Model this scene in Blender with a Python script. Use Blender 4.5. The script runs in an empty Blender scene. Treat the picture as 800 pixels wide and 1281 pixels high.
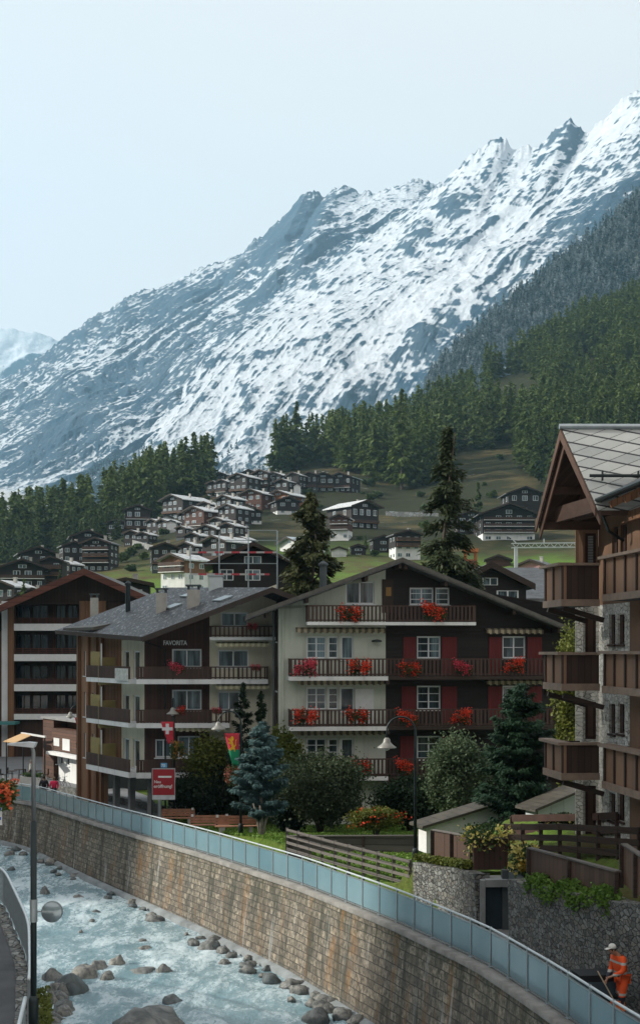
import bpy, math, random
import numpy as np
from mathutils import Vector, Matrix

# ------------------------------------------------------------------ camera, sky, sun, exposure
F, CX, HY, CZ = 1667.0, 400.0, 810.0, 13.0      # focal length in px of an 800 px wide frame, horizon row, eye height
scene = bpy.context.scene
COL = scene.collection
R = math.radians
cam_d = bpy.data.cameras.new('camera'); cam = bpy.data.objects.new('camera', cam_d); COL.objects.link(cam)
cam_d.sensor_fit = 'HORIZONTAL'; cam_d.sensor_width = 24.0; cam_d.lens = 24.0 * F / 800.0
cam_d.shift_y = (HY - 640.5) / 800.0
cam_d.clip_start = 0.5; cam_d.clip_end = 30000
cam.location = (0, 0, CZ); cam.rotation_euler = (R(90), 0, 0)
scene.camera = cam
vs = scene.view_settings
vs.view_transform = 'Standard'; vs.look = 'None'; vs.gamma = 1; vs.use_curve_mapping = False
vs.exposure = 0.92
scene.cycles.use_denoising = True
scene.cycles.max_bounces = 6
scene.cycles.volume_bounces = 1
SUN_ELEV, SUN_AZ = 27.0, -88.0      # azimuth measured from +Y (view direction), negative = to the left
sd = bpy.data.lights.new('sun', 'SUN'); so = bpy.data.objects.new('sun', sd); COL.objects.link(so)
sd.energy = 3.9; sd.angle = R(0.6); sd.color = (1.0, 0.93, 0.82)
dirv = Vector((math.sin(R(SUN_AZ)) * math.cos(R(SUN_ELEV)), math.cos(R(SUN_AZ)) * math.cos(R(SUN_ELEV)), math.sin(R(SUN_ELEV))))
so.rotation_euler = dirv.to_track_quat('Z', 'Y').to_euler()
so.location = (-40, 20, 60)
world = bpy.data.worlds.new('World'); scene.world = world; world.use_nodes = True
wt = world.node_tree; wt.nodes.clear()
def wn(t, **k):
    n = wt.nodes.new(t)
    for a, b in k.items(): setattr(n, a, b)
    return n
sky = wn('ShaderNodeTexSky', sky_type='NISHITA', sun_disc=False, sun_elevation=R(SUN_ELEV), sun_rotation=R(SUN_AZ), altitude=1600, air_density=1.0, dust_density=1.0, ozone_density=1.5)
tc = wn('ShaderNodeTexCoord'); mp = wn('ShaderNodeMapping'); mp.inputs['Scale'].default_value = (1, 1, 2.6)
no = wn('ShaderNodeTexNoise'); no.inputs['Scale'].default_value = 2.4; no.inputs['Detail'].default_value = 5; no.inputs['Roughness'].default_value = .5
sep = wn('ShaderNodeSeparateXYZ')
ma = wn('ShaderNodeMath', operation='MULTIPLY_ADD'); ma.inputs[1].default_value = 1.35; ma.inputs[2].default_value = 0.35   # the cloud veil thickens to the right
ad = wn('ShaderNodeMath', operation='ADD')
rmp = wn('ShaderNodeMapRange'); rmp.inputs['From Min'].default_value = .55; rmp.inputs['From Max'].default_value = 1.1; rmp.inputs['To Min'].default_value = .88; rmp.inputs['To Max'].default_value = .94
mx = wn('ShaderNodeMix', data_type='RGBA'); mx.inputs['B'].default_value = (3.72, 3.46, 3.24, 1)
bg = wn('ShaderNodeBackground'); bg.inputs['Strength'].default_value = 0.15
wo = wn('ShaderNodeOutputWorld')
L = wt.links.new
fb = wn('ShaderNodeMapRange'); fb.inputs['From Min'].default_value = -.25; fb.inputs['From Max'].default_value = .45; fb.inputs['To Min'].default_value = 1.0
fm = wn('ShaderNodeMath', operation='MULTIPLY')      # open blue sky behind the eye, bright cloud veil ahead
wt.links.new(sep.outputs['Y'], fb.inputs['Value']); wt.links.new(fb.outputs[0], fm.inputs[1]); wt.links.new(rmp.outputs[0], fm.inputs[0])
L(tc.outputs['Generated'], mp.inputs['Vector']); L(mp.outputs[0], no.inputs['Vector']); L(tc.outputs['Generated'], sep.inputs[0])
L(sep.outputs['X'], ma.inputs[0]); L(ma.outputs[0], ad.inputs[0]); L(no.outputs['Fac'], ad.inputs[1]); L(ad.outputs[0], rmp.inputs['Value'])
L(fm.outputs[0], mx.inputs['Factor']); L(sky.outputs[0], mx.inputs['A']); L(mx.outputs['Result'], bg.inputs['Color']); L(bg.outputs[0], wo.inputs[0])

# ------------------------------------------------------------------ helpers
def P(px, py, Y):
    return Vector(((px - CX) / F * Y, Y, CZ + (HY - py) / F * Y))
def tag(o, label=None, cat=None, group=None, kind=None):
    if label: o['label'] = label
    if cat: o['category'] = cat
    if group: o['group'] = group
    if kind: o['kind'] = kind
    return o
def empty(name, loc=(0, 0, 0), rz=0.0, parent=None):
    o = bpy.data.objects.new(name, None); COL.objects.link(o)
    o.location = loc; o.rotation_euler = (0, 0, rz); o.empty_display_size = .3
    if parent: o.parent = parent
    return o
def thing(name, label, cat, loc=(0, 0, 0), rz=0.0, group=None):
    return tag(empty(name, loc, rz), label, cat, group)
class MB:
    def __init__(s): s.v = []; s.f = []
    def add(s, vs, fs):
        o = len(s.v); s.v += [tuple(v) for v in vs]; s.f += [tuple(i + o for i in f) for f in fs]; return s
    def box(s, x0, x1, y0, y1, z0, z1):
        if x0 > x1: x0, x1 = x1, x0
        if y0 > y1: y0, y1 = y1, y0
        if z0 > z1: z0, z1 = z1, z0
        return s.add([(x0,y0,z0),(x1,y0,z0),(x1,y1,z0),(x0,y1,z0),(x0,y0,z1),(x1,y0,z1),(x1,y1,z1),(x0,y1,z1)],
                     [(0,3,2,1),(4,5,6,7),(0,1,5,4),(1,2,6,5),(2,3,7,6),(3,0,4,7)])
    def beam(s, a, b, w, h, up=(0, 0, 1)):
        a = Vector(a); b = Vector(b); d = (b - a).normalized(); u = Vector(up)
        r = d.cross(u)
        if r.length < 1e-4: r = Vector((1, 0, 0))
        r.normalize(); u = r.cross(d).normalized(); r = r * w / 2; u = u * h / 2
        vs = [a - r - u, a + r - u, a + r + u, a - r + u, b - r - u, b + r - u, b + r + u, b - r + u]
        return s.add(vs, [(0,3,2,1),(4,5,6,7),(0,1,5,4),(1,2,6,5),(2,3,7,6),(3,0,4,7)][::1])
    def tube(s, pts, r, n=8, cap=True):
        pts = [Vector(p) for p in pts]; rs = r if isinstance(r, (list, tuple)) else [r] * len(pts)
        vs = []; fs = []; prev = None
        for i, p in enumerate(pts):
            d = (pts[min(i + 1, len(pts) - 1)] - pts[max(i - 1, 0)]).normalized()
            if prev is None: u = d.orthogonal().normalized()
            else:
                u = prev - d * prev.dot(d)
                u = u.normalized() if u.length > 1e-5 else d.orthogonal().normalized()
            prev = u; w = d.cross(u)
            for k in range(n):
                a = 2 * math.pi * k / n; vs.append(p + (u * math.cos(a) + w * math.sin(a)) * rs[i])
        for i in range(len(pts) - 1):
            for k in range(n):
                fs.append((i*n + k, i*n + (k+1) % n, (i+1)*n + (k+1) % n, (i+1)*n + k))
        if cap: fs += [tuple(range(n))[::-1], tuple((len(pts)-1)*n + k for k in range(n))]
        return s.add(vs, fs)
    def lathe(s, c, prof, n=12):
        c = Vector(c); vs = []; fs = []
        for (r, z) in prof:
            for k in range(n):
                a = 2*math.pi*k/n; vs.append((c.x + r*math.cos(a), c.y + r*math.sin(a), c.z + z))
        m = len(prof)
        for i in range(m - 1):
            for k in range(n): fs.append((i*n+k, i*n+(k+1) % n, (i+1)*n+(k+1) % n, (i+1)*n+k))
        fs += [tuple(range(n))[::-1], tuple((m-1)*n+k for k in range(n))]
        return s.add(vs, fs)
    def extr(s, poly, d):
        n = len(poly); d = Vector(d); a = [Vector(p) for p in poly]; b = [p + d for p in a]
        fs = [tuple(range(n)), tuple(range(n, 2*n))[::-1]] + [(i, n+i, n+(i+1) % n, (i+1) % n)[::1] for i in range(n)]
        return s.add(a + b, fs)
    def build(s, name, m, parent=None, smooth=False, loc=None, rz=None):
        me = bpy.data.meshes.new(name); me.from_pydata(s.v, [], s.f); me.update()
        import bmesh
        bm = bmesh.new(); bm.from_mesh(me); bmesh.ops.recalc_face_normals(bm, faces=bm.faces); bm.to_mesh(me); bm.free()
        return mesh_obj(name, me, m, parent, smooth, loc, rz)
def mesh_obj(name, me, m, parent=None, smooth=False, loc=None, rz=None):
    o = bpy.data.objects.new(name, me); COL.objects.link(o)
    if m: me.materials.append(m)
    if smooth: me.polygons.foreach_set('use_smooth', [True] * len(me.polygons))
    if parent: o.parent = parent
    if loc is not None: o.location = loc
    if rz is not None: o.rotation_euler = (0, 0, rz)
    return o
def np_mesh(name, verts, faces):
    """verts (n,3), faces (m,k) with k corners each"""
    me = bpy.data.meshes.new(name); verts = np.asarray(verts, dtype=np.float32); faces = np.asarray(faces, dtype=np.int32)
    me.vertices.add(len(verts)); me.vertices.foreach_set('co', verts.ravel())
    k = faces.shape[1]; me.loops.add(faces.size); me.loops.foreach_set('vertex_index', faces.ravel())
    me.polygons.add(len(faces)); me.polygons.foreach_set('loop_start', np.arange(len(faces), dtype=np.int32) * k)
    me.update(calc_edges=True); me.validate(); return me
def grid_mesh(name, X, Y, Z):
    r, c = X.shape; idx = np.arange(r * c).reshape(r, c)
    f = np.stack([idx[:-1, :-1], idx[:-1, 1:], idx[1:, 1:], idx[1:, :-1]], -1).reshape(-1, 4)
    return np_mesh(name, np.stack([X, Y, Z], -1).reshape(-1, 3), f)
def copy_tree(o, parent=None):
    c = o.copy(); COL.objects.link(c); c.parent = parent
    for ch in o.children: copy_tree(ch, c)
    return c
# value noise in numpy
def _h(ix, iy, seed):
    n = (ix.astype(np.int64) * 374761393 + iy.astype(np.int64) * 668265263 + seed * 1442695041) & 0x7fffffff
    n = ((n ^ (n >> 13)) * 1274126177) & 0x7fffffff
    return ((n ^ (n >> 16)) & 0xffffff) / float(0xffffff)
def vnoise(x, y, seed=0):
    ix = np.floor(x); iy = np.floor(y); fx = x - ix; fy = y - iy
    fx = fx*fx*fx*(fx*(fx*6-15)+10); fy = fy*fy*fy*(fy*(fy*6-15)+10)
    a = _h(ix, iy, seed); b = _h(ix+1, iy, seed); c = _h(ix, iy+1, seed); d = _h(ix+1, iy+1, seed)
    return (a*(1-fx)+b*fx)*(1-fy) + (c*(1-fx)+d*fx)*fy
def fbm(x, y, oc=5, seed=0, gain=.5, ridged=False):
    t = 0; a = 1; s = 0
    for i in range(oc):
        n = vnoise(x * 2**i + 17.3*i, y * 2**i - 9.1*i, seed + i)
        if ridged: n = 1 - abs(2*n - 1)
        t = t + a*n; s += a; a *= gain
    return t / s
# ------------------------------------------------------------------ materials (all procedural)
class NT:
    def __init__(s, name):
        s.m = bpy.data.materials.new(name); s.m.use_nodes = True; s.t = s.m.node_tree; s.t.nodes.clear()
        s.out = s.t.nodes.new('ShaderNodeOutputMaterial')
    def n(s, typ, _in=None, **k):
        nd = s.t.nodes.new('ShaderNode' + typ)
        for a, b in k.items(): setattr(nd, a, b)
        for a, b in (_in or {}).items():
            if isinstance(b, bpy.types.NodeSocket): s.t.links.new(b, nd.inputs[a])
            else: nd.inputs[a].default_value = b
        return nd
    def math(s, op, a, b=0.0, c=0.0):
        nd = s.t.nodes.new('ShaderNodeMath'); nd.operation = op
        for i, v in enumerate((a, b, c)):
            if isinstance(v, bpy.types.NodeSocket): s.t.links.new(v, nd.inputs[i])
            else: nd.inputs[i].default_value = v
        return nd.outputs[0]
    def mix(s, fac, a, b):
        nd = s.t.nodes.new('ShaderNodeMix'); nd.data_type = 'RGBA'
        for key, v in (('Factor', fac), ('A', a), ('B', b)):
            if isinstance(v, bpy.types.NodeSocket): s.t.links.new(v, nd.inputs[key])
            else: nd.inputs[key].default_value = c4(v) if key != 'Factor' else v
        return nd.outputs['Result']
    def rng(s, v, a, b, c=0.0, d=1.0):
        return s.n('MapRange', {'Value': v, 'From Min': a, 'From Max': b, 'To Min': c, 'To Max': d}).outputs[0]
    def obj(s): return s.n('TexCoord').outputs['Object']
    def noise(s, vec, sc, det=4, ro=.55, out='Fac', **k):
        return s.n('TexNoise', {'Vector': vec, 'Scale': sc, 'Detail': det, 'Roughness': ro, **k}).outputs[out]
    def mapv(s, vec, scale=(1, 1, 1), rot=(0, 0, 0)):
        return s.n('Mapping', {'Vector': vec, 'Scale': scale, 'Rotation': rot}).outputs[0]
    def bsdf(s, col, rough=.8, metal=0.0, bump=None, bd=.02, bs=.6, **k):
        i = {'Base Color': col if isinstance(col, bpy.types.NodeSocket) else c4(col), 'Roughness': rough, 'Metallic': metal}
        i.update(k)
        if bump is not None:
            i['Normal'] = s.n('Bump', {'Height': bump, 'Distance': bd, 'Strength': bs}).outputs[0]
        b = s.n('BsdfPrincipled', i); s.t.links.new(b.outputs[0], s.out.inputs['Surface']); return b
def c4(c): return (c[0], c[1], c[2], 1.0) if not isinstance(c, float) else (c, c, c, 1.0)
def mulc(c, k): return tuple(min(1, x * k) for x in c[:3])
def m_plain(name, col, rough=.8, var=.25, sc=2.0, bump=.15, metal=0.0, bsc=None, **k):
    t = NT(name); o = t.obj(); a = t.noise(o, sc, 6, .62)
    c = t.mix(t.rng(a, .3, .7), mulc(col, 1 - var), mulc(col, 1 + var))
    h = t.noise(o, bsc or sc * 6, 5, .6)
    t.bsdf(c, rough, metal, h, .03, bump, **k); return t.m
def m_plaster(name, col):
    t = NT(name); o = t.obj(); a = t.noise(o, .5, 5, .6); b = t.noise(t.mapv(o, (3.2, 3.2, .22)), 1.0, 5, .65); g = t.noise(o, 9, 5, .7)
    c = t.mix(t.rng(a, .3, .7), mulc(col, .86), mulc(col, 1.1)); c = t.mix(t.math('MULTIPLY', t.rng(b, .52, .72), .45), c, mulc(col, .55)); c = t.mix(t.math('MULTIPLY', t.rng(g, .55, .8), .25), c, mulc(col, .7))
    t.bsdf(c, .92, 0, g, .02, .35); return t.m
def m_board(name, col, width=.16, axis='v', rough=.72, var=.35, gap=.12, both=True):
    """timber boards: axis 'v' = vertical boards, 'h' = horizontal ones; every board its own tone, weathered grain"""
    t = NT(name); o = t.obj(); s = t.n('SeparateXYZ', {0: o})
    if axis == 'v': u = t.math('ADD', s.outputs[0], s.outputs[1] if both else 0.0); g = (9, 9, 1.2)
    else: u = s.outputs[2]; g = (1.2, 1.2, 9)
    q = t.math('DIVIDE', u, width); fl = t.math('FLOOR', q); fr = t.math('SUBTRACT', q, fl)
    wn_ = t.n('TexWhiteNoise', {'W': fl}, noise_dimensions='1D').outputs['Value']
    gr = t.noise(t.mapv(o, g), 3, 5, .65)
    big = t.noise(o, .5, 3)
    v = t.math('ADD', t.math('MULTIPLY', wn_, .45), t.math('ADD', t.math('MULTIPLY', gr, .5), t.math('MULTIPLY', big, .35)))
    c = t.mix(t.rng(v, .3, 1.0), mulc(col, 1 - var), mulc(col, 1 + var))
    e = t.math('LESS_THAN', fr, gap)
    c = t.mix(t.math('MULTIPLY', e, .75), c, mulc(col, .25))
    t.bsdf(c, rough, 0, t.math('SUBTRACT', t.math('MULTIPLY', gr, .3), e), .02, .7); return t.m
def m_shingle(name, col, w=.5, h=.12, var=.35, rough=.6, metal=0.0, speck=0.0):
    """roof covering; courses follow the height, tiles follow the plan"""
    t = NT(name); o = t.obj(); s = t.n('SeparateXYZ', {0: o})
    u = t.math('ADD', s.outputs[0], t.math('MULTIPLY', s.outputs[1], 1.0))
    v = t.n('CombineXYZ', {0: t.math('MULTIPLY', s.outputs[1], 1.0), 1: s.outputs[2], 2: 0.0})
    b = t.n('TexBrick', {'Vector': v.outputs[0], 'Color1': c4(mulc(col, 1 - var)), 'Color2': c4(mulc(col, 1 + var)), 'Mortar': c4(mulc(col, .35)),
                         'Scale': 1.0, 'Mortar Size': h * .09, 'Brick Width': w, 'Row Height': h})
    n = t.noise(o, 1.1, 6, .7); c = t.mix(t.rng(n, .35, .72), b.outputs['Color'], mulc(col, 1.7))
    if speck:
        c = t.mix(t.math('MULTIPLY', t.rng(t.noise(t.mapv(o, (1, .3, 1)), 5, 7, .8), .52, .62), speck), c, (.5, .53, .56))
    t.bsdf(c, rough, metal, t.math('SUBTRACT', t.math('MULTIPLY', n, .5), b.outputs['Fac']), .02, .5); return t.m
def m_stone(name, col, sc=3.0, mortar=(.05, .05, .05), var=.5, stretch=(1, 1, 1.35), edge=.07, warm=(.30, .26, .2)):
    t = NT(name); o = t.obj(); d = t.n('Mapping', {'Vector': o, 'Scale': stretch}).outputs[0]
    wob = t.n('VectorMath', {0: t.noise(o, 2.5, 3, .5, 'Color'), 'Scale': .22}, operation='SCALE').outputs[0]
    d = t.n('VectorMath', {0: d, 1: wob}, operation='ADD').outputs[0]
    a = t.n('TexVoronoi', {'Vector': d, 'Scale': sc, 'Randomness': .9}); e = t.n('TexVoronoi', {'Vector': d, 'Scale': sc, 'Randomness': .9}, feature='DISTANCE_TO_EDGE')
    s = t.n('SeparateColor', {0: a.outputs['Color']})
    c = t.mix(s.outputs[0], mulc(col, 1 - var), mulc(col, 1 + var * 1.5)); c = t.mix(t.math('MULTIPLY', t.math('GREATER_THAN', s.outputs[1], .7), .5), c, warm)
    c = t.mix(t.rng(t.noise(o, 14, 5, .7), .3, .75), mulc(col, .72), c)
    ed = t.rng(e.outputs['Distance'], 0, edge)
    c = t.mix(ed, mortar, c)
    h = t.math('ADD', t.math('MULTIPLY', ed, t.math('ADD', t.math('MULTIPLY', s.outputs[2], .6), .6)), t.math('MULTIPLY', t.noise(o, 22, 4), .25))
    t.bsdf(c, .85, 0, h, .06, .9); return t.m
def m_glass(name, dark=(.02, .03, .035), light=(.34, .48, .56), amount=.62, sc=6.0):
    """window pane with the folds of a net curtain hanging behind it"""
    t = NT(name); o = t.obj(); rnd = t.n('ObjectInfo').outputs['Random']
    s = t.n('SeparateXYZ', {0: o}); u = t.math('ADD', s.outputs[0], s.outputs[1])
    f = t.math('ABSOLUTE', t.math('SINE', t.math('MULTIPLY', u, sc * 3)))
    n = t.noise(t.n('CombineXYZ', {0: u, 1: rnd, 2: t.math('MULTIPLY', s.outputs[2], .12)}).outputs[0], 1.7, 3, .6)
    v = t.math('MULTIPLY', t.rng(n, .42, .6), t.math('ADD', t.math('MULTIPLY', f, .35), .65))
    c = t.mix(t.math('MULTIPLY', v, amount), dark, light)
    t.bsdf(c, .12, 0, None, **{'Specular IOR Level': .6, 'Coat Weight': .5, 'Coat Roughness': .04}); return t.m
def m_foliage(name, c1, c2, sc=.8, rough=.6, trans=.25, snow=0.0):
    t = NT(name); o = t.obj(); rnd = t.n('ObjectInfo').outputs['Random']
    n = t.noise(o, sc, 4, .6); g = t.n('TexWhiteNoise', {'Vector': t.n('VectorMath', {0: o, 1: (sc * 3,) * 3}, operation='MULTIPLY').outputs[0]}).outputs['Value']
    f = t.math('ADD', t.math('MULTIPLY', n, .75), t.math('ADD', t.math('MULTIPLY', g, .12), t.math('MULTIPLY', rnd, .3)))
    c = t.mix(t.rng(f, .3, .9), c1, c2)
    if snow:
        g = t.n('SeparateXYZ', {0: t.n('NewGeometry').outputs['Normal']}).outputs[2]
        c = t.mix(t.math('MULTIPLY', t.rng(t.noise(o, .09, 4, .7), .4, .62), snow), c, (.55, .62, .66))
    b = t.n('BsdfPrincipled', {'Base Color': c, 'Roughness': rough, 'Specular IOR Level': .25})
    tr = t.n('BsdfTranslucent', {'Color': c}); m = t.n('MixShader', {0: trans, 1: b.outputs[0], 2: tr.outputs[0]})
    t.t.links.new(m.outputs[0], t.out.inputs['Surface']); return t.m
MT = {}
MT['white'] = m_plain('white_paint', (.70, .72, .72), .5, .08, 3, .05)
MT['metal_white'] = m_plain('white_metal', (.55, .6, .62), .4, .08, 3, .03, .3)
MT['frame_white'] = m_plain('window_frame_paint', (.72, .76, .78), .5, .06)
MT['cream'] = m_plaster('cream_plaster', (.56, .60, .52))
MT['cream2'] = m_plaster('ivory_plaster', (.62, .60, .48))
MT['plaster'] = m_plaster('white_plaster', (.72, .74, .74))
MT['wood_dark'] = m_board('dark_timber', (.035, .021, .015), .18, 'h')
MT['wood_black'] = m_board('tarred_timber', (.014, .010, .009), .18, 'h')
MT['wood_brown'] = m_board('brown_timber', (.20, .10, .05), .17, 'v')
MT['wood_rail'] = m_board('railing_timber', (.055, .03, .022), .14, 'v', gap=.05)
MT['wood_grey'] = m_board('weathered_timber', (.12, .11, .10), .2, 'h')
MT['wood_warm'] = m_board('warm_timber', (.24, .14, .085), .9, 'v', gap=.02)
MT['wood_red'] = m_board('red_brown_timber', (.08, .028, .018), .2, 'h')
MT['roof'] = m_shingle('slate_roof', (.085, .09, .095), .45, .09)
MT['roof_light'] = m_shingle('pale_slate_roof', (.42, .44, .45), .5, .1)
MT['roof_speck'] = m_shingle('glinting_slate_roof', (.030, .035, .040), .4, .06, speck=.45)  # pale specks: glints of light put into the slate colour
MT['roof_dark'] = m_shingle('dark_roof', (.04, .045, .05), .5, .08)
MT['roof_brown'] = m_shingle('brown_roof', (.055, .05, .04), .5, .1)
MT['glass'] = m_glass('window_glass')
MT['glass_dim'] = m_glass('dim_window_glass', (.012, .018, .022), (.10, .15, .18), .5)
MT['concrete'] = m_plain('concrete', (.24, .25, .25), .9, .2, 1.2, .3, bsc=12)
MT['concrete_dark'] = m_plain('dark_concrete', (.07, .085, .09), .85, .25, 1.2, .3, bsc=12)
MT['asphalt'] = m_plain('asphalt', (.06, .066, .072), .9, .22, .5, .35, bsc=40)
MT['asphalt_path'] = m_plain('path_asphalt', (.16, .17, .18), .9, .16, .5, .3, bsc=40)
MT['iron'] = m_plain('dark_iron', (.02, .03, .032), .45, .2, 3, .1, .5)
MT['galv'] = m_plain('galvanised_steel', (.35, .4, .42), .4, .12, 4, .05, .7)
MT['chimney'] = m_plain('chimney_render', (.38, .37, .34), .9, .15, 2, .3)
MT['rubble'] = m_stone('rubble_stone', (.17, .18, .17), 4.6, (.025, .025, .025), .8, (1, 1, 1.7), .09)
MT['pale_stone'] = m_stone('pale_stone', (.74, .75, .70), 4.2, (.22, .22, .21), .25, (1, 1, 1.8), .05, (.42, .38, .3))
# ------------------------------------------------------------------ ground levels (heights relative to the eye unless said otherwise)
RAIL = [(20, 8.6), (24, 7.6), (28.6, 6.6), (32.9, 5.9), (38.3, 4.8), (44.6, 2.68), (52.8, -.63), (62, -5.2), (74.5, -12.0), (86.7, -18.3), (92, -22.5), (98, -30), (104, -45), (108, -80)]
LEFT = [(14, -4.6), (20, -4.75), (23.9, -5.4), (27.4, -5.95), (33, -7.2), (40.6, -9.6), (46, -12.5), (50, -16), (54, -22), (60, -36), (80, -60), (110, -90)]
def smooth_curve(pts, ys):
    """Catmull-like smoothing of X over Y"""
    a = np.array(pts, float); y = np.linspace(a[0, 0], a[-1, 0], 600); x = np.interp(y, a[:, 0], a[:, 1])
    k = np.hanning(31); k /= k.sum(); xp = np.pad(x, 15, mode='reflect', reflect_type='odd'); x = np.convolve(xp, k, 'valid')
    return np.interp(ys, y, x)
def railX(Y): return smooth_curve(RAIL, Y)
def leftX(Y): return smooth_curve(LEFT, Y)
def pathZ(Y): return CZ - 8.95 - 0.0215 * (np.asarray(Y, float) - 28)
def waterZ(Y): return CZ - 12.62 - 0.0062 * np.asarray(Y, float)
LEFTZ = CZ - 7.9
WALL = [(24, 10.4), (28, 9.3), (32.8, 7.9), (36.2, 6.95), (41.2, 5.85)]      # rubble wall beside the path, right of the doorway
WALL2 = [(44.6, 5.35), (46.5, 4.55), (49, 3.45)]
def wallX(Y): return np.interp(Y, [24, 28, 32.8, 36.2, 41.2, 46.5, 49], [10.4, 9.3, 7.9, 6.95, 5.85, 4.55, 3.45])
def wallTop(Y): return CZ + np.interp(Y, [28, 34, 41, 44.6, 49], [-5.9, -6.45, -7.15, -7.55, -7.9])
# far terrain: row of the picture in which the ground lies, for a fan of directions
COLS = [-500, -200, 0, 100, 200, 300, 400, 500, 600, 700, 800, 1000, 1400]
def _prof(u):
    T = {
     -500: [(100,990),(250,850),(400,775),(700,745),(1000,740)],
     -200: [(100,990),(250,850),(350,780),(500,745),(700,720)],
     0:   [(100,985),(180,890),(260,812),(330,752),(500,718),(700,694)],
     100: [(100,985),(180,890),(260,800),(330,742),(400,712),(550,690),(700,670)],
     200: [(100,985),(170,890),(240,790),(300,742),(370,712),(450,684),(550,655),(700,625)],
     300: [(100,985),(170,885),(240,790),(300,745),(370,708),(450,665),(550,628),(650,606),(750,590)],
     400: [(100,985),(170,880),(240,790),(300,740),(400,690),(500,650),(600,612),(700,588),(820,566)],
     500: [(100,985),(170,880),(240,790),(300,740),(400,692),(500,650),(600,618),(700,588),(900,545)],
     600: [(100,985),(170,880),(240,800),(300,742),(400,694),(500,650),(600,606),(700,570),(900,505),(1000,476)],
     700: [(100,985),(170,880),(240,800),(300,742),(400,690),(500,643),(600,595),(700,555),(900,470),(1100,420)],
     800: [(100,985),(170,880),(240,800),(300,738),(400,684),(500,632),(600,580),(700,532),(900,442),(1150,385)],
     1000:[(100,985),(170,880),(240,790),(300,720),(500,600),(700,480),(900,390),(1200,310)],
     1400:[(100,980),(170,850),(300,660),(500,500),(700,380),(900,290),(1200,210)],
    }[u]
    Y = np.array([t[0] for t in T], float); z = (HY - np.array([t[1] for t in T], float)) / F * Y
    return Y, z, Y[-1], z[-1]
YS = np.concatenate([np.arange(16, 112, .8), np.arange(112, 320, 4), np.arange(320, 1900, 14)])
US = np.arange(-500, 1401, 10.0)
def _far_table():
    tab = []
    for u in COLS:
        Y, z, yc, zc = _prof(u); zz = np.interp(YS, Y, z)
        zz = np.where(YS > yc, zc - (YS - yc) * .42, zz); tab.append(zz)
    tab = np.array(tab); out = np.array([np.interp(US, COLS, tab[:, j]) for j in range(len(YS))])      # rows: Y, cols: u
    k = np.hanning(9); k /= k.sum(); p = np.pad(out, ((0, 0), (4, 4)), mode='edge')
    out = np.apply_along_axis(lambda r: np.convolve(r, k, 'valid'), 1, p)
    k = np.hanning(5)[1:-1]; k /= k.sum(); p = np.pad(out, ((1, 1), (0, 0)), mode='edge')
    far = YS > 300
    o2 = np.apply_along_axis(lambda r: np.convolve(r, k, 'valid'), 0, p); out[far] = o2[far]
    return out
FAR = _far_table()
def near_z(X, Y):
    """absolute height of the ground within 112 m"""
    X = np.asarray(X, float); Y = np.asarray(Y, float)
    rx = railX(Y); lx = leftX(Y); d = X - rx
    z = pathZ(Y) - .12
    door = (Y > 40.9) & (Y < 45.0)
    z = z + np.where(Y > 49, np.clip((X - wallX(49) + .0) / 9 + np.clip((58 - Y) / 9, 0, 1) * np.clip((X + 2) / 5.5, 0, 1), 0, 1) * .95 * np.clip((66 - Y) / 8, 0, 1), 0)
    lw = (CZ - 9.02 - z) * np.clip((Y - 48.5) / .5, 0, 1) * np.clip((72 - Y) / 9, 0, 1) * np.clip((d - 2.45) / .35, 0, 1) * (X < 8); z = z + np.maximum(lw, 0)
    wx = wallX(Y); top = wallTop(Y) - .08; tgt = CZ - 6.25
    bz = top + (tgt - top) * np.clip((X - wx - 1.8) / 1.5, 0, 1)
    m = (Y < 49) & (X > wx + np.where(door, 1.6, .35)); z = np.where(m, bz, z)
    t = np.clip((Y - 49) / 5, 0, 1); m2 = (Y >= 49) & (Y < 54) & (X > 3.3)
    z49 = CZ - 7.98 + (tgt - CZ + 7.98) * np.clip((X - 5.2) / 2, 0, 1)
    z = np.where(m2, z49 * (1 - t) + z * t, z)
    z = np.where(d < .75, waterZ(Y) - 1.2, z)
    z = np.where((X < lx - .6) & (Y < 82), LEFTZ - .06, z)
    return z
def ground_z(X, Y):
    X = float(X); Y = float(Y)
    if Y < 96: return float(near_z(X, Y))
    u = CX + X / Y * F
    j = np.interp(Y, YS, np.arange(len(YS))); i = np.interp(u, US, np.arange(len(US)))
    j0 = int(min(j, len(YS) - 2)); i0 = int(min(i, len(US) - 2)); fj = j - j0; fi = i - i0
    a = FAR[j0, i0] * (1 - fi) + FAR[j0, i0+1] * fi; b = FAR[j0+1, i0] * (1 - fi) + FAR[j0+1, i0+1] * fi
    return CZ + a * (1 - fj) + b * fj
def on_ground(px, py, ymin=150, ymax=1150):
    """the point of the hillside that shows at (px, py)"""
    best = None
    for Y in np.arange(ymin, ymax, 4.0):
        X = (px - CX) / F * Y; r = HY - (ground_z(X, Y) - CZ) / Y * F
        if r <= py: best = Y; break
    if best is None: best = ymax
    X = (px - CX) / F * best
    return Vector((X, best, ground_z(X, best)))

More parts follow.
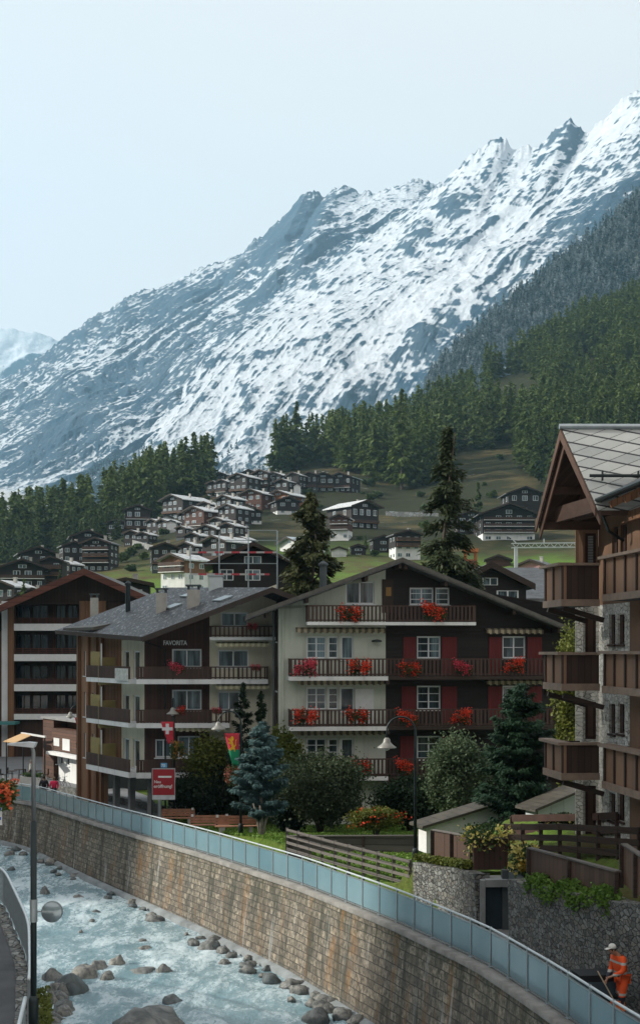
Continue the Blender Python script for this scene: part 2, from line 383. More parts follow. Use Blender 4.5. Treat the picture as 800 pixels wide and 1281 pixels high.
def build_ground():
    UU, YY = np.meshgrid(US, YS); X = (UU - CX) / F * YY
    Zf = FAR + CZ; Zn = near_z(X, YY)
    t = np.clip((YY - 96) / 12, 0, 1); Z = Zn * (1 - t) + Zf * t
    rough = (fbm(X / 14, YY / 14, 4, 5) - .5) * np.clip((YY - 130) / 200, 0, 1) * 3.5
    Z = Z + rough
    t = NT('meadow_and_soil'); o = t.obj()
    n1 = t.noise(o, .018, 6, .62); n2 = t.noise(t.mapv(o, (1, 1, 4)), .12, 6, .7); n3 = t.noise(o, 3.5, 4, .7)
    green = t.mix(t.rng(n3, .3, .7), (.06, .115, .018), (.13, .21, .034)); olive = t.mix(n2, (.014, .020, .008), (.036, .037, .015))
    dry = t.mix(n2, (.04, .036, .016), (.12, .095, .04)); rock = t.mix(n2, (.10, .10, .09), (.2, .2, .18))
    yy = t.n('SeparateXYZ', {0: o}).outputs[1]; up = t.rng(t.math('ADD', yy, t.math('MULTIPLY', n1, 160)), 430, 500)
    low = t.mix(t.rng(n1, .44, .56), green, t.mix(t.rng(n2, .42, .6), green, dry)); high = t.mix(t.rng(n1, .52, .6), olive, dry)
    c = t.mix(up, low, high)
    c = t.mix(t.rng(t.noise(o, .05, 6, .7), .63, .7), c, rock)
    t.bsdf(c, .95, 0, t.math('ADD', n3, t.math('MULTIPLY', n2, 4)), .25, .6, **{'Specular IOR Level': .15})
    me = grid_mesh('ground', X, YY, Z); g = mesh_obj('ground', me, t.m, smooth=True); tag(g, kind='structure')
    return g
build_ground()

# valley floor that carries on to the foot of the mountains, far below and out to the horizon
def build_valley():
    xs = np.linspace(-9000, 9000, 60); ys = np.linspace(1700, 14000, 60); X, Y = np.meshgrid(xs, ys)
    Z = CZ - 60 + 0 * X
    o = mesh_obj('valley_floor', grid_mesh('valley_floor', X, Y, Z), m_plain('valley_soil', (.08, .1, .06), .95, .4, .01, .2)); tag(o, kind='structure')
build_valley()

# ------------------------------------------------------------------ mountains
def m_mountain(name, rock=(.022, .065, .11), rock2=(.075, .12, .16)):
    """snow lies where the mesh attribute 'snow' says (flat and hollow ground), broken up by fine noise"""
    t = NT(name); o = t.obj(); at = t.n('Attribute', attribute_name='snow').outputs['Fac']
    f = t.noise(o, .035, 8, .75); g = t.noise(o, .012, 6, .7)
    s = t.rng(t.math('ADD', at, t.math('MULTIPLY', t.math('SUBTRACT', f, .5), .55)), .44, .56)
    rk = t.mix(t.rng(g, .35, .7), rock, rock2); sn = t.mix(t.rng(f, .35, .75), (.64, .68, .72), (.42, .48, .54))
    t.bsdf(t.mix(s, rk, sn), .85, 0, f, 14, .7, **{'Specular IOR Level': .15}); return t.m
def T_blend(t): return np.clip((t - .55) / .45, 0, 1) ** 2.2
def mountain(name, ridge, base, Yr, Yb, m, amp=45, seed=1, res=(1000, 560), ang=42, curve=.9, jag=9, back=True, dp=1.3, bias=None, b0=0.0, stretch=3.2, sc=1.0):
    ua = ridge[0][0]; ub = ridge[-1][0]; us = np.linspace(ua, ub, res[0]); ts = np.linspace(0, 1, res[1])
    rp = np.array(ridge, float); bp = np.array(base, float)
    ry = np.interp(us, rp[:, 0], rp[:, 1]); by = np.interp(us, bp[:, 0], bp[:, 1])
    yr = Yr if not callable(Yr) else Yr(us)
    U, T = np.meshgrid(us, ts); Yd = Yb + (yr - Yb) * T
    w = int(res[0] * .19) | 1; kk = np.hanning(w); kk /= kk.sum(); rs_ = np.convolve(np.pad(ry, w // 2, mode='reflect', reflect_type='odd'), kk, 'valid')
    det = ry - rs_; TT = ts[:, None]; UU_ = us[None, :]
    w2 = .45 * (1 - TT); ry = rs_ + TT ** dp * ((1 - w2) * np.interp(UU_ + (1 - TT) * 170, us, det) + w2 * np.interp(UU_ - (1 - TT) * 70, us, det) * 1.6)
    zr = (HY - ry) / F * yr; zb = (HY - by) / F * Yb
    Z = zb + (zr - zb) * (T ** (1 / curve)); X = (U - CX) / F * Yd
    wx = (fbm(X / 520, Z / 520, 4, seed + 7) - .5) * 90; wz = (fbm(X / 520 + 9, Z / 520, 4, seed + 8) - .5) * 90; A_ = X + wx; B_ = Z + wz
    a = R(ang); q = A_ * math.cos(a) + B_ * math.sin(a); p = -A_ * math.sin(a) + B_ * math.cos(a)
    L0 = 330 * sc
    g1 = fbm(q / (L0 * stretch), p / L0, 8, seed, .5, True); g2 = fbm(A_ / 420, B_ / 420, 8, seed + 40, .55, True)
    a2 = R(ang - 62); q2 = A_ * math.cos(a2) + B_ * math.sin(a2); p2 = -A_ * math.sin(a2) + B_ * math.cos(a2); g3 = fbm(q2 / (L0 * 1.4), p2 / (L0 * .38), 6, seed + 90, .6, True)
    g4 = fbm(A_ / 300, B_ / 300, 8, seed + 60, .58)
    h = (g1 - .6) * 3.0 + (g2 - .6) * 1.3 + (g3 - .6) * .25 + (g4 - .5) * 1.3
    edge = np.clip((1 - T) * 6, 0, 1) * .9 + .1; d = h * amp * edge * np.clip(T * 8, 0, 1)
    Z = Z + d * .75; Yd = Yd - d * .7
    Z = Z + (fbm(U / 9, 0 * U, 4, seed + 9, .65, True) - .6) * jag * (T ** 45) * 2.2
    # where snow can lie: gentle and hollow places
    V = HY - Z / Yd * F
    ex = np.stack([np.gradient(X, axis=1), np.gradient(Yd, axis=1), np.gradient(Z, axis=1)], -1); ey = np.stack([np.gradient(X, axis=0), np.gradient(Yd, axis=0), np.gradient(Z, axis=0)], -1)
    nr = np.cross(ex, ey); nr /= np.linalg.norm(nr, axis=-1, keepdims=True) + 1e-9; nz = np.abs(nr[..., 2]); nx = nr[..., 0] * np.sign(nr[..., 2])
    def blur(f, k):
        c = np.cumsum(np.pad(f, ((k + 1, k), (0, 0)), mode='edge'), 0); f = (c[2*k+1:] - c[:-2*k-1]) / (2*k+1)
        c = np.cumsum(np.pad(f, ((0, 0), (k + 1, k)), mode='edge'), 1); return (c[:, 2*k+1:] - c[:, :-2*k-1]) / (2*k+1)
    hol = (blur(h, 9) - h); hol /= hol.std() + 1e-9; hol2 = (blur(h, 3) - blur(h, 1)); hol2 /= hol2.std() + 1e-9
    nzs = (nz - nz.mean()) / nz.std(); nxs = (nx - nx.mean()) / (nx.std() + 1e-9)
    big = fbm(q / 1300, p / 330, 4, seed + 200, .5) - .5
    sn = .5 + b0 + .075 * nzs + .042 * hol + .03 * hol2 + .55 * big + .34 * (fbm(q / 160, p / 60, 6, seed + 300, .68) - .5) - .03 * nxs
    if bias is not None: sn = sn + bias(U, V)
    if back:      # the far side falls away behind the ridge
        k = 14; X = np.vstack([X, np.repeat(X[-1:], k, 0)]); yb = np.repeat(Yd[-1:], k, 0) + np.arange(1, k + 1)[:, None] * 90
        zb2 = np.repeat(Z[-1:], k, 0) - np.arange(1, k + 1)[:, None] * 80 - (fbm(X[-k:] / 90, yb / 90, 3, seed + 5)) * 40
        Yd = np.vstack([Yd, yb]); Z = np.vstack([Z, zb2]); sn = np.vstack([sn, np.repeat(sn[-1:], k, 0)])
    me = grid_mesh(name, X, Yd, Z + CZ); at = me.attributes.new('snow', 'FLOAT', 'POINT'); at.data.foreach_set('value', np.clip(sn, 0, 1).astype(np.float32).ravel())
    o = mesh_obj(name, me, m, smooth=True); tag(o, kind='structure'); return o
def gs(U, V, cu, cv, su, sv, a=0.0):
    c, s_ = math.cos(a), math.sin(a); x = (U-cu)*c + (V-cv)*s_; y = -(U-cu)*s_ + (V-cv)*c; return np.exp(-(x/su)**2 - (y/sv)**2)
def snow_main(U, V):
    b = -.20*gs(U, V, 372, 275, 55, 30, -.6) - .16*gs(U, V, 170, 470, 130, 22, -.42) - .12*gs(U, V, 250, 370, 60, 14, -.5) + .10*gs(U, V, 440, 255, 30, 18) - .10*gs(U, V, 60, 540, 90, 40, -.5)
    return b + .10*gs(U, V, 470, 400, 70, 28, -.6)
def snow_spur(U, V):
    c = np.interp(V, [170, 230, 300, 385], [634, 612, 592, 578]); c2 = np.interp(V, [180, 260, 330, 385], [662, 634, 606, 582])
    b = .28*np.exp(-((U-c)/5.5)**2)*(V < 400) + .2*np.exp(-((U-c2)/5)**2)*(V < 400)
    b = b - .16*gs(U, V, 712, 168, 26, 22) - .10*gs(U, V, 560, 262, 70, 16, -.75) + .16*gs(U, V, 470, 410, 80, 30, -.55) + .12*gs(U, V, 540, 450, 60, 30, -.3) - .10*gs(U, V, 330, 520, 120, 26, -.6)
    return b + .06*gs(U, V, 780, 200, 60, 80)
mt1 = m_mountain('snow_streaked_rock')
RIDGE_MAIN = [(-160,560),(-60,505),(0,478),(35,455),(70,430),(95,412),(120,395),(140,388),(165,367),(200,360),(230,345),(262,330),(300,320),(318,300),(330,295),(345,280),(362,262),(385,238),(398,241),(405,247),(418,236),(430,232),(450,241),(470,240),(500,232),(518,226),(535,225),(546,230),(560,224),(640,220),(760,210)]
mountain('snow_mountain', RIDGE_MAIN, [(-200,700),(0,700),(200,700),(400,690),(760,640)], lambda u: 3900 + 0*u, 1900, mt1, 46, 3, ang=40, bias=snow_main, b0=.02, stretch=5)
mt2 = mt1
RIDGE_SPUR = [(-160,620),(0,560),(120,500),(260,425),(380,345),(440,308),(500,268),(525,250),(546,232),(560,222),(575,205),(590,190),(605,180),(625,170),(634,174),(642,184),(655,181),(672,180),(690,166),(700,155),(708,149),(713,146),(720,152),(730,165),(737,166),(745,155),(758,146),(770,130),(782,121),(792,115),(800,112),(815,98),(850,92),(920,120),(1000,60),(1100,90)]
mountain('snow_mountain_spur', RIDGE_SPUR, [(-200,720),(0,720),(200,720),(400,700),(1100,600)], lambda u: np.interp(u, [-160, 546, 760, 1100], [3000, 3300, 3100, 2900]), 1700, mt2, 42, 11, ang=52, dp=2.6, bias=snow_spur, b0=-.005, stretch=4.5)
mt3 = mt1
mountain('glacier_peak', [(-400,440),(-250,400),(-150,430),(-60,405),(-20,412),(0,409),(12,408),(28,413),(45,414),(60,420),(80,428),(160,470),(260,520)], [(-400,700),(260,700)], lambda u: 7500 + 0*u, 5200, mt3, 70, 21, res=(300, 160), ang=15, b0=.25)
# nearer wooded shoulder with a dusting of snow, upper right
SHOULDER = [(380,640),(470,560),(520,500),(548,458),(560,444),(600,404),(650,365),(700,325),(750,285),(800,240),(900,180),(1100,60)]
def shoulder():
    o = mountain('wooded_mountain_shoulder', SHOULDER, [(380,700),(560,600),(800,520),(1100,420)], lambda u: 1750 + 0*u, 1250, m_plain('forest_floor', (.04, .055, .05), .95, .4, .02, .4), 10, 31, res=(200, 90), ang=33, jag=1)
    return o
SH = shoulder()

# unseen slope added beyond the left bank; its notched ridge shapes sun and shade
def build_sun_block_slope():
    xs = np.arange(-420, -59, 6.0); ys = np.arange(-140, 236, 4.0); X, Y = np.meshgrid(xs, ys)
    yr = Y + X * .0349; k = np.interp(yr, [-140, -60, 24, 30, 45.5, 48.5, 66, 69.5, 89, 92, 104, 108, 134, 190, 236], [.3, 1.6, 1.6, 1.35, 1.35, .5, .5, 1.6, 1.6, .6, .6, 1.6, 1.6, .15, .05])
    top = np.where(X < -330, (-330 - X) * -1.2, 0)
    Z = CZ - 10 + (-X - 60) * .5095 * k + top + (fbm(X / 30, Y / 30, 4, 77) - .5) * 4 * np.clip((-X - 60) / 60, 0, 1)
    o = mesh_obj('sun_block_slope', grid_mesh('sun_block_slope', X, Y, np.maximum(Z, CZ - 14)), m_plain('added_wooded_slope', (.03, .045, .022), .95, .5, .05, .5), smooth=True); tag(o, kind='structure')
build_sun_block_slope()
# unseen valley head added behind the eye to dim the horizon in window panes
def build_added_valley_head():
    xs = np.linspace(-4000, 4000, 90); ys = np.linspace(-3600, -900, 50); X, Y = np.meshgrid(xs, ys)
    Z = CZ - 60 + np.clip((-900 - Y) / 1700, 0, 1) * (620 + fbm(X / 900, Y / 900, 5, 15, .5, True) * 500) + (np.abs(X) / 4000) * 500
    o = mesh_obj('added_valley_head', grid_mesh('added_valley_head', X, Y, Z), m_plain('added_forest_slope', (.05, .08, .085), .95, .5, .004, .3), smooth=True); tag(o, kind='structure')
build_added_valley_head()
# ------------------------------------------------------------------ river, embankments, path
def strip(name, rows, us, vs, m, parent=None, smooth=False):
    """rows: list of lists of points (same length); us per column, vs per row give the UVs in metres"""
    r = len(rows); c = len(rows[0]); A = np.array([[tuple(p) for p in row] for row in rows], float)
    me = grid_mesh(name, A[..., 0], A[..., 1], A[..., 2])
    uv = me.uv_layers.new(name='UVMap'); li = np.zeros(len(me.loops), np.int32); me.loops.foreach_get('vertex_index', li)
    U = np.tile(np.array(us, float), r); V = np.repeat(np.array(vs, float), c)
    uv.data.foreach_set('uv', np.stack([U[li], V[li]], -1).ravel())
    return mesh_obj(name, me, m, parent, smooth)
YR = np.concatenate([np.arange(16, 92, .6), np.arange(92, 108.1, .4)])
RX = railX(YR)
def offs(k):
    """rail curve moved k metres to the right of the direction of walking away"""
    dx = np.gradient(RX); dy = np.gradient(YR); l = np.hypot(dx, dy); return RX + k * dy / l, YR - k * dx / l
ARC = np.concatenate([[0], np.cumsum(np.hypot(np.diff(RX), np.diff(YR)))])
PZ = pathZ(YR)
def m_river_wall():
    t = NT('river_wall_blocks'); uv = t.n('TexCoord').outputs['UV']; o = t.obj()
    w = t.n('VectorMath', {0: t.noise(uv, 1.3, 3, .5, 'Color'), 'Scale': .09}, operation='SCALE').outputs[0]
    u2 = t.n('VectorMath', {0: uv, 1: w}, operation='ADD').outputs[0]
    b = t.n('TexBrick', {'Vector': u2, 'Color1': c4((.18, .155, .12)), 'Color2': c4((.42, .365, .28)), 'Mortar': c4((.05, .048, .045)), 'Scale': 1.0,
            'Mortar Size': .016, 'Mortar Smooth': .3, 'Brick Width': .52, 'Row Height': .27, 'Bias': -.1})
    n = t.noise(uv, 5, 7, .72); c = t.mix(t.rng(n, .38, .62), b.outputs['Color'], (.075, .07, .06))
    st = t.noise(t.mapv(uv, (1, .16, 1)), 1.1, 4, .6)                       # rust and lime running down
    rust = t.math('MULTIPLY', t.rng(st, .52, .66), t.rng(t.noise(uv, .9, 5, .7), .38, .6))
    c = t.mix(t.math('MULTIPLY', rust, .75), c, (.24, .12, .035))
    st2 = t.noise(t.mapv(uv, (1, .1, 1)), 2.3, 3, .5, 'Fac')
    c = t.mix(t.math('MULTIPLY', t.rng(st2, .62, .7), .5), c, (.42, .44, .43))
    st3 = t.noise(t.mapv(uv, (1, .14, 1)), 1.7, 5, .6, 'Fac', Distortion=.4)
    c = t.mix(t.math('MULTIPLY', t.rng(st3, .5, .62), .75), c, (.035, .04, .03))
    s = t.n('SeparateXYZ', {0: uv}); low = t.rng(t.math('ADD', s.outputs[1], t.math('MULTIPLY', n, .6)), .5, 1.15, 1, 0)
    c = t.mix(t.math('MULTIPLY', low, .7), c, (.20, .23, .24))             # bleached and silted band at the foot
    top = t.rng(s.outputs[1], 2.6, 3.3); c = t.mix(t.math('MULTIPLY', t.math('MULTIPLY', top, t.rng(n, .5, .6)), .5), c, (.07, .085, .04))
    h = t.math('SUBTRACT', t.math('MULTIPLY', n, .45), b.outputs['Fac'])
    t.bsdf(c, .88, 0, h, .05, .9); return t.m
def build_banks():
    fx, fy = offs(-.28); wz = waterZ(YR)
    nr = 8
    rows = []; vs = []
    for i in range(nr):
        k = i / (nr - 1); bx, by = offs(-.28 - .42 * (1 - k)); zz = wz - .5 + (PZ - .16 - (wz - .5)) * k
        rows.append(list(zip(bx, by, zz))); vs.append(k * 3.6)
    root = thing('embankment_wall', 'long battered river wall of squared stone blocks streaked with rust below the glass railing', 'retaining wall', (0, 0, 0))
    strip('masonry', rows, ARC, vs, m_river_wall(), root)
    # ledge at the foot
    rows = []
    for k, dz in ((-1.02, -.7), (-.98, .16), (-.7, .24)):
        bx, by = offs(k); rows.append(list(zip(bx, by, wz + dz + .05 * np.sin(YR * 2.3) * (k < -1)))) 
    strip('footing', rows, ARC, [0, .9, 1.3], m_plain('silted_concrete', (.20, .225, .235), .9, .35, 1.2, .6, bsc=9), root)
    # coping
    rows = []
    for k, dz in ((-.4, -.16), (-.4, 0.0), (.16, 0.0), (.16, -.12)):
        bx, by = offs(k); rows.append(list(zip(bx, by, PZ + .06 + dz)))
    strip('coping', rows, ARC, [0, .2, .8, 1], m_plain('coping_stone', (.22, .215, .2), .9, .35, 1.6, .4, bsc=14), root)
    # path surface
    rows = []
    wid = np.interp(YR, [0, 44, 50, 70, 76, 82, 90, 110], [2.2, 2.2, 2.6, 3.0, 4.2, 5.9, 9.5, 16])
    for j in range(7):
        kx, ky = [], []
        dx = np.gradient(RX); dy = np.gradient(YR); l = np.hypot(dx, dy); w_ = .1 + (wid - .1) * j / 6
        rows.append(list(zip(RX + w_ * dy / l, YR - w_ * dx / l, PZ + .012 + 0 * wid)))
    o = strip('footpath', rows, ARC, np.arange(7) * .4, MT['asphalt_path']); tag(o, kind='structure')
build_banks()

# glass railing
def build_railing():
    root = thing('glass_railing', 'long steel railing with blue tinted glass panels along the top of the river wall', 'railing')
    pan = NT('tinted_glass_panel'); o = pan.obj(); n = pan.noise(pan.mapv(o, (.35, .35, .12)), 1.0, 4, .55)
    rnd = pan.n('ObjectInfo').outputs['Random']
    c = pan.mix(pan.rng(pan.math('ADD', n, pan.math('MULTIPLY', rnd, .12)), .35, .75), (.11, .22, .27), (.20, .33, .38))
    b = pan.n('BsdfPrincipled', {'Base Color': c, 'Roughness': .22, 'Specular IOR Level': .6, 'Coat Weight': .3, 'Coat Roughness': .08})
    tr = pan.n('BsdfTransparent', {'Color': (.55, .8, .88, 1)}); mx = pan.n('MixShader', {0: .14, 1: b.outputs[0], 2: tr.outputs[0]})
    pan.t.links.new(mx.outputs[0], pan.out.inputs['Surface'])
    ST = 1.45; S = np.arange(2.0, ARC[-1] - 1, ST)
    px = np.interp(S, ARC, RX); py = np.interp(S, ARC, YR); pz = np.interp(S, ARC, PZ)
    hr = MB(); pts = [(x, y, z + 1.17) for x, y, z in zip(px, py, pz)]; hr.tube(pts, .034, 8); hr.build('handrail', MT['metal_white'], root, True)
    for dz, nm in ((1.05, 'top_rail'), (.10, 'bottom_rail')):
        m = MB()
        for i in range(len(S) - 1): m.beam((px[i], py[i], pz[i] + dz), (px[i+1], py[i+1], pz[i+1] + dz), .035, .035)
        m.build(nm, MT['galv'], root)
    for i in range(len(S)):
        m = MB(); m.box(-.025, .025, -.035, .035, .0, 1.15); m.box(-.06, .06, -.08, .08, 0, .02)
        if i < 98: m.build('post', MT['galv'], root, loc=(px[i], py[i], pz[i] + .06), rz=math.atan2(-(px[min(i+1, len(S)-1)] - px[i-1]), py[min(i+1, len(S)-1)] - py[i-1]))
    for i in range(min(len(S) - 1, 98)):
        a = Vector((px[i], py[i], pz[i])); b = Vector((px[i+1], py[i+1], pz[i+1])); d = (b - a).normalized(); 
        a2 = a + d * .05; b2 = b - d * .05
        m = MB(); m.extr([a2 + Vector((0, 0, .14)), b2 + Vector((0, 0, .14)), b2 + Vector((0, 0, 1.02)), a2 + Vector((0, 0, 1.02))], d.cross(Vector((0, 0, 1))) * .014)
        m.build('glass_panel', pan.m, root)
build_railing()

# water surface
def build_water():
    xs = np.linspace(-75, 12, 520); ys = np.concatenate([np.arange(14, 60, .16), np.arange(60, 112, .3)]); X, Y = np.meshgrid(xs, ys)
    s = (X * .55 + Y * -.83); c = (X * .83 + Y * .55)                    # across / along the current
    flow = fbm(X * .9, Y * .35, 5, 3, .55, True)
    rap = np.clip(np.interp(Y, [14, 22, 34, 44, 60], [.7, 1, .8, .35, .5]) + (fbm(X / 5, Y / 5, 3, 8) - .5) * 1.2, .15, 1.5)
    Z = waterZ(Y) + (flow - .6) * .26 * rap + (fbm(X * 2.6, Y * 1.3, 4, 12, .6, True) - .6) * .13 * rap
    t = NT('glacial_water'); o = t.obj()
    m = t.mapv(o, (1.0, .42, 1), (0, 0, R(28)))
    a = t.noise(m, .8, 8, .68, Distortion=.8); b = t.noise(m, 5.5, 7, .72, Distortion=.6); g = t.noise(o, .12, 4, .6)
    f = t.math('ADD', t.math('MULTIPLY', a, .6), t.math('ADD', t.math('MULTIPLY', b, .42), t.math('MULTIPLY', g, .32)))
    foam = t.rng(f, .62, .80)
    col = t.mix(t.rng(a, .35, .7), (.17, .30, .35), (.31, .44, .49)); col = t.mix(foam, col, (.60, .71, .75))
    t.bsdf(col, t.rng(foam, 0, 1, .12, .6), 0, t.math('ADD', t.math('MULTIPLY', b, .6), a), .12, .75, **{'Specular IOR Level': .5})
    o = mesh_obj('river', grid_mesh('river', X, Y, Z), t.m, smooth=True); tag(o, kind='structure')
build_water()

def rock_mesh(name, seed, sub=3, flat=.7, rough=.22):
    import bmesh
    bm = bmesh.new(); bmesh.ops.create_icosphere(bm, subdivisions=sub, radius=1.0)
    rs = np.random.RandomState(seed); cuts = []
    for _ in range(9):
        n = Vector(rs.normal(size=3)).normalized(); cuts.append((n, .62 + .3 * rs.rand()))
    off = rs.rand(3) * 50
    from mathutils import noise as mn
    for v in bm.verts:
        for n, d in cuts:
            k = v.co.dot(n)
            if k > d: v.co -= n * (k - d) * .85
        v.co += v.co.normalized() * (mn.fractal(v.co * 1.6 + Vector(off), 1.0, 2.0, 4) * rough)
        v.co.z *= flat
    me = bpy.data.meshes.new(name); bm.to_mesh(me); bm.free()
    me.polygons.foreach_set('use_smooth', [True] * len(me.polygons)); return me
def m_rock():
    t = NT('river_rock'); o = t.obj(); r = t.n('ObjectInfo').outputs['Random']
    n = t.noise(o, 2.2, 8, .68, 'Fac', Distortion=.6); 
    base = t.mix(r, (.11, .14, .15), (.32, .31, .28)); c = t.mix(t.rng(n, .38, .62), mulc((.07, .08, .08), 1), base)
    z = t.n('SeparateXYZ', {0: o}).outputs[2]
    c = t.mix(t.rng(z, -.05, .25, .6, 0), c, (.025, .035, .04))
    t.bsdf(c, t.rng(z, 0, .3, .3, .75), 0, n, .1, .6); return t.m
MROCK = m_rock()
ROCKS = [rock_mesh('boulder', s) for s in range(8)]
for me in ROCKS: me.materials.append(MROCK)
def rock(px, py, w, h=None, label=None, group=None, seed=0, Zoff=0.0, Y=None, sq=1.0, deep=.35):
    """a boulder whose waterline is at the picture row py; w = width in px"""
    zr = -12.62
    Y = (HY - py) and F * 12.85 / (py - HY) if Y is None else Y
    s = w / F * Y / 2; o = bpy.data.objects.new('boulder', ROCKS[seed % 8]); COL.objects.link(o)
    hh = (h / F * Y) if h else s * .9
    o.location = ((px - CX) / F * Y, Y, float(waterZ(Y)) + Zoff - hh * deep); o.scale = (s, s * sq, hh * (1 + deep) / .72); o.rotation_euler = (0, 0, seed * 1.7)
    tag(o, label, 'boulder', group); return o
def build_rocks():
    rs = random.Random(4)
    rock(188, 1285, 116, 30, 'huge smooth rounded grey boulder at the bottom edge of the river', None, 0, sq=1.0)
    big = [(86,1238,56,24,'large brown boulder among rapids beside the left bank, white water spilling off its right side',3),
           (105,1218,46,18,'pale blue grey boulder in the rapids behind the large brown one',5),
           (147,1203,24,12,'rounded sandy boulder half way across the rapids',6),
           (205,1213,22,9,'dark jagged rock at the right end of the rapids',2),
           (178,1212,44,7,'low black rock washed over by the rapids',1),
           (217,1250,30,9,'lone dark rock in front of the foam near the huge smooth boulder',4),
           (134,1222,20,10,'small black rock at the centre of the rapids',7),
           (124,1208,30,11,'flat pale boulder touching the sandy one in the rapids',0),
           (66,1222,30,12,'light boulder next to the lamp post at the water edge',2),
           (55,1113,16,10,'dark upright rock in calm water left of the stone row',3),
           (115,1148,8,4,'tiny dark stone showing in the smooth middle of the river',1),
           (101,1163,7,4,'tiny wet stone in mid river level with the traffic mirror',6),
           (178,1173,14,3,'thin brown rock just breaking the surface in mid river',5),
           (182,1183,22,4,'long flat rock just breaking the surface in mid river',0),
           (120,1137,12,3,'low grey stone in mid river below the stone row',2),
           (99,1118,16,4,'flat brown stone between the wall row and the middle of the river',4),
           (12,1064,16,7,'brown rock at the left edge of the frame upstream',5),
           (14,1084,12,5,'small blue grey rock near the end of the curved railing',7)]
    for a in big: rock(a[0], a[1], a[2], a[3], a[4], None, a[5], sq=.8 + .3 * rs.random())
    for i in range(11):
        rock(48 + rs.random() * 36, 1232 + i * 5.2, 22 + rs.random() * 18, 10 + rs.random() * 6, 'angular wet blue grey rock piled at the water edge under the curved railing', 'rocks piled below the left bank', i, sq=.9)
    # the row along the foot of the wall
    S = np.arange(8, ARC[-1] - 22, .95)
    k = 0
    named = {18: 'big pale rounded boulder in the row at the foot of the river wall', 26: 'big slab shaped boulder in the row at the foot of the river wall'}
    for s in S:
        x = float(np.interp(s, ARC, RX)); y = float(np.interp(s, ARC, YR))
        for j in range(2 if y < 60 else (1 if rs.random() < .8 else 0)):
            if rs.random() < .12: continue
            dd = .95 + rs.random() * .8 + j * .42
            X = x - dd * .9; Y = y - dd * .42; w = (.26 + rs.random() ** 1.8 * .5) * (1.1 if 40 < y < 75 else .9)
            o = bpy.data.objects.new('boulder', ROCKS[k % 8]); COL.objects.link(o); k += 1
            sz = w * (.34 + .28 * rs.random())
            o.location = (X, Y, float(waterZ(Y)) + sz * .15); o.scale = (w * .72, w * (.45 + .3 * rs.random()), sz / .72); o.rotation_euler = (rs.uniform(-.3, .3), rs.uniform(-.3, .3), rs.random() * 6)
            tag(o, 'grey boulder lying in the row along the foot of the river wall', 'boulder', 'boulders along the foot of the river wall')
build_rocks()

# left promenade
def build_left():
    ys = np.arange(14, 62, .4); lx = leftX(ys)
    rows = [list(zip(lx - k, ys, 0*ys + LEFTZ + .01)) for k in (0.25, 1.0, 2.2, 3.4, 6, 12)]
    o = strip('promenade', rows, ys, [0, 1, 2, 3, 6, 12], m_plain('promenade_asphalt', (.055, .058, .064), .9, .5, .55, .3, bsc=30)); tag(o, kind='structure')
    rows = []
    for k, dz in ((-.3, -5.2), (-.05, -.35), (.0, .02), (.32, .03), (.34, -.2)):
        rows.append(list(zip(lx - k, ys, 0*ys + LEFTZ + .02 + dz + .04 * np.sin(ys * 5))))
    o = strip('kerb_wall', rows, ys, [0, 4, 4.5, 5, 5.2], MT['rubble']); tag(o, 'low rough stone wall carrying the curved railing on the left bank', 'retaining wall')
    # embankment stones under it
    root = thing('curved_railing', 'pale steel railing with upright bars curving along the left bank walkway', 'railing')
    def seg(y0, y1):
        yy = np.arange(y0, y1, .25); xx = leftX(yy)
        m = MB(); m.tube([(x, y, LEFTZ + 1.12) for x, y in zip(xx, yy)], .04, 8); m.build('handrail', MT['metal_white'], root, True)
        m = MB(); m.tube([(x, y, LEFTZ + .12) for x, y in zip(xx, yy)], .022, 6); m.build('bottom_rail', MT['galv'], root, True)
        m = MB(); s = np.concatenate([[0], np.cumsum(np.hypot(np.diff(xx), np.diff(yy)))])
        for d in np.arange(.1, s[-1], .13):
            x = np.interp(d, s, xx); y = np.interp(d, s, yy); m.beam((x, y, LEFTZ + .12), (x, y, LEFTZ + 1.1), .016, .016, (0, 1, 0))
        m.build('bars', MT['galv'], root)
        for d in np.arange(.1, s[-1], 1.9):
            x = np.interp(d, s, xx); y = np.interp(d, s, yy); m = MB(); m.beam((x, y, LEFTZ - .05), (x, y, LEFTZ + 1.12), .06, .06, (0, 1, 0)); m.build('post', MT['galv'], root)
    seg(19, 26.0); seg(27.2, 54)
build_left()
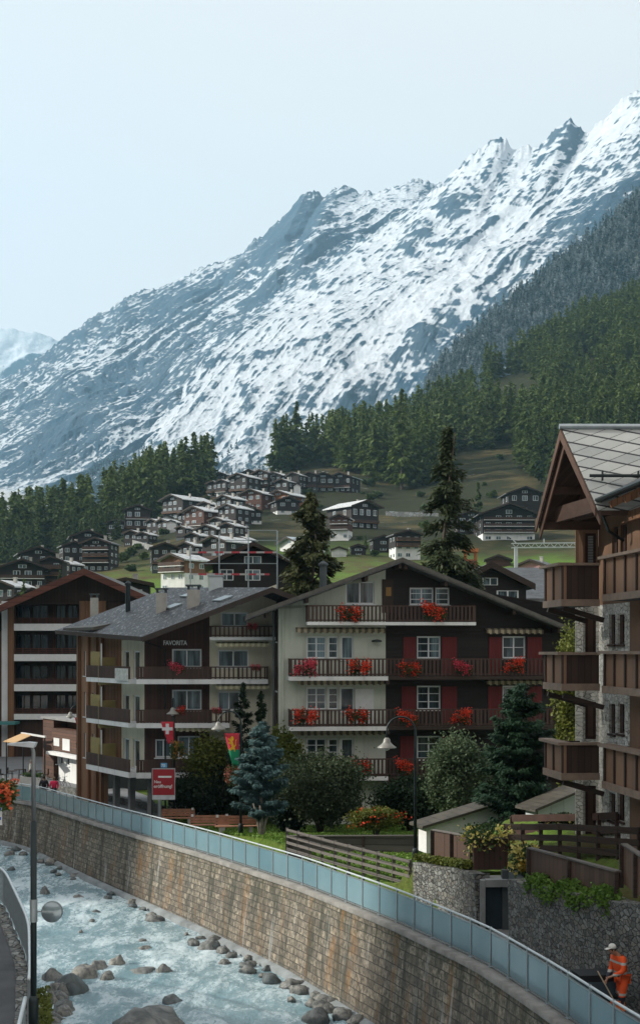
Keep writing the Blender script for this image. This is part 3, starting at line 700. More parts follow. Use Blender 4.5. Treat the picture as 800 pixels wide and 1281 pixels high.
# ------------------------------------------------------------------ building kit
class W(MB):
    """mesh collected in world coordinates, stored relative to org (the base point of the thing it belongs to)"""
    def __init__(s, org): super().__init__(); s.org = Vector(org)
    def build(s, name, m, parent=None, smooth=False, loc=None, rz=None, base=None):
        if not s.v: return None
        s.v = [(v[0]-s.org.x, v[1]-s.org.y, v[2]-s.org.z) for v in s.v]
        return super().build(name, m, parent, smooth, loc, rz)
class Plane:
    """upright wall plane from A to B in plan (left to right seen from outside)"""
    def __init__(s, A, B, org):
        s.A = Vector((A[0], A[1])); s.B = Vector((B[0], B[1])); s.d = (s.B - s.A).normalized(); s.n = Vector((s.d.y, -s.d.x)); s.L = (s.B - s.A).length; s.org = org
    def hit(s, px, py, out=0.0):
        A = s.A + s.n * out; k = (px - CX) / F           # X = k Y
        u = (k * A.y - A.x) / (s.d.x - k * s.d.y); Y = A.y + u * s.d.y
        return u, CZ + (HY - py) / F * Y
    def pt(s, u, z, out=0.0):
        p = s.A + s.d * u + s.n * out; return Vector((p.x, p.y, z))
    def box(s, mb, u0, u1, z0, z1, o0, o1):
        vs = [s.pt(u, z, o) for z in (z0, z1) for (u, o) in ((u0, o0), (u1, o0), (u1, o1), (u0, o1))]
        mb.add(vs, [(0,1,2,3),(4,7,6,5),(0,4,5,1),(1,5,6,2),(2,6,7,3),(3,7,4,0)]); return mb
    def wall(s, mb, u0, u1, z0, z1, holes=(), t=.28):
        us = sorted({u0, u1} | {min(max(h[i], u0), u1) for h in holes for i in (0, 1)}); zs = sorted({z0, z1} | {min(max(h[i], z0), z1) for h in holes for i in (2, 3)})
        def solid(i, j):
            if i < 0 or j < 0 or i >= len(us)-1 or j >= len(zs)-1: return False
            cu = (us[i]+us[i+1])/2; cz = (zs[j]+zs[j+1])/2
            return not any(h[0] < cu < h[1] and h[2] < cz < h[3] for h in holes)
        for i in range(len(us)-1):
            for j in range(len(zs)-1):
                if not solid(i, j): continue
                a, b, c, d = us[i], us[i+1], zs[j], zs[j+1]; q = lambda *p: mb.add(p, [(0,1,2,3)])
                q(s.pt(a,c), s.pt(b,c), s.pt(b,d), s.pt(a,d)); q(s.pt(a,c,-t), s.pt(a,d,-t), s.pt(b,d,-t), s.pt(b,c,-t))
                if not solid(i-1, j): q(s.pt(a,c), s.pt(a,d), s.pt(a,d,-t), s.pt(a,c,-t))
                if not solid(i+1, j): q(s.pt(b,c), s.pt(b,c,-t), s.pt(b,d,-t), s.pt(b,d))
                if not solid(i, j-1): q(s.pt(a,c), s.pt(a,c,-t), s.pt(b,c,-t), s.pt(b,c))
                if not solid(i, j+1): q(s.pt(a,d), s.pt(b,d), s.pt(b,d,-t), s.pt(a,d,-t))
        return mb
    def window(s, parent, u0, u1, z0, z1, fm=None, gm=None, nv=2, nh=0, fw=.09, inset=.12, sill=True, name='window'):
        m = W(s.org); o0, o1 = -inset - .05, -inset + .02
        s.box(m, u0, u0+fw, z0, z1, o0, o1); s.box(m, u1-fw, u1, z0, z1, o0, o1); s.box(m, u0+fw, u1-fw, z0, z0+fw, o0, o1); s.box(m, u0+fw, u1-fw, z1-fw, z1, o0, o1)
        for i in range(1, nv): c = u0 + (u1-u0)*i/nv; s.box(m, c-fw*.45, c+fw*.45, z0+fw, z1-fw, o0, o1)
        for i in range(1, nh+1): c = z0 + (z1-z0)*i/(nh+1); s.box(m, u0+fw, u1-fw, c-fw*.22, c+fw*.22, o0+.015, o1-.012)
        if sill: s.box(m, u0-.06, u1+.06, z0-.07, z0-.003, -inset, .06)
        f = m.build(name, fm or MT['frame_white'], parent)
        g = W(s.org); s.box(g, u0+fw*.5, u1-fw*.5, z0+fw*.5, z1-fw*.5, -inset-.035, -inset-.02); g.build('pane', gm or MT['glass'], f)
        return f
    def balcony(s, parent, u0, u1, zb, zt, zr, dep=1.3, slab=None, rail=None, bw=.12, gap=.05, sides=(1, 1), post=None, start=0.0, toprail=.07):
        m = W(s.org); s.box(m, u0, u1, zb, zt, start + .01, dep); b = m.build('balcony', slab or MT['plaster'], parent)
        r = W(s.org); o = dep - .06
        s.box(r, u0, u1, zr - toprail, zr, o - .05, o + .05); s.box(r, u0, u1, zt + .06, zt + .13, o - .03, o + .03)
        n = max(1, int((u1-u0) / (bw+gap)))
        for i in range(n):
            a = u0 + (i + .15) * (u1-u0)/n; s.box(r, a, a + bw * (u1-u0)/n/(bw+gap), zt + .02, zr - toprail - .003, o + .031, o + .055)
        for k, u in enumerate((u0 + .03, u1 - .03)):
            if not sides[k]: continue
            s.box(r, u-.03, u+.03, zr - toprail, zr, start + .02, o - .052)
            n = max(1, int((dep-start) / (bw+gap)))
            for i in range(n):
                a = start + .03 + i * (dep-start-.12)/n; s.box(r, u-.015, u+.015, zt + .02, zr - toprail - .003, a, a + bw)
        for i in range(int((u1-u0)/2.4) + 2):
            u = u0 + .05 + i * (u1-u0-.1)/(int((u1-u0)/2.4) + 1); s.box(r, u-.045, u+.045, zt + .001, zr - toprail - .004, o - .045, o + .028)
        r.build('balcony_railing', rail or MT['wood_rail'], b)
        return b
def m_stripes(name, c1, c2, w=.16, ax=0):
    t = NT(name); s = t.n('SeparateXYZ', {0: t.obj()}); f = t.math('FRACT', t.math('DIVIDE', s.outputs[ax], w))
    t.bsdf(t.mix(t.math('GREATER_THAN', f, .5), c1, c2), .85); return t.m
MT['awning'] = m_stripes('striped_awning_cloth', (.42, .36, .25), (.14, .12, .09), .36)
MT['awning2'] = m_stripes('pale_striped_awning_cloth', (.62, .58, .42), (.40, .36, .22), .32)
def awning(pl, parent, u0, u1, z, drop=.22, out=.5, m=None, o0=.05):
    mb = W(pl.org); A = [pl.pt(u0, z+.1, o0), pl.pt(u1, z+.1, o0), pl.pt(u1, z, out), pl.pt(u0, z, out)]
    mb.add(A + [a - Vector((0,0,.03)) for a in A], [(0,1,2,3),(7,6,5,4),(0,4,5,1),(2,6,7,3),(1,5,6,2),(3,7,4,0)])
    n = max(3, int((u1-u0)/.18))
    for i in range(n):
        a = u0 + (u1-u0)*i/n; b = u0 + (u1-u0)*(i+1)/n; k = drop*(1 if i % 2 else .78); pl.box(mb, a, b, z-k, z-.031, out-.012, out)
    mb.build('awning', m or MT['awning'], parent)
def gable_roof(org, parent, eL, ap, eR, back, th, m, verge=None, vh=None, name='roof', fascia=True):
    """eL, ap, eR: points of the front edge (top of the roof); back: vector to the rear"""
    mb = W(org); dz = Vector((0, 0, th)); back = Vector(back); eL, ap, eR = Vector(eL), Vector(ap), Vector(eR)
    mb.extr([eL, ap, eR, eR - dz, ap - dz, eL - dz], back)
    r = mb.build(name, m, parent)
    if verge:
        f = -back.normalized() * .05; vh = vh or th * 1.3; h = Vector((0, 0, vh)); up = Vector((0, 0, .03)); v = W(org)
        for a, b in ((eL, ap), (ap, eR)):
            v.extr([a + up, b + up, b + up - h, a + up - h], f)
        for e, s_ in ((eL, -1), (eR, 1)):
            g = (eR - eL).normalized() * .05 * s_; v.extr([e + up*.5 - f*.5, e + back, e + back - dz*1.1, e - dz*1.1 - f*.5], g)
        v.build('verge_board', verge, r)
    return r
def chimney(org, parent, x, y, z0, z1, w, d=None, m=None, cap=True):
    d = d or w; mb = W(org); mb.box(x-w/2, x+w/2, y-d/2, y+d/2, z0, z1)
    c = mb.build('chimney', m or MT['chimney'], parent)
    if cap:
        k = W(org)
        for sx in (-1, 1):
            for sy in (-1, 1): k.box(x+sx*w*.42-.04, x+sx*w*.42+.04, y+sy*d*.42-.04, y+sy*d*.42+.04, z1, z1+.22)
        k.box(x-w*.62, x+w*.62, y-d*.62, y+d*.62, z1+.22, z1+.3); k.build('chimney_cap', MT['concrete_dark'], c)
    return c
def pipe(org, parent, x, y, z0, z1, r, m, name='flue'):
    mb = W(org); mb.lathe((x, y, 0), [(r, z0), (r, z1), (r*1.35, z1), (r*1.35, z1+.12), (.02, z1+.3)], 10); return mb.build(name, m, parent)

# ------------------------------------------------------------------ the chalet with the geraniums
def main_chalet():
    org = Vector((-2.34, 75.0, float(pathZ(75)) - .3)); zb = org.z
    root = thing('apartment_chalet', 'four storey chalet, half pale plaster, half black timber with red panels, geraniums on balconies', 'chalet', org)
    a = R(5); A = (org.x, org.y); L = 16.4; B = (A[0] + L*math.cos(a), A[1] + L*math.sin(a))
    fr = Plane(A, B, org); H = lambda px, py, o=0.0: fr.hit(px, py, o)
    wd = 482
    uS = H(wd, 800)[0]; zr = H(400, 765)[1]
    # windows: (x0, x1, y0, y1, mullions, bars, plaster side)
    wins = [(432,468,727,756,2,0), (383,408,796,824,2,2), (410,423,796,824,1,2), (426,442,796,825,1,0), (383,408,860,888,2,2), (410,423,860,888,1,2), (425,443,860,890,1,0),
            (383,408,924,950,2,2), (410,423,924,950,1,2), (426,442,924,952,1,0)]
    win2 = [(512,542,735,757,2,2), (544,562,735,757,1,2), (521,551,796,824,2,2), (628,657,796,824,2,1), (521,551,858,888,2,2), (628,657,858,888,2,1), (521,551,921,950,2,2), (628,657,921,950,2,1)]
    def rect(w): u0, z1 = H(w[0], w[2]); u1, z0 = H(w[1], w[3]); return (u0, u1, z0, z1)
    zE = H(400, 757)[1]
    dz = 4.0
    mb = W(org); fr.wall(mb, 0, uS, zb, zE, [rect(w) for w in wins[1:]]); 
    # gable part of the plaster half follows the roof slope
    ap = H(503, 698, 1.6); sl = lambda px: 0
    eL = fr.hit(310, 769, 1.6); eR = fr.hit(724, 790, 1.6)
    def roofz(u):
        return eL[1] + (ap[1]-eL[1])*(u-eL[0])/(ap[0]-eL[0]) if u < ap[0] else eR[1] + (ap[1]-eR[1])*(eR[0]-u)/(eR[0]-ap[0])
    def gab(mb, u0, u1, z0, o0=0.0, t=.28):
        poly = [(u0, z0), (u1, z0), (u1, roofz(u1) - .3)] + ([(ap[0], ap[1] - .3)] if u0 < ap[0] < u1 else []) + [(u0, roofz(u0) - .3)]
        mb.extr([fr.pt(u, z, o0) for u, z in poly], fr.pt(0, 0, -t) - fr.pt(0, 0, 0))
    r0 = rect(wins[0]); gab(mb, 0, r0[0], zE); gab(mb, r0[1], uS, zE); gab(mb, r0[0], r0[1], r0[3])
    mb.build('plaster_wall', MT['cream'], root)
    mb = W(org); fr.wall(mb, uS, L, zb, zE, [rect(w) for w in win2[2:]]); rr = [rect(w) for w in win2[:2]]
    gab(mb, uS, rr[0][0], zE); gab(mb, rr[0][0], rr[1][1], rr[0][3]); gab(mb, rr[1][1], L, zE); fr.wall(mb, rr[0][0], rr[1][1], zE, rr[0][3], rr)
    mb.build('timber_wall', MT['wood_black'], root)
    for w in wins + win2:
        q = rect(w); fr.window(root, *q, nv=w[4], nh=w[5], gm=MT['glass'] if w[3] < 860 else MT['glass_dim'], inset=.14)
    # backing so that nothing shows through
    mb = W(org); fr.wall(mb, .3, L-.3, zb, zE, [], .1); mb.v = [tuple(Vector(v) + Vector((-fr.n.x, -fr.n.y, 0)) * .6) for v in mb.v]; mb.build('inner_wall', MT['concrete_dark'], root)
    red = m_board('red_shutter_paint', (.14, .012, .014), .12, 'v', var=.2)
    for (x0, x1, y0, y1) in ((504,520,797,846),(552,571,797,846),(611,627,797,846),(659,677,797,846),(502,520,859,909),(552,571,859,909),(610,627,859,909),(659,677,859,909),(500,520,921,972),(552,570,921,972)):
        u0, z1 = H(x0, y0); u1, z0 = H(x1, y1); m = W(org); fr.box(m, u0, u1, z0, z1, .01, .06); m.build('red_panel', red, root)
    # side walls and rear
    D = 13.0; back = Vector((-fr.n.x, -fr.n.y, 0)) * D
    sl_ = Plane((A[0] + back.x, A[1] + back.y), A, org); sr = Plane(B, (B[0]+back.x, B[1]+back.y), org)
    side_w = [(D-2.2, D-.9, zb + 2.1 + k*2.83, zb + 3.5 + k*2.83) for k in range(4)] + [(D-6, D-4.6, zb + 2.1 + k*2.83, zb + 3.5 + k*2.83) for k in range(4)]
    zLe = roofz(0) - .3; zRe = roofz(L) - .3
    m = W(org); sl_.wall(m, 0, D - .001, zb, zLe, side_w); m.build('side_wall', MT['wood_dark'], root); m = W(org); sr.wall(m, .001, D, zb, zRe, []); m.build('side_wall', MT['wood_dark'], root)
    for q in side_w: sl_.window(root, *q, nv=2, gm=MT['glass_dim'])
    m = W(org); rw = Plane((B[0]+back.x, B[1]+back.y), (A[0]+back.x, A[1]+back.y), org); rw.wall(m, .29, L-.29, zb, min(zLe, zRe), []); m.build('rear_wall', MT['wood_dark'], root)
    # roof
    gable_roof(org, root, fr.pt(eL[0], eL[1], 1.6), fr.pt(ap[0], ap[1], 1.6), fr.pt(eR[0], eR[1], 1.6), Vector((-fr.n.x, -fr.n.y, 0)) * (D + 2.6), .26, MT['roof'], m_plain('grey_verge_board', (.10, .095, .085), .8, .3, 3, .3), .22)
    for k in (0.02, .3, .72, 1.0):                      # purlins carrying the overhang
        for e, s_ in ((eL, 1), (eR, -1)):
            u = e[0] + (ap[0]-e[0]) * k * .92 + s_*.9; z = roofz(u) - .27
            m = W(org); fr.box(m, u-.09, u+.09, z-.26, z-.002, -.2, 1.45); m.build('purlin', MT['wood_dark'], root)
    # balconies: (x0, x1, rail top, slab top, slab bottom, plaster-side end)
    for (x0, x1, yr, yt, yb, sp) in ((384,595,757,778,782,None),(362,692,824,846,851,485),(362,692,888,909,914,485),(362,690,950,972,977,485)):
        o = 1.35; u0, z_r = fr.hit(x0, yr, o); u1, z_t = fr.hit(x1, yt, o); _, z_b = fr.hit(x0, yb, o)
        z_t = fr.hit(x0, yt, o)[1]
        fr.balcony(root, u0, u1, z_b, z_t, z_r, o, slab=MT['plaster'] if sp is None else MT['wood_dark'], rail=MT['wood_rail'], bw=.115, gap=.105)
        if sp:
            us = fr.hit(sp, yb, o)[0]; m = W(org); fr.box(m, u0-.03, us, z_b-.03, z_t-.02, .02, o+.03); m.build('slab_edge', MT['plaster'], root)
        if sp:
            m = W(org); fr.box(m, u1-.12, u1, z_b-.9, z_b, .0, .12); m.build('bracket', MT['wood_dark'], root); m = W(org); fr.box(m, us-.1, us+.1, z_b-.25, z_b, .0, o); m.build('bracket', MT['wood_dark'], root)
    for (x0, x1, y) in ((370,482,787),(372,482,852),(372,482,915),(608,679,788),(608,680,852)):
        u0, z = H(x0, y, .45); u1, _ = H(x1, y, .45); awning(fr, root, u0, u1, z, .24, .5, MT['awning'])
    # door leaf, wall lamp, chimneys, flue
    u0, z1 = H(444, 862); u1, z0 = H(467, 888); m = W(org); fr.box(m, u0, u1, z0 - .8, z1, .01, .05); m.build('panel', MT['white'], root)
    u, z = H(484, 738); m = W(org); fr.box(m, u-.3, u+.35, z-1.3, z+.6, .005, .03); m.build('door', m_plain('door_recess', (.03, .015, .008), .6), root)
    m = W(org); fr.box(m, u-.08, u+.22, z-.35, z+.15, .035, .06); m.build('door_pane', m_plain('amber_glass', (.30, .16, .04), .3), root)
    u, z = H(470, 800); m = W(org); m.lathe(fr.pt(u, z, .3), [(.02, .0), (.28, -.06), (.3, -.14), (.05, -.16)], 12); fr.box(m, u-.02, u+.02, z-.05, z-.01, 0, .3); m.build('wall_lamp', MT['iron'], root)
    m = W(org); p0 = fr.pt(-.25, zLe, -.3); m.tube([p0, (p0.x, p0.y, zb)], .06, 8); m.build('downpipe', MT['concrete_dark'], root)
    m = W(org); p1 = fr.pt(.25, zLe - .1, .12); m.tube([(p1.x, p1.y, zLe-.1), (p1.x, p1.y, zb)], .05, 8); m.build('downpipe', MT['cream'], root)
    q = P(404, 720, 81); pipe(org, root, q.x, q.y, roofz(2) - 1.0, q.z + .6, .22, MT['concrete_dark'])
    return fr, H
FR, FH = main_chalet()

# geraniums hanging on the balcony rails
def clump_mesh(name, n, w, d, h, size, seed, droop=.35, density=6):
    rs = np.random.RandomState(seed); nc = max(4, int(n / 45)); cc = rs.uniform(-1, 1, (nc, 3)) * [w/2*.8, d/2, h/2*.75]
    idx = rs.randint(0, nc, n); p = cc[idx] + rs.normal(size=(n, 3)) * [w*.1, d*.22, h*.14]; p[:, 2] -= droop * h * rs.rand(n) ** 2
    return leaf_cloud(name, p, size, rs, (0, -.5, .6))
def leaf_cloud(name, p, size, rs, bias=(0, 0, .4), aspect=1.4, quad=True):
    n = len(p); nr = rs.normal(size=(n, 3)) + np.array(bias); nr /= np.linalg.norm(nr, axis=1)[:, None] + 1e-9
    t = np.cross(nr, rs.normal(size=(n, 3))); t /= np.linalg.norm(t, axis=1)[:, None] + 1e-9; b = np.cross(nr, t)
    s = (size * (.6 + .8 * rs.rand(n)))[:, None]
    v = np.stack([p - t*s*aspect*.5, p - b*s*.5 + nr*s*.12, p + t*s*aspect*.5, p + b*s*.5 + nr*s*.12], 1).reshape(-1, 3)
    f = np.arange(4*n).reshape(n, 4); return np_mesh(name, v, f)
MT['geranium'] = m_foliage('geranium_petals', (.50, .018, .012), (.85, .09, .03), 6, .5, .2)
MT['geranium_pink'] = m_foliage('pink_geranium_petals', (.55, .03, .07), (.85, .14, .2), 6, .5, .2)
MT['geranium_leaf'] = m_foliage('geranium_leaves', (.02, .045, .012), (.06, .11, .03), 5, .55, .2)
MT['yellow_petal'] = m_foliage('yellow_petals', (.40, .34, .06), (.75, .66, .25), 6, .5, .2)
FLOW = []
for i in range(4):
    a = clump_mesh('blossoms', 520, 1.35, .42, .85, .075, 10+i); b = clump_mesh('leaves', 420, 1.3, .36, .7, .08, 30+i)
    c = MB(); c.box(-.55, .55, -.1, .1, -.2, .0); ob = c.build('box', m_plain('terracotta_box', (.10, .035, .02), .8)); FLOW.append((a, b, ob.data)); bpy.data.objects.remove(ob)
def geranium(px, py, w, pl, out, label, i, mat='geranium', k=1.0, group='geranium boxes on the balconies of the black and cream chalet', hh=None):
    u, z = pl.hit(px, py, out); p = pl.pt(u, z, out); s = w / F * p.y / 1.45
    r = thing('flower_box', label, 'flower box', p, math.atan2(pl.d.y, pl.d.x), group)
    for nm, me, m in (('blossoms', FLOW[i % 4][0], MT[mat]), ('leaves', FLOW[i % 4][1], MT['geranium_leaf']), ('planter', FLOW[i % 4][2], None)):
        o = bpy.data.objects.new(nm, me.copy() if m and not me.materials else me); COL.objects.link(o); o.parent = r
        if m:
            if not o.data.materials: o.data.materials.append(m)
        o.scale = (s, s, (hh or s) if nm != 'planter' else 1.0)
        if nm == 'leaves': o.location = (0, .05, -.08)
G = [(438,766,34,'geranium box with bright red flowers on the cream half of the top balcony'),(543,761,34,'geranium box with orange red flowers at the black half of the top balcony'),
 (382,833,32,'geranium box at the left end of the second balcony from the top'),(450,833,30,'red geranium box, second balcony from the top, before the glazed door of the cream half'),
 (513,835,30,'dark red geranium box, second balcony from the top, left of the first red panelled window'),(579,832,26,'pinkish geranium box, second balcony from the top, between the two red panelled windows'),
 (643,830,28,'geranium box under the rightmost window of the second balcony from the top'),
 (383,895,32,'orange red geranium box at the left end of the third balcony from the top'),(447,894,32,'geranium box below the white panel on the third balcony from the top'),
 (510,895,28,'sparse dark geranium box on the third balcony from the top, just behind the arched lamp'),(577,894,28,'thin geranium box in the middle of the black half, third balcony from the top'),
 (382,955,22,'geranium box mostly hidden by the round tree, left end of the lowest balcony'),(450,958,32,'geranium box above the round tree on the lowest balcony'),(508,956,28,'geranium box on the lowest balcony, right of the arched lamp pole')]
for i, g in enumerate(G): geranium(g[0], g[1], g[2], FR, 1.44, g[3], i, 'geranium_pink' if i in (2, 5) else 'geranium')
# ------------------------------------------------------------------ the hotel with the lettered gable, left of the geranium chalet
def text_mesh(name, txt, size, m, parent, loc, rot, ext=.02, align='LEFT', bold=False):
    cu = bpy.data.curves.new(name, 'FONT'); cu.body = txt; cu.size = size; cu.extrude = ext; cu.align_x = align
    if bold: cu.offset = size * .018
    o = bpy.data.objects.new(name, cu); COL.objects.link(o); dg = bpy.context.evaluated_depsgraph_get(); me = bpy.data.meshes.new_from_object(o.evaluated_get(dg)); bpy.data.objects.remove(o)
    k = bpy.data.objects.new(name, me); COL.objects.link(k); me.materials.clear(); me.materials.append(m); k.parent = parent; k.location = loc; k.rotation_euler = rot; return k
def lettered_hotel():
    A = (-10.4, 79.0); B = (-2.6, 79.25); org = Vector((A[0], A[1], float(pathZ(79)) - .25)); zb = org.z
    root = thing('hotel', 'brown timber hotel with white lettering on its gable, cream corner and wrap around balconies', 'hotel', org)
    fr = Plane(A, B, org); d = Vector((-.518, .855)); C = (A[0] + d.x*6.3, A[1] + d.y*6.3); E = (A[0] + d.x*10.6, A[1] + d.y*10.6)
    sd_ = Plane(C, A, org); wg = Plane(E, C, org)
    H = fr.hit
    eL = Vector(P(178, 797, 76.6)); ap = P(340, 735, 76.9); eR = ap + Vector((8.6, .1, -3.3)); back = Vector((-7.4, 12.2, .55))
    def rz_(u): return eL.z + (ap.z-eL.z) * ((A[0]+u) - eL.x) / (ap.x-eL.x) + .22
    def rect(x0, x1, y0, y1, pl=fr): u0, z1 = pl.hit(x0, y0); u1, z0 = pl.hit(x1, y1); return (u0, u1, z0, z1)
    uS = H(262, 800)[0]
    zt = H(200, 806)[1]; zt = min(zt, rz_(0.0))
    wf = [rect(215,252,812,835), rect(215,252,863,889), rect(194,214,925,948), rect(222,250,921,948)]
    wc = [rect(272,311,813,835), rect(272,300,865,889), rect(276,310,766,784)]
    m = W(org); fr.wall(m, 0, uS, zb + 2.6, zt, wf)
    m.extr([fr.pt(u, z) for u, z in ((0, zt), (uS, zt), (uS, rz_(uS)), (0, rz_(0)+.01))], (0, .28, 0)); m.build('timber_wall', m_board('red_brown_timber_wall', (.05, .021, .015), .2, 'v'), root)
    m = W(org); zc = H(280, 760)[1]; fr.wall(m, uS, fr.L, zb, zc, wc); m.extr([fr.pt(u, z) for u, z in ((uS, zc), (fr.L, zc), (fr.L, rz_(fr.L)), (uS, rz_(uS)))], (0, .28, 0)); m.build('plaster_wall', MT['cream2'], root)
    for q in wf + wc: fr.window(root, *q, nv=2, nh=0, gm=MT['glass'])
    # ground floor: set back, concrete pillars
    m = W(org); p2 = Plane((A[0]+1.2, A[1]+1.6), (B[0], B[1]+1.6), org); p2.wall(m, 0, 4.5, zb, zb+2.6, [(1, 2.2, zb+.2, zb+2.2)]); m.build('ground_floor_wall', m_plain('ground_floor_plaster', (.25, .24, .2), .9), root)
    p2.window(root, 1, 2.2, zb+.2, zb+2.2, nv=1, gm=MT['glass_dim'], name='door')
    m = W(org)
    for (u, o, pl_) in ((.15, -.3, fr), (3.2, -.3, fr), (.6, -.35, sd_), (3.0, -.35, sd_)): m = W(org); pl_.box(m, u, u+.35, zb, zb+2.6, o-.35, o); m.build('pillar', MT['concrete'], root)
    m = W(org); fr.box(m, 0, fr.L, zb+2.45, zb+2.61, -6, -.01); m.build('floor_slab', MT['concrete'], root)
    # side: cream strip with two windows on each floor, then yellow screens
    fl = [815, 865, 920]
    sw = []
    zf = [zb + 2.6 + 2.67*k for k in range(4)]
    us = sd_.L - 3.45
    for k in range(4):
        for (a, b) in ((us + .25, us + 1.15), (us + 1.75, us + 2.75)): sw.append((a, b, zf[k] + .45, zf[k] + 2.15))
    ze = eL.z - .05
    m = W(org); sd_.wall(m, us, sd_.L - .001, zb + 2.6, ze - .1, [w for w in sw if w[3] < ze - .2]); m.build('side_plaster_wall', MT['cream2'], root)
    m = W(org); sd_.wall(m, 0, us - .001, zb + 2.6, ze + .2, []); m.build('side_timber_wall', MT['wood_brown'], root)
    for q in sw:
        if q[3] < ze - .2: sd_.window(root, *q, nv=1, gm=MT['glass'], fw=.09)
    ye = m_plain('ochre_screen', (.26, .21, .08), .7, .1)
    for k in range(3):
        m = W(org); sd_.box(m, 2.0, 2.08, zf[k+0] + .05, zf[k] + 1.75, .05, 1.2); sd_.box(m, .4, 1.98, zf[k] + .95, zf[k] + 2.1, 1.02, 1.06); m.build('screen', ye, root)
        m = W(org); sd_.box(m, 2.1, 2.16, zf[k] + 1.0, zf[k] + 2.6, 1.0, 1.06); m.build('screen_post', MT['plaster'], root)
    # wing further back
    wz = [(u, u+.75, zf[k] + .5, zf[k] + 2.1) for k in range(4) for u in (.8, 2.3) if zf[k] + 2.1 < ze]
    m = W(org); wg.wall(m, 0, wg.L - .001, zb, ze + .5, wz); m.build('wing_wall', MT['wood_warm'], root)
    for q in wz: wg.window(root, *q, nv=1, gm=MT['glass'])
    m = W(org)
    for u in (.05, 1.75, 3.2, 4.0): wg.box(m, u, u+.3, zb, ze + .3, .01, .22)
    m.build('pilaster', MT['wood_brown'], root)
    # balconies round the corner
    for k, (yr, yt, yb) in enumerate(((834, 850, 856), (888, 905, 911), (951, 967, 974))):
        o = 1.25; z_r = fr.hit(200, yr, o)[1]; z_t = fr.hit(200, yt, o)[1]; z_b = fr.hit(200, yb, o)[1]
        x1 = (335, 287, 245)[k]; u1 = fr.hit(x1, yr, o)[0]
        uS2 = fr.hit(262, yr, o)[0]
        fr.balcony(root, -.35, min(u1, uS2) if k < 2 else u1, z_b, z_t, z_r, o, rail=MT['wood_rail'], bw=.16, gap=.02, sides=(0, 0 if k < 2 else 1))
        if k < 2: fr.balcony(root, uS2 + .002, u1, z_b, z_t, z_r, o, rail=MT['wood_rail'], bw=.09, gap=.16, sides=(0, 1))
        sd_.balcony(root, .0, sd_.L + .45, z_b + .005, z_t - .005, z_r - .004, o - .05, rail=MT['wood_rail'], bw=.16, gap=.02, sides=(1, 0))
    o = 1.25; u0, z_r = fr.hit(262, 783, o); z_t = fr.hit(262, 797, o)[1]; z_b = fr.hit(262, 801, o)[1]
    fr.balcony(root, u0, fr.L, z_b, z_t, z_r, o, rail=MT['wood_rail'], bw=.09, gap=.16, sides=(1, 1))
    for (x0, x1, y) in ((270, 336, 805), (270, 336, 858), (220, 284, 911)):
        u0, z = fr.hit(x0, y, 1.0); u1, _ = fr.hit(x1, y, 1.0); awning(fr, root, u0, u1, z, .22, 1.0, MT['awning2'], .1)
    # lettering
    u, z = fr.hit(204, 807, .05); u1, _ = fr.hit(234, 807, .05)
    tm = text_mesh('lettering', 'FAVORITA', .38, MT['white'], root, fr.pt(u, z, .03) - org, (R(90), 0, math.atan2(fr.d.y, fr.d.x)), .02, bold=True)
    w = max(v.co.x for v in tm.data.vertices); tm.scale = ((u1-u)/w, 1, 1)
    # board on the side rail
    m = W(org); q = sd_.hit(144, 836, 1.3), sd_.hit(160, 852, 1.3); sd_.box(m, q[0][0], q[1][0], q[1][1], q[0][1], 1.28, 1.32); m.build('notice_board', m_plain('notice_board_paint', (.5, .52, .5), .6, .3, 5), root)
    # roof
    gable_roof(org, root, eL, ap, eR, back, .22, MT['roof_speck'], m_plain('verge_board_brown', (.04, .03, .025), .8), .32)
    m = W(org); p = [P(100, 784, 93), P(150, 762, 93), P(196, 760, 91), P(196, 776, 90)]
    l = Vector((0, 0, -.2)); q0 = wg.pt(-.3, ze + .72, 1.0); q1 = wg.pt(-.3, ze + 2.3, -7.0); q2 = wg.pt(5.0, ze + 2.3, -7.0); q3 = wg.pt(5.0, ze + .72, 1.0)
    m.extr([q0, q1, q2, q3], l); m.build('rear_roof', MT['roof_brown'], root)
    m = W(org); p3 = eL + Vector((.2, .3, -.3)); m.tube([p3, (p3.x+.9, p3.y+1.6, p3.z - .4), (p3.x+.9, p3.y+1.6, zb)], .05, 8); m.build('downpipe', MT['iron'], root)
    for (px, y0, y1, Y, w) in ((202, 764, 742, 82, .62), (242, 757, 738, 80, .72)):
        c = P(px, y0, Y); chimney(org, root, c.x, c.y, c.z - .9, P(px, y1, Y).z, w)
    c = P(118, 772, 95); chimney(org, root, c.x, c.y, c.z - 1, P(118, 748, 95).z, .5)
    c = P(160, 765, 86); pipe(org, root, c.x, c.y, c.z - 1.5, P(160, 732, 86).z, .16, MT['iron'])
    c = P(270, 742, 83); m = W(org); m.box(c.x-.42, c.x+.42, c.y-.4, c.y+.4, c.z-1.4, P(270, 722, 83).z); v = m.build('vent_block', MT['metal_white'], root)
    m = W(org); m.box(c.x-.48, c.x+.48, c.y-.46, c.y+.46, P(270, 722, 83).z + .01, P(270, 720, 83).z + .02); m.build('vent_lid', MT['galv'], v)
    m = W(org)       # skylights and snow guards on the visible slope
    e1 = (ap - eL).normalized(); e2 = back.normalized(); nrm = e1.cross(e2).normalized() * -1
    if nrm.z < 0: nrm = -nrm
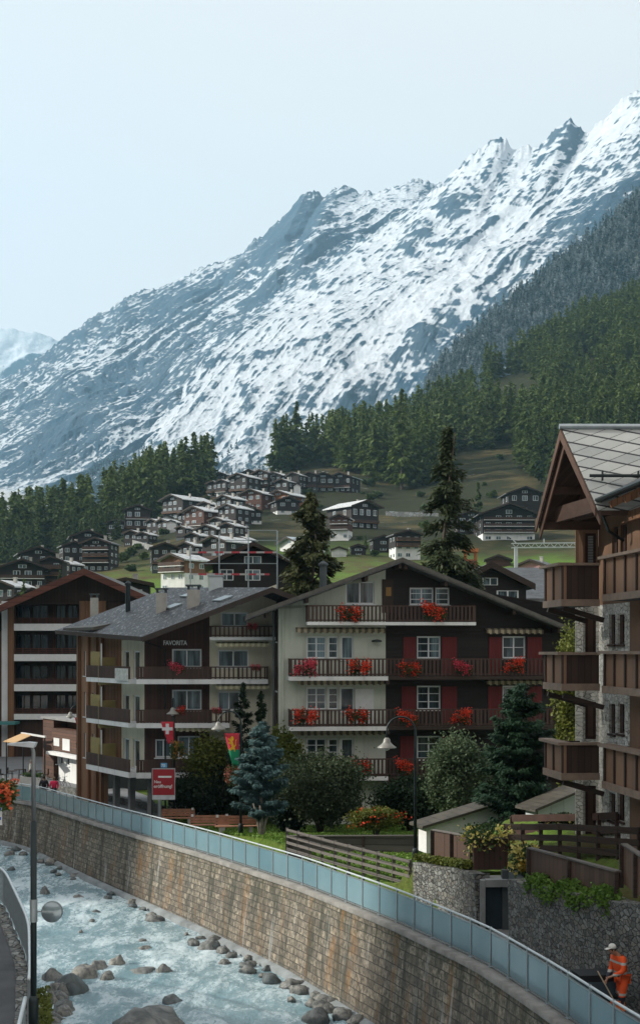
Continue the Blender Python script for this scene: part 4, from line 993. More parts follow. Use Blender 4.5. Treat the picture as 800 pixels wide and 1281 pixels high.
    for (a, b, w, h) in ((5.6, 1.6, 1.1, .8), (4.2, 5.5, 1.0, .8), (6.2, 7.5, 1.0, .8)):
        o_ = eL + e1*a + e2*b; m.add([o_ + nrm*.01, o_ + e1*h + nrm*.01, o_ + e1*h + e2*w + nrm*.01, o_ + e2*w + nrm*.01] + [o_ + nrm*.1, o_ + e1*h + nrm*.1, o_ + e1*h + e2*w + nrm*.1, o_ + e2*w + nrm*.1],
                                [(0,1,2,3),(4,7,6,5),(0,4,5,1),(1,5,6,2),(2,6,7,3),(3,7,4,0)])
    m.build('skylight', MT['galv'], root)
    return fr
FV = lettered_hotel()
geranium(222, 833, 22, FV, 1.2, 'flower box with grasses and red blossoms under the window below the hotel lettering', 1, 'geranium_pink', group='flower boxes of the lettered hotel')
geranium(225, 888, 16, FV, 1.25, 'small red geranium box on the middle balcony of the lettered hotel', 2, group='flower boxes of the lettered hotel')
geranium(316, 783, 14, FV, 1.3, 'faded geranium box on the top right balcony of the lettered hotel', 3, 'geranium_pink', group='flower boxes of the lettered hotel')
geranium(271, 888, 14, FV, 1.25, 'geranium box at the right end of the middle balcony of the lettered hotel', 0, 'geranium_pink', group='flower boxes of the lettered hotel')
geranium(320, 834, 14, FV, 1.25, 'pink flower box on the right part of the upper long balcony of the lettered hotel', 0, 'geranium_pink', group='flower boxes of the lettered hotel')

# ------------------------------------------------------------------ the tall brown hotel at the far left
def tall_hotel():
    Y = 121.0; A = (P(-60, 800, Y).x, Y); B = (P(190, 800, Y).x, Y); org = Vector((A[0], Y, CZ - 11.0)); zb = org.z
    root = thing('hotel', 'tall dark brown hotel with broad gable and white fronted stacked balconies at the far left', 'hotel', org)
    fr = Plane(A, B, org); X = lambda px: fr.hit(px, 800)[0]; Z = lambda py: fr.hit(100, py)[1]
    eL = fr.pt(X(-62), Z(788.5), 2.2); ap = fr.pt(X(110.5), Z(713), 2.2); eR = fr.pt(X(186), Z(746.5), 2.2)
    lo = (X(19), X(99))
    holes = [(lo[0], lo[1], Z(yb), Z(yt)) for (yt, yb) in ((756, 783), (789, 820), (827, 858), (865, 896))]
    brown = m_board('brown_hotel_cladding', (.06, .028, .018), .3, 'v')
    m = W(org); zt = Z(752); fr.wall(m, X(10), fr.L, zb, zt, holes, .3)
    rz_ = lambda u: (eL.z + (ap.z-eL.z)*((A[0]+u)-eL.x)/(ap.x-eL.x) if A[0]+u < ap.x else eR.z + (ap.z-eR.z)*(eR.x-(A[0]+u))/(eR.x-ap.x)) - .4
    m.extr([fr.pt(u, z) for u, z in ((X(2), zt), (fr.L, zt), (fr.L, rz_(fr.L)), (X(110.5), ap.z-.4), (X(2), zt+.01))], (0, .3, 0)); m.build('facade', m_board('gable_cladding', (.045, .022, .014), .3, 'v'), root)
    m = W(org); fr.wall(m, X(2), X(10) - .001, zb, zt - .01, []); m.build('white_pilaster', MT['plaster'], root)
    m = W(org); fr.wall(m, 0, X(2) - .001, zb, Z(790), [(X(-14), X(-2), Z(y + 12), Z(y)) for y in (795, 832, 870)]); m.build('left_wall', brown, root)
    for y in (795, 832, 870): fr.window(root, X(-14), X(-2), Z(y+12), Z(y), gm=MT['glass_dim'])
    m = W(org)
    for px in (10.5, 100): fr.box(m, X(px), X(px) + .55, zb, zt, .01, .3)
    fr.box(m, X(105), X(133), zb, zt, .01, .2)
    m.build('brown_pilaster', MT['wood_brown'], root)
    m = W(org); fr.wall(m, lo[0]-.2, lo[1]+.2, zb, zt, [], .1); m.v = [tuple(Vector(v) + Vector((0, 1.5, 0))) for v in m.v]; m.build('loggia_back_wall', MT['wood_dark'], root)
    bk = Plane((A[0], Y+1.5), (B[0], Y+1.5), org); 
    for (yt, yb) in ((757, 774), (793, 813), (832, 851), (869, 888)):
        for (a, b) in ((22, 39), (40.5, 61), (68, 83), (84.5, 98)):
            u0 = bk.hit(a, yt)[0]; u1 = bk.hit(b, yt)[0]; bk.window(root, u0, u1, bk.hit(a, yb)[1], bk.hit(a, yt)[1], nv=2, gm=MT['glass_dim'], fm=MT['wood_dark'], inset=-.1, sill=False)
    m = W(org)
    for px in (63, 65.5): fr.box(m, X(px), X(px) + .1, Z(896), Z(757), -1.3, -1.2)
    m.build('partition', MT['wood_red'], root)
    for (yt, yb, yr) in ((780.5, 789, 773), (818.5, 827, 811), (856, 864.5, 849), (893, 900, 886)):
        m = W(org); fr.box(m, lo[0], lo[1], Z(yb), Z(yt), .31, .5); fr.box(m, lo[0], lo[1], Z(yb) , Z(yb) + .22, -1.45, .309); b = m.build('balcony', MT['white'], root)
        m = W(org)
        for z in (Z(yr), (Z(yr)*2 + Z(yt))/3, (Z(yr) + Z(yt)*2)/3): fr.box(m, lo[0], lo[1], z-.06, z, .36, .42)
        for i in range(9): u = lo[0] + (lo[1]-lo[0]-.08)*i/8; fr.box(m, u, u+.08, Z(yt)+.002, Z(yr)-.062, .35, .43)
        m.build('balcony_railing', MT['wood_red'], b)
    D = 14; m = W(org); m.box(A[0]+.02, A[0]+.3, Y+.31, Y+D, zb, Z(800)); m.build('side_wall', brown, root); m = W(org); m.box(B[0]-.3, B[0]-.02, Y+.31, Y+D, zb, Z(752)); m.build('side_wall', brown, root); m = W(org); m.box(A[0]+.3, B[0]-.3, Y+D-.3, Y+D, zb, Z(752)); m.build('rear_wall', brown, root)
    gable_roof(org, root, eL, ap, eR, (0, D + 3.4, 0), .35, MT['roof_brown'], m_board('red_brown_verge', (.12, .04, .026), .5, 'h'), .62)
    # green canopy along the foot at the left
    m = W(org); fr.box(m, X(-20), X(26), Z(905), Z(902), .3, 2.4); m.build('entrance_canopy', m_plain('green_canopy', (.05, .20, .20), .6), root)
tall_hotel()

# ------------------------------------------------------------------ white base building with timber band, terrace roof
def base_building():
    Y0 = 100.0; A = (P(60, 950, Y0).x, Y0 + 4.0); B = (P(124, 950, 97).x, 97.0); org = Vector((B[0], B[1], float(pathZ(97)) - .1)); zb = org.z
    root = thing('annex_building', 'low annex with white ground floor, brown timber upper band and barred window', 'building', org)
    fr = Plane(A, B, org); Hh = fr.hit
    def rect(x0, x1, y0, y1): u0, z1 = Hh(x0, y0); u1, z0 = Hh(x1, y1); return (u0, u1, z0, z1)
    zt = Hh(100, 944)[1]
    ws = [rect(61, 65, 943.5, 964), rect(68, 70.5, 945, 956), rect(74, 78.5, 946, 957), rect(82, 87, 947, 959), rect(102, 121.5, 949, 967)]
    m = W(org); fr.wall(m, 0, fr.L, zb, zt + .05, [(a, b, max(c, zb+.02), min(d, zt)) for a, b, c, d in ws]); m.build('white_wall', MT['plaster'], root)
    for i, q in enumerate(ws):
        q = (q[0], q[1], max(q[2], zb+.02), min(q[3], zt)); fr.window(root, *q, nv=(1, 1, 1, 1, 4)[i], nh=(0, 0, 0, 0, 1)[i], gm=MT['glass_dim'], name='door' if i == 0 else 'window')
    m = W(org); z2 = Hh(100, 915)[1]; fr.box(m, -.5, fr.L + .3, zt + .052, z2, -.6, .35); m.build('timber_band', m_board('annex_timber', (.10, .048, .03), .22, 'h'), root)
    m = W(org); u0, z0 = Hh(66, 936, .36); 
    for (a, b, y0, y1) in ((67, 74, 923, 934), (78, 87, 924, 940)):
        u0, z1 = Hh(a, y0, .4); u1, z0 = Hh(b, y1, .4); fr.box(m, u0, u1, z0, z1, .36, .4)
    m.build('banner', MT['white'], root)
    u = Hh(57, 905)[0]
    m = W(org); z3 = Hh(60, 899)[1]; fr.box(m, -2.9, -.51, zb, z3, -5, .2); fr.box(m, -.5, fr.L - .8, z2 + .003, z3 - .2, -4.5, -.9); m.build('upper_block', m_board('upper_annex_timber', (.085, .04, .026), .3, 'h'), root)
    m = W(org); fr.box(m, -3.1, fr.L - .5, z3 + .003, z3 + .15, -5.2, .35); m.build('flat_roof', MT['concrete'], root)
    m = W(org); fr.box(m, 0, fr.L + .25, zb, zt + .05, -6, -.29); m.build('rear_block', MT['concrete_dark'], root)
    m = W(org); fr.box(m, -.25, fr.L + .9, zt - .25, zt - .02, .02, .9); m.build('eave_slab', MT['plaster'], root)
base_building()

# ------------------------------------------------------------------ the stone and timber chalet at the right edge
def stone_chalet():
    org = Vector((9.3, 44.5, CZ - 6.3)); zb = org.z
    root = thing('stone_chalet', 'tall chalet at the right edge with pale stone walls, brown balconies and big slate gable', 'chalet', org)
    d = Vector((.12, -1)).normalized()       # along the left facing front, towards the eye
    O = Vector((9.3, 44.5))
    lf = Plane(O, O + d*11, org)              # left facing front
    rec = Plane((8.55, 44.6), (9.3, 44.5), org)   # narrow end wall under the left balconies, facing the eye
    n = lf.n
    top = P(703, 537, 42.2)
    zf = [P(728, y, 44.3).z for y in (1050, 962, 858, 745)]        # rough floor heights at the recess
    # windows of the stone front (pairs of tall brown shutters)
    def rect(pl, x0, x1, y0, y1, o=0.0): u0, z1 = pl.hit(x0, y0, o); u1, z0 = pl.hit(x1, y1, o); return (u0, u1, z0, z1)
    win = []
    for (y0, y1) in ((769, 806), (880, 919), (991, 1029)):
        win += [rect(lf, 761.5, 769, y0, y1), rect(lf, 772, 780.5, y0, y1)]
    wtop = [rect(lf, 765, 772.5, 660, 694), rect(lf, 775.5, 783.5, 657, 693)]
    uB = lf.hit(787, 800)[0]; zW = P(728, 757, 44.4).z; zT = P(728, 637, 44.4).z + .4
    m = W(org); lf.wall(m, 0, uB, zb, zW, win, .3); m.build('stone_wall', MT['pale_stone'], root)
    m = W(org); lf.wall(m, uB + .002, 11, zb, zW, [], .3); m.build('lower_timber_wall', MT['wood_warm'], root)
    m = W(org); lf.wall(m, -.02, 11, zW + .002, CZ + 4.3, wtop, .3); m.build('upper_timber_wall', MT['wood_warm'], root)
    sh = m_board('brown_shutter', (.05, .02, .013), .09, 'h')
    for q in win + wtop:
        f = lf.window(root, *q, nv=1, gm=MT['glass_dim'], fm=sh, fw=.06, inset=.1)
        m = W(org); lf.box(m, q[0]+.07, (q[0]+q[1])/2, q[2]+.07, q[3]-.07, -.09, -.06); m.build('shutter', sh, f)
    # recessed end wall with doors
    rec = Plane((7.3 + 1.25, 44.62), (9.3, 44.5), org); r2 = Plane(Vector((8.55, 44.62)) + Vector((.31, .95)) * 6.0, (8.55, 44.62), org)
    doors = [rect(rec, 731.5, 745, y0, y1) for (y0, y1) in ((983, 1045), (878, 925), (770, 820), (667, 712))]
    m = W(org); rec.wall(m, 0, rec.L - .001, zb, zW, [(a, min(b, rec.L-.06), max(c, zb+.02), d_) for a, b, c, d_ in doors[:3]], .25); m.build('stone_end_wall', MT['pale_stone'], root)
    m = W(org); rec.wall(m, 0, rec.L - .021, zW + .002, zT + .9, [(a, min(b, rec.L-.06), max(c, zW+.02), d_) for a, b, c, d_ in doors[3:]], .25); m.build('timber_end_wall', MT['wood_warm'], root)
    shut = m_stripes('roller_shutter', (.33, .35, .36), (.16, .18, .19), .09, 2)
    for i, (a, b, c, e) in enumerate(doors):
        b = min(b, rec.L - .06); c = max(c, zb + .02 if i < 3 else zW + .02)
        rec.window(root, a, b, c, e, nv=1, gm=shut if i == 3 else m_plain('door_wood', (.10, .05, .03), .6), fm=sh, inset=.1, sill=False, name='door')
    m = W(org); r2.wall(m, 0, 5.99, zb, zW, [], .25); m.build('stone_side_wall', MT['pale_stone'], root)
    m = W(org); r2.wall(m, 0, 5.98, zW + .002, zT + .5, [], .25); m.build('timber_side_wall', MT['wood_warm'], root)
    m = W(org); m.box(9.9, 16, 44.9, 50, zb, CZ+3.6); m.box(11.2, 18, 34.5, 44.7, zb, CZ+3.6); m.build('core', MT['concrete_dark'], root)
    # balconies: left stack (sticks out to the left of the end wall) and right stack (on the front)
    wd = m_board('balcony_boards', (.22, .125, .075), .62, 'v', gap=.015); wd2 = m_plain('balcony_rim_wood', (.23, .17, .13), .8, .2, 3, .4)
    dk = m_board('shaded_boards_and_battens', (.04, .02, .014), .24, 'v', gap=.1)  # end panels' shade put into the board colour; battens share this dark tone
    def box_balcony(pl, px0, px1, yt, yb, o, dep, ext0, ext1, side_mat):
        """pl: left facing plane; panel front at outward offset o; px range of the front; yt/yb rows at px0"""
        u0, zt = pl.hit(px0, yt, o); u1, zb_ = pl.hit(px1, yt, o); zb2 = pl.hit(px0, yb, o)[1]
        u1 = max(u1, u0 + .5) + ext1; u0 -= ext0
        m = W(org); pl.box(m, u0, u1, zb2, zb2 + .16, o-dep, o + .02); b = m.build('balcony', MT['concrete_dark'], root)
        m = W(org); pl.box(m, u0, u1, zb2 + .162, zt - .001, o-.09, o); m.build('front_panel', wd, b)
        m = W(org); pl.box(m, u1 - .06, u1 + .0, zb2 + .163, zt - .001, o-dep, o-.092); m.build('end_panel', side_mat, b); m = W(org); pl.box(m, u0, u0+.06, zb2 + .163, zt - .001, o-dep, o-.092); m.build('end_panel', side_mat, b)
        m = W(org); pl.box(m, u0-.12, u1+.06, zt, zt+.09, o-.24, o+.2); pl.box(m, u0, u1+.08, zb2-.02, zb2+.2, o+.021, o+.1); pl.box(m, u1-.12, u1+.12, zt+.002, zt+.085, o-dep, o-.241)
        pl.box(m, u1+.001, u1+.08, zb2-.02, zb2+.2, o-dep, o+.02)
        m.build('rim', wd2, b)
        m = W(org)
        k = u0 + .9
        while k < u1 - .2: pl.box(m, k, k+.09, zb2+.2, zt-.002, o+.002, o+.05); k += .95
        for k in (u0, u1 - .12): pl.box(m, k, k+.12, zb2+.2, zt-.002, o+.002, o+.05)
        m.build('batten', dk, b)
    lp = Plane(Vector((7.68, 42.0)) - d*2.4, Vector((7.68, 42.0)), org)
    for (yt, yb) in ((711, 757), (820, 865), (928, 972)):
        box_balcony(lp, 682, 704.6, yt - (1 if yt > 810 else -1), yb - (4 if yt > 810 else -3), 0.0, 1.15, 0, 0, dk)
    for (yt, yb) in ((700, 752), (818, 866), (934, 985)):
        box_balcony(lf, 756, 830, yt, yb, .80, .78, 0.0, 0, dk)
        # brackets
    for z in [P(690, y, 43).z for y in (757, 865, 972)]:
        for t_ in (.3, 2.0):
            p = lp.pt(t_, z - .12, -.1); m = W(org); m.beam(p, (p.x + 1.3, p.y + .1, z - .5), .16, .16); m.build('bracket', MT['wood_dark'], root)
    # upper gable roof: ridge runs to the right, gable end looks left
    rd = Vector((1, -.02, 0)); ap = Vector(P(703, 536, 42.2)); apB = ap + Vector((9, .1, 0))
    eF = P(672, 655, 44.6); eN = P(747, 640, 40.3); eN.z = eF.z + .1
    slate = NT('big_slate_slabs'); o = slate.obj(); s = slate.n('SeparateXYZ', {0: o})
    a1 = slate.math('ADD', slate.math('MULTIPLY', s.outputs[0], .22), s.outputs[2]); a2 = slate.math('ADD', slate.math('MULTIPLY', s.outputs[0], -.42), s.outputs[2])
    vv = slate.n('CombineXYZ', {0: slate.math('DIVIDE', a2, .36), 1: slate.math('DIVIDE', a1, .40), 2: 0.0}).outputs[0]
    fr_ = slate.n('VectorMath', {0: vv}, operation='FRACTION').outputs[0]; fl = slate.n('VectorMath', {0: vv}, operation='FLOOR').outputs[0]
    fs = slate.n('SeparateXYZ', {0: fr_}); wn_ = slate.n('TexWhiteNoise', {'Vector': fl}).outputs['Value']
    e = slate.math('MAXIMUM', slate.math('LESS_THAN', fs.outputs[0], .04), slate.math('LESS_THAN', fs.outputs[1], .13))  # wide dark lines: shadow under each slab course put into the colour
    nn = slate.noise(o, 3, 6, .7); c = slate.mix(slate.math('ADD', slate.math('MULTIPLY', wn_, .6), slate.math('MULTIPLY', nn, .5)), (.26, .29, .29), (.50, .52, .50)); c = slate.mix(e, c, (.03, .035, .04))
    slate.bsdf(c, .55, 0, slate.math('SUBTRACT', slate.math('MULTIPLY', fs.outputs[1], .5), e), .05, .8)
    def slab(a, b, c_, d_, th, nm, mt):
        m = W(org); m.extr([a, b, c_, d_], (0, 0, -th)); return m.build(nm, mt, root)
    eN2 = eN + Vector((9, .1, 0)); eF2 = eF + Vector((9, .1, 0))
    mid = ap.lerp(eN, .66); mid2 = mid + Vector((9, .1, 0))
    slab(ap, apB, eN2, eN, .1, 'roof', slate.m); slab(ap + Vector((0, .02, 0)), eF, eF2, apB + Vector((0, .02, 0)), .1, 'roof', slate.m)
    sf = m_board('soffit_boards', (.05, .028, .02), .16, 'v')
    for e_ in (eF, eN):
        o_ = Vector((.03, 0, -.12)); m = W(org); m.extr([ap + o_, e_ + o_, e_ + o_ + Vector((5, .05, 0)), ap + o_ + Vector((5, .05, 0))], (0, 0, -.04)); m.build('soffit', sf, root)
    m = W(org); m.tube([mid + Vector((.1, -.16, .1)), mid2 + Vector((0, -.16, .1))], .05, 8)
    for k in range(8): p = mid + Vector((.5 + k*1.1, -.16, .0)); m.box(p.x-.02, p.x+.02, p.y-.03, p.y+.1, p.z-.05, p.z+.25)
    m.build('snow_guard', MT['iron'], root)
    m = W(org)
    m.tube([ap + Vector((-.1, 0, .06)), apB + Vector((0, 0, .06))], .09, 8); m.build('ridge_cap', MT['galv'], root)
    vb = m_plain('verge_wood', (.085, .045, .03), .75, .3, 3, .3)
    m = W(org); dn = Vector((0, 0, -.16))
    for a, b in ((ap, eF), (ap, eN)):
        for off, hh in ((-.08, .26), (.06, .42)):
            q = Vector((off, 0, -.03 if off < 0 else -.12)); m.extr([a + q, b + q, b + q + Vector((0, 0, -hh)), a + q + Vector((0, 0, -hh*1.2))], (.05, 0, 0))
    m.build('verge_board', vb, root)
    # soffit, tie beam, purlins and gable infill
    m = W(org); gx = .95
    for f_, w_ in ((.12, .2), (.55, .2), (.93, .22)):
        for e_ in (eF, eN):
            p = ap.lerp(e_, f_) + Vector((0, 0, -.28)); m = W(org); m.beam(p + Vector((.12, 0, 0)), p + Vector((3.2, .05, 0)), w_, w_ + .05); m.build('purlin', m_plain('gable_timber', (.06, .032, .022), .8, .3, 3, .3), root)
    p, q = ap.lerp(eF, .80), ap.lerp(eN, .80); m = W(org); m.beam(p + Vector((.5, 0, -.32)), q + Vector((.5, 0, -.32)), .2, .5); m.build('tie_beam', m_plain('gable_timber', (.06, .032, .022), .8, .3, 3, .3), root)
    m = W(org); gw = 1.05; pts = [ap.lerp(eF, .86), ap, ap.lerp(eN, .86)]; pts = [Vector((p.x + gw, p.y, p.z - .35)) for p in pts]
    m.extr(pts, (.2, 0, 0)); m.build('gable_wall', m_board('gable_boards', (.07, .036, .024), .2, 'v'), root)
    # lower roof of the main range, its eave coming forward
    g0 = Vector(P(742, 627, 41.2)); g1 = Vector(P(815, 601, 36.0)); g1.z = g0.z; up = Vector((3.6, .4, 1.9))
    m = W(org); m.extr([g0, g1 + Vector((.0, -4, 0)), g1 + up + Vector((0, -4, 0)), g0 + up], (0, 0, -.14)); m.build('lower_roof', MT['roof_dark'], root)
    m = W(org); m.tube([g0 + Vector((-.08, 0, -.05)), g1 + Vector((-.08, -4, -.05))], .08, 8); m.tube([g0 + Vector((.2, .2, -.1)), g0 + Vector((.5, .2, -.9)), g0 + Vector((1.0, .3, -1.2))], .05, 8); m.build('gutter', MT['iron'], root)
    m = W(org)
    for k in range(5):
        p = g0.lerp(g1, k/4) + Vector((.1, 0, -.25)); m = W(org); m.beam(p, p + Vector((1.6, 0, .75)), .14, .2); m.build('rafter', MT['wood_brown'], root)
    m = W(org); m.beam(g0 + Vector((.9, -.2, -.55)), g1 + Vector((.9, -3, -.55)), .16, .3, (0, 0, 1))
    m.build('eave_beam', MT['wood_brown'], root)
stone_chalet()
# ------------------------------------------------------------------ rubble wall, garden fences and planters beside the path
def wallstrip(root, pts, thick, m, name, subdiv=.5):
    """pts: (x, y, zbottom, ztop) along the face; gets a wavy top and real thickness"""
    P_ = []
    for a, b in zip(pts[:-1], pts[1:]):
        n = max(1, int(math.hypot(b[0]-a[0], b[1]-a[1]) / subdiv))
        for i in range(n): P_.append([a[k] + (b[k]-a[k])*i/n for k in range(4)])
    P_.append(list(pts[-1])); A = np.array(P_); dx = np.gradient(A[:, 0]); dy = np.gradient(A[:, 1]); l = np.hypot(dx, dy)
    nx, ny = -dy/l, dx/l; wob = (vnoise(np.arange(len(A)) * .9, 0*A[:, 0], 4) - .5) * .1
    m_ = MB(); vs = []
    for i in range(len(A)):
        x, y, zb, zt = A[i]; zt += wob[i]
        vs += [(x, y, zb), (x + nx[i]*.06, y + ny[i]*.06, zt), (x + nx[i]*thick, y + ny[i]*thick, zt), (x + nx[i]*thick, y + ny[i]*thick, zb)]
    fs = []
    for i in range(len(A)-1):
        for k in range(4): fs.append((i*4+k, i*4+(k+1) % 4, (i+1)*4+(k+1) % 4, (i+1)*4+k))
    fs += [(0,1,2,3), tuple((len(A)-1)*4+k for k in (3,2,1,0))]
    m_.add(vs, fs); return m_.build(name, m, root)
def PZf(Y): return float(pathZ(Y)) - .1
def rubble():
    pts = [(wallX(Y), Y, PZf(Y) - .3, float(wallTop(Y))) for Y in (24, 28, 32.8, 36.2, 41.2)]
    # order from far to near so that the thickness lies on the right
    r = thing('garden_wall', 'tall rough rubble stone wall behind the worker in orange, rising towards the right', 'stone wall')
    wallstrip(r, [(p[0], p[1], p[2], p[3]) for p in pts], -.5, MT['rubble'], 'masonry')
    pts = [(wallX(Y), Y, PZf(Y) - .3, float(wallTop(Y))) for Y in (44.0, 46.5, 49)] + [(5.6, 49.5, PZf(49) - .3, CZ - 7.85)]
    r = thing('garden_wall', 'shorter rubble stone wall between the wooden rail fence and the concrete doorway', 'stone wall')
    wallstrip(r, pts, -.45, MT['rubble'], 'masonry')
    # concrete doorway in the gap
    r = thing('doorway', 'dark concrete doorway recessed between the two rubble stone walls', 'doorway', (5.9, 42.8, PZf(43)))
    o = r.location
    def bx(name, x0, x1, y0, y1, z0, z1, m): k = MB(); k.box(x0-o.x, x1-o.x, y0-o.y, y1-o.y, z0-o.z, z1-o.z); return k.build(name, m, r)
    zt = P(615, 1100, 44).z
    bx('left_pier', 5.27, 5.42, 43.7, 44.6, PZf(43)-.2, zt, MT['concrete']); bx('lintel', 5.43, 6.45, 43.72, 44.6, zt-.22, zt+.02, MT['concrete'])
    bx('door', 5.45, 5.98, 44.0, 44.1, PZf(43)-.1, zt-.23, m_plain('door_steel', (.015, .03, .04), .4, .2)); bx('back_wall', 6.0, 7.3, 43.9, 44.2, PZf(43)-.2, CZ - 7.35, MT['concrete_dark'])
    bx('right_pier', 5.95, 6.16, 41.25, 41.5, PZf(41)-.1, P(640, 1124, 41.3).z, MT['concrete']); bx('side_wall', 6.2, 6.42, 41.4, 43.9, PZf(41)-.2, CZ-7.25, MT['concrete_dark'])
    bx('threshold', 5.3, 6.2, 41.6, 44.0, PZf(41)-.1, PZf(42)+.04, MT['concrete'])
rubble()
def board_panel(name, label, cat, a, b, ha, hb, m=None, th=.05, group=None, cap=True, posts=True):
    """upright boarded panel between ground points a and b (Vectors), with heights ha, hb"""
    r = thing(name, label, cat, a, 0, group); a = Vector(a); b = Vector(b) - a; d = b.copy(); d.z = 0; nrm = Vector((-d.y, d.x, 0)).normalized() * th
    k = MB(); k.extr([Vector((0,0,0)), b, b + Vector((0,0,hb)), Vector((0,0,ha))], nrm); k.build('board_panel', m or MT['wood_brown'], r)
    if cap:
        k = MB(); k.beam(Vector((0,0,ha+.03)) + nrm*.5, b + Vector((0,0,hb+.03)) + nrm*.5, .16, .05); k.build('cap_rail', MT['wood_grey'], r)
    if posts:
        for t, h in ((0.0, ha), (.5, (ha+hb)/2), (1.0, hb)):
            p = b*t - nrm*.9; k = MB(); k.box(p.x-.05, p.x+.05, p.y-.05, p.y+.05, p.z-.1, p.z+h+.02); k.build('post', MT['wood_dark'], r)
    return r
wbrown = m_board('garden_boards', (.085, .048, .032), .22, 'v', gap=.06)
board_panel('fence_panel', 'low brown board panel left of the yellow flower planter, above the shorter stone wall', 'fence', P(541, 1074, 48.5), P(590, 1082, 46.6), 1.0, .95, wbrown)
board_panel('fence_panel', 'long brown board panel with sloping top edge above the tall rubble wall', 'fence', P(662, 1106, 40.2), P(772, 1122, 34.5), 1.05, .62, wbrown)
board_panel('fence_panel', 'short brown slatted panel at the right edge above the rubble wall', 'fence', P(779, 1106, 34.6), P(815, 1132, 31.5), 1.0, .95, m_board('slatted_panel', (.14, .075, .045), .3, 'v', gap=.12))
def planter(px, py, Y, w, h, label, ncl, seed):
    p = P(px, py, Y); r = thing('planter', label, 'planter', p)
    k = MB(); k.box(-w/2, w/2, -.3, .3, -.1, h); k.build('box', m_board('planter_boards', (.06, .028, .02), .18, 'v'), r)
    k = MB(); k.box(-w/2-.05, w/2+.05, -.35, .35, h+.002, h+.05); k.build('rim', MT['wood_dark'], r)
    o = mesh_obj('blossoms', clump_mesh('blossoms', 420, w*1.5, .8, .75, .085, seed, .9), MT['yellow_petal'], r); o.location = (0, -.1, h + .22)
    o = mesh_obj('leaves', clump_mesh('leaves', 900, w*1.45, .75, .8, .09, seed+1, .8), MT['geranium_leaf'], r); o.location = (0, 0, h + .12)
planter(612, 1083, 45.6, 1.15, .92, 'dark timber planter overflowing with small yellow white flowers at the wall corner', 4, 61)
p = P(655, 1090, 42.4); r = thing('planter', 'round yellow pot of pale yellow flowers spilling over at the tall wall corner', 'planter', p)
k = MB(); k.lathe((0,0,0), [(.16, 0), (.26, .12), (.3, .38), (.27, .42)], 14); k.build('pot', m_plain('yellow_glaze', (.35, .2, .02), .3), r)
o = mesh_obj('blossoms', clump_mesh('blossoms', 380, .9, .8, .8, .085, 71, .7), MT['yellow_petal'], r); o.location = (0, -.05, .55)
o = mesh_obj('leaves', clump_mesh('leaves', 500, .85, .7, .75, .09, 72, .7), MT['geranium_leaf'], r); o.location = (0, 0, .5)
# garden rails behind
def rail_run(name, label, pts, hs, m, post_h, nposts, rail_w=.12, th=.05):
    """pts: ground points along the run"""
    a = Vector(pts[0]); r = thing(name, label, 'fence', a); pts = [Vector(p) - a for p in pts]
    for h in hs:
        for p, q in zip(pts[:-1], pts[1:]):
            k = MB(); k.beam(p + Vector((0,0,h)), q + Vector((0,0,h)), th, rail_w); k.build('rail', m, r)
    tot = sum((q-p).length for p, q in zip(pts[:-1], pts[1:])); 
    for i in range(nposts):
        s = tot * i / (nposts-1); acc = 0
        for p, q in zip(pts[:-1], pts[1:]):
            L_ = (q-p).length
            if s <= acc + L_ + 1e-6: c = p.lerp(q, (s-acc)/L_); break
            acc += L_
        k = MB(); k.box(c.x-.06, c.x+.06, c.y+.03, c.y+.15, c.z-.3, c.z+post_h); k.build('post', m, r)
    return r
rail_run('terrace_fence', 'dark timber rail fence of the terrace in front of the stone chalet', [P(632, 1066, 45.5), P(705, 1068, 42.8), P(800, 1076, 39.5)], (.15, .5, .85), MT['wood_dark'], .95, 8, .2)
rail_run('terrace_fence', 'brown timber railing at the foot of the stone chalet doors', [P(640, 1052, 47.5), P(728, 1052, 45.5), P(772, 1052, 42.5)], (.35, .8), m_plain('terrace_rail_wood', (.06, .03, .022), .8, .3), .85, 5, .24)
# split rail fence of the sunny lawn
def Gp(px, Y): X = (px - CX) / F * Y; return Vector((X, Y, ground_z(X, Y)))
gx = [(-1.45, 58.3), (.4, 54.8), (2.2, 51.6), (3.35, 49.6)]
rail_run('rail_fence', 'weathered four rail wooden fence running along the path beside the sunny lawn', [Vector((x, y, CZ - 9.04)) for x, y in gx], (.22, .5, .78, 1.05), MT['wood_grey'], 1.12, 10, .11)
board_panel('board_fence', 'weathered horizontal board fence across the far end of the sunny lawn', 'fence', Vector((-1.4, 58.6, ground_z(-1.4, 58.8))), Vector((5.2, 58.0, ground_z(-1.4, 58.8)+.1)), 1.4, 1.4, m_board('grey_fence_boards', (.10, .092, .085), .27, 'h', gap=.14))
# small lean-to sheds
def shed(label, A, B, zb, hl, hr, m, rm, D=.9):
    org = Vector((A[0], A[1], zb)); r = thing('shed', label, 'shed', org); pl = Plane(A, B, org); k = W(org)
    k.extr([pl.pt(0, zb), pl.pt(pl.L, zb), pl.pt(pl.L, zb+hr), pl.pt(0, zb+hl)], Vector((-pl.n.x, -pl.n.y, 0)) * D); k.build('wall', m, r)
    k = W(org); k.extr([pl.pt(-.3, zb+hl-.08, .3), pl.pt(pl.L+.3, zb+hr-.0, .3), pl.pt(pl.L+.3, zb+hr+.1, .3), pl.pt(-.3, zb+hl+.03, .3)], Vector((-pl.n.x, -pl.n.y, 0)) * (D+.6)); k.build('roof', rm, r)
a = P(533, 1050, 56); b = P(623, 1050, 57); shed('low whitewashed shed with a lean to roof rising to the right behind the yellow planter', (a.x, a.y), (b.x, b.y), a.z - .6, 1.15, 2.05, MT['plaster'], MT['roof_brown'])
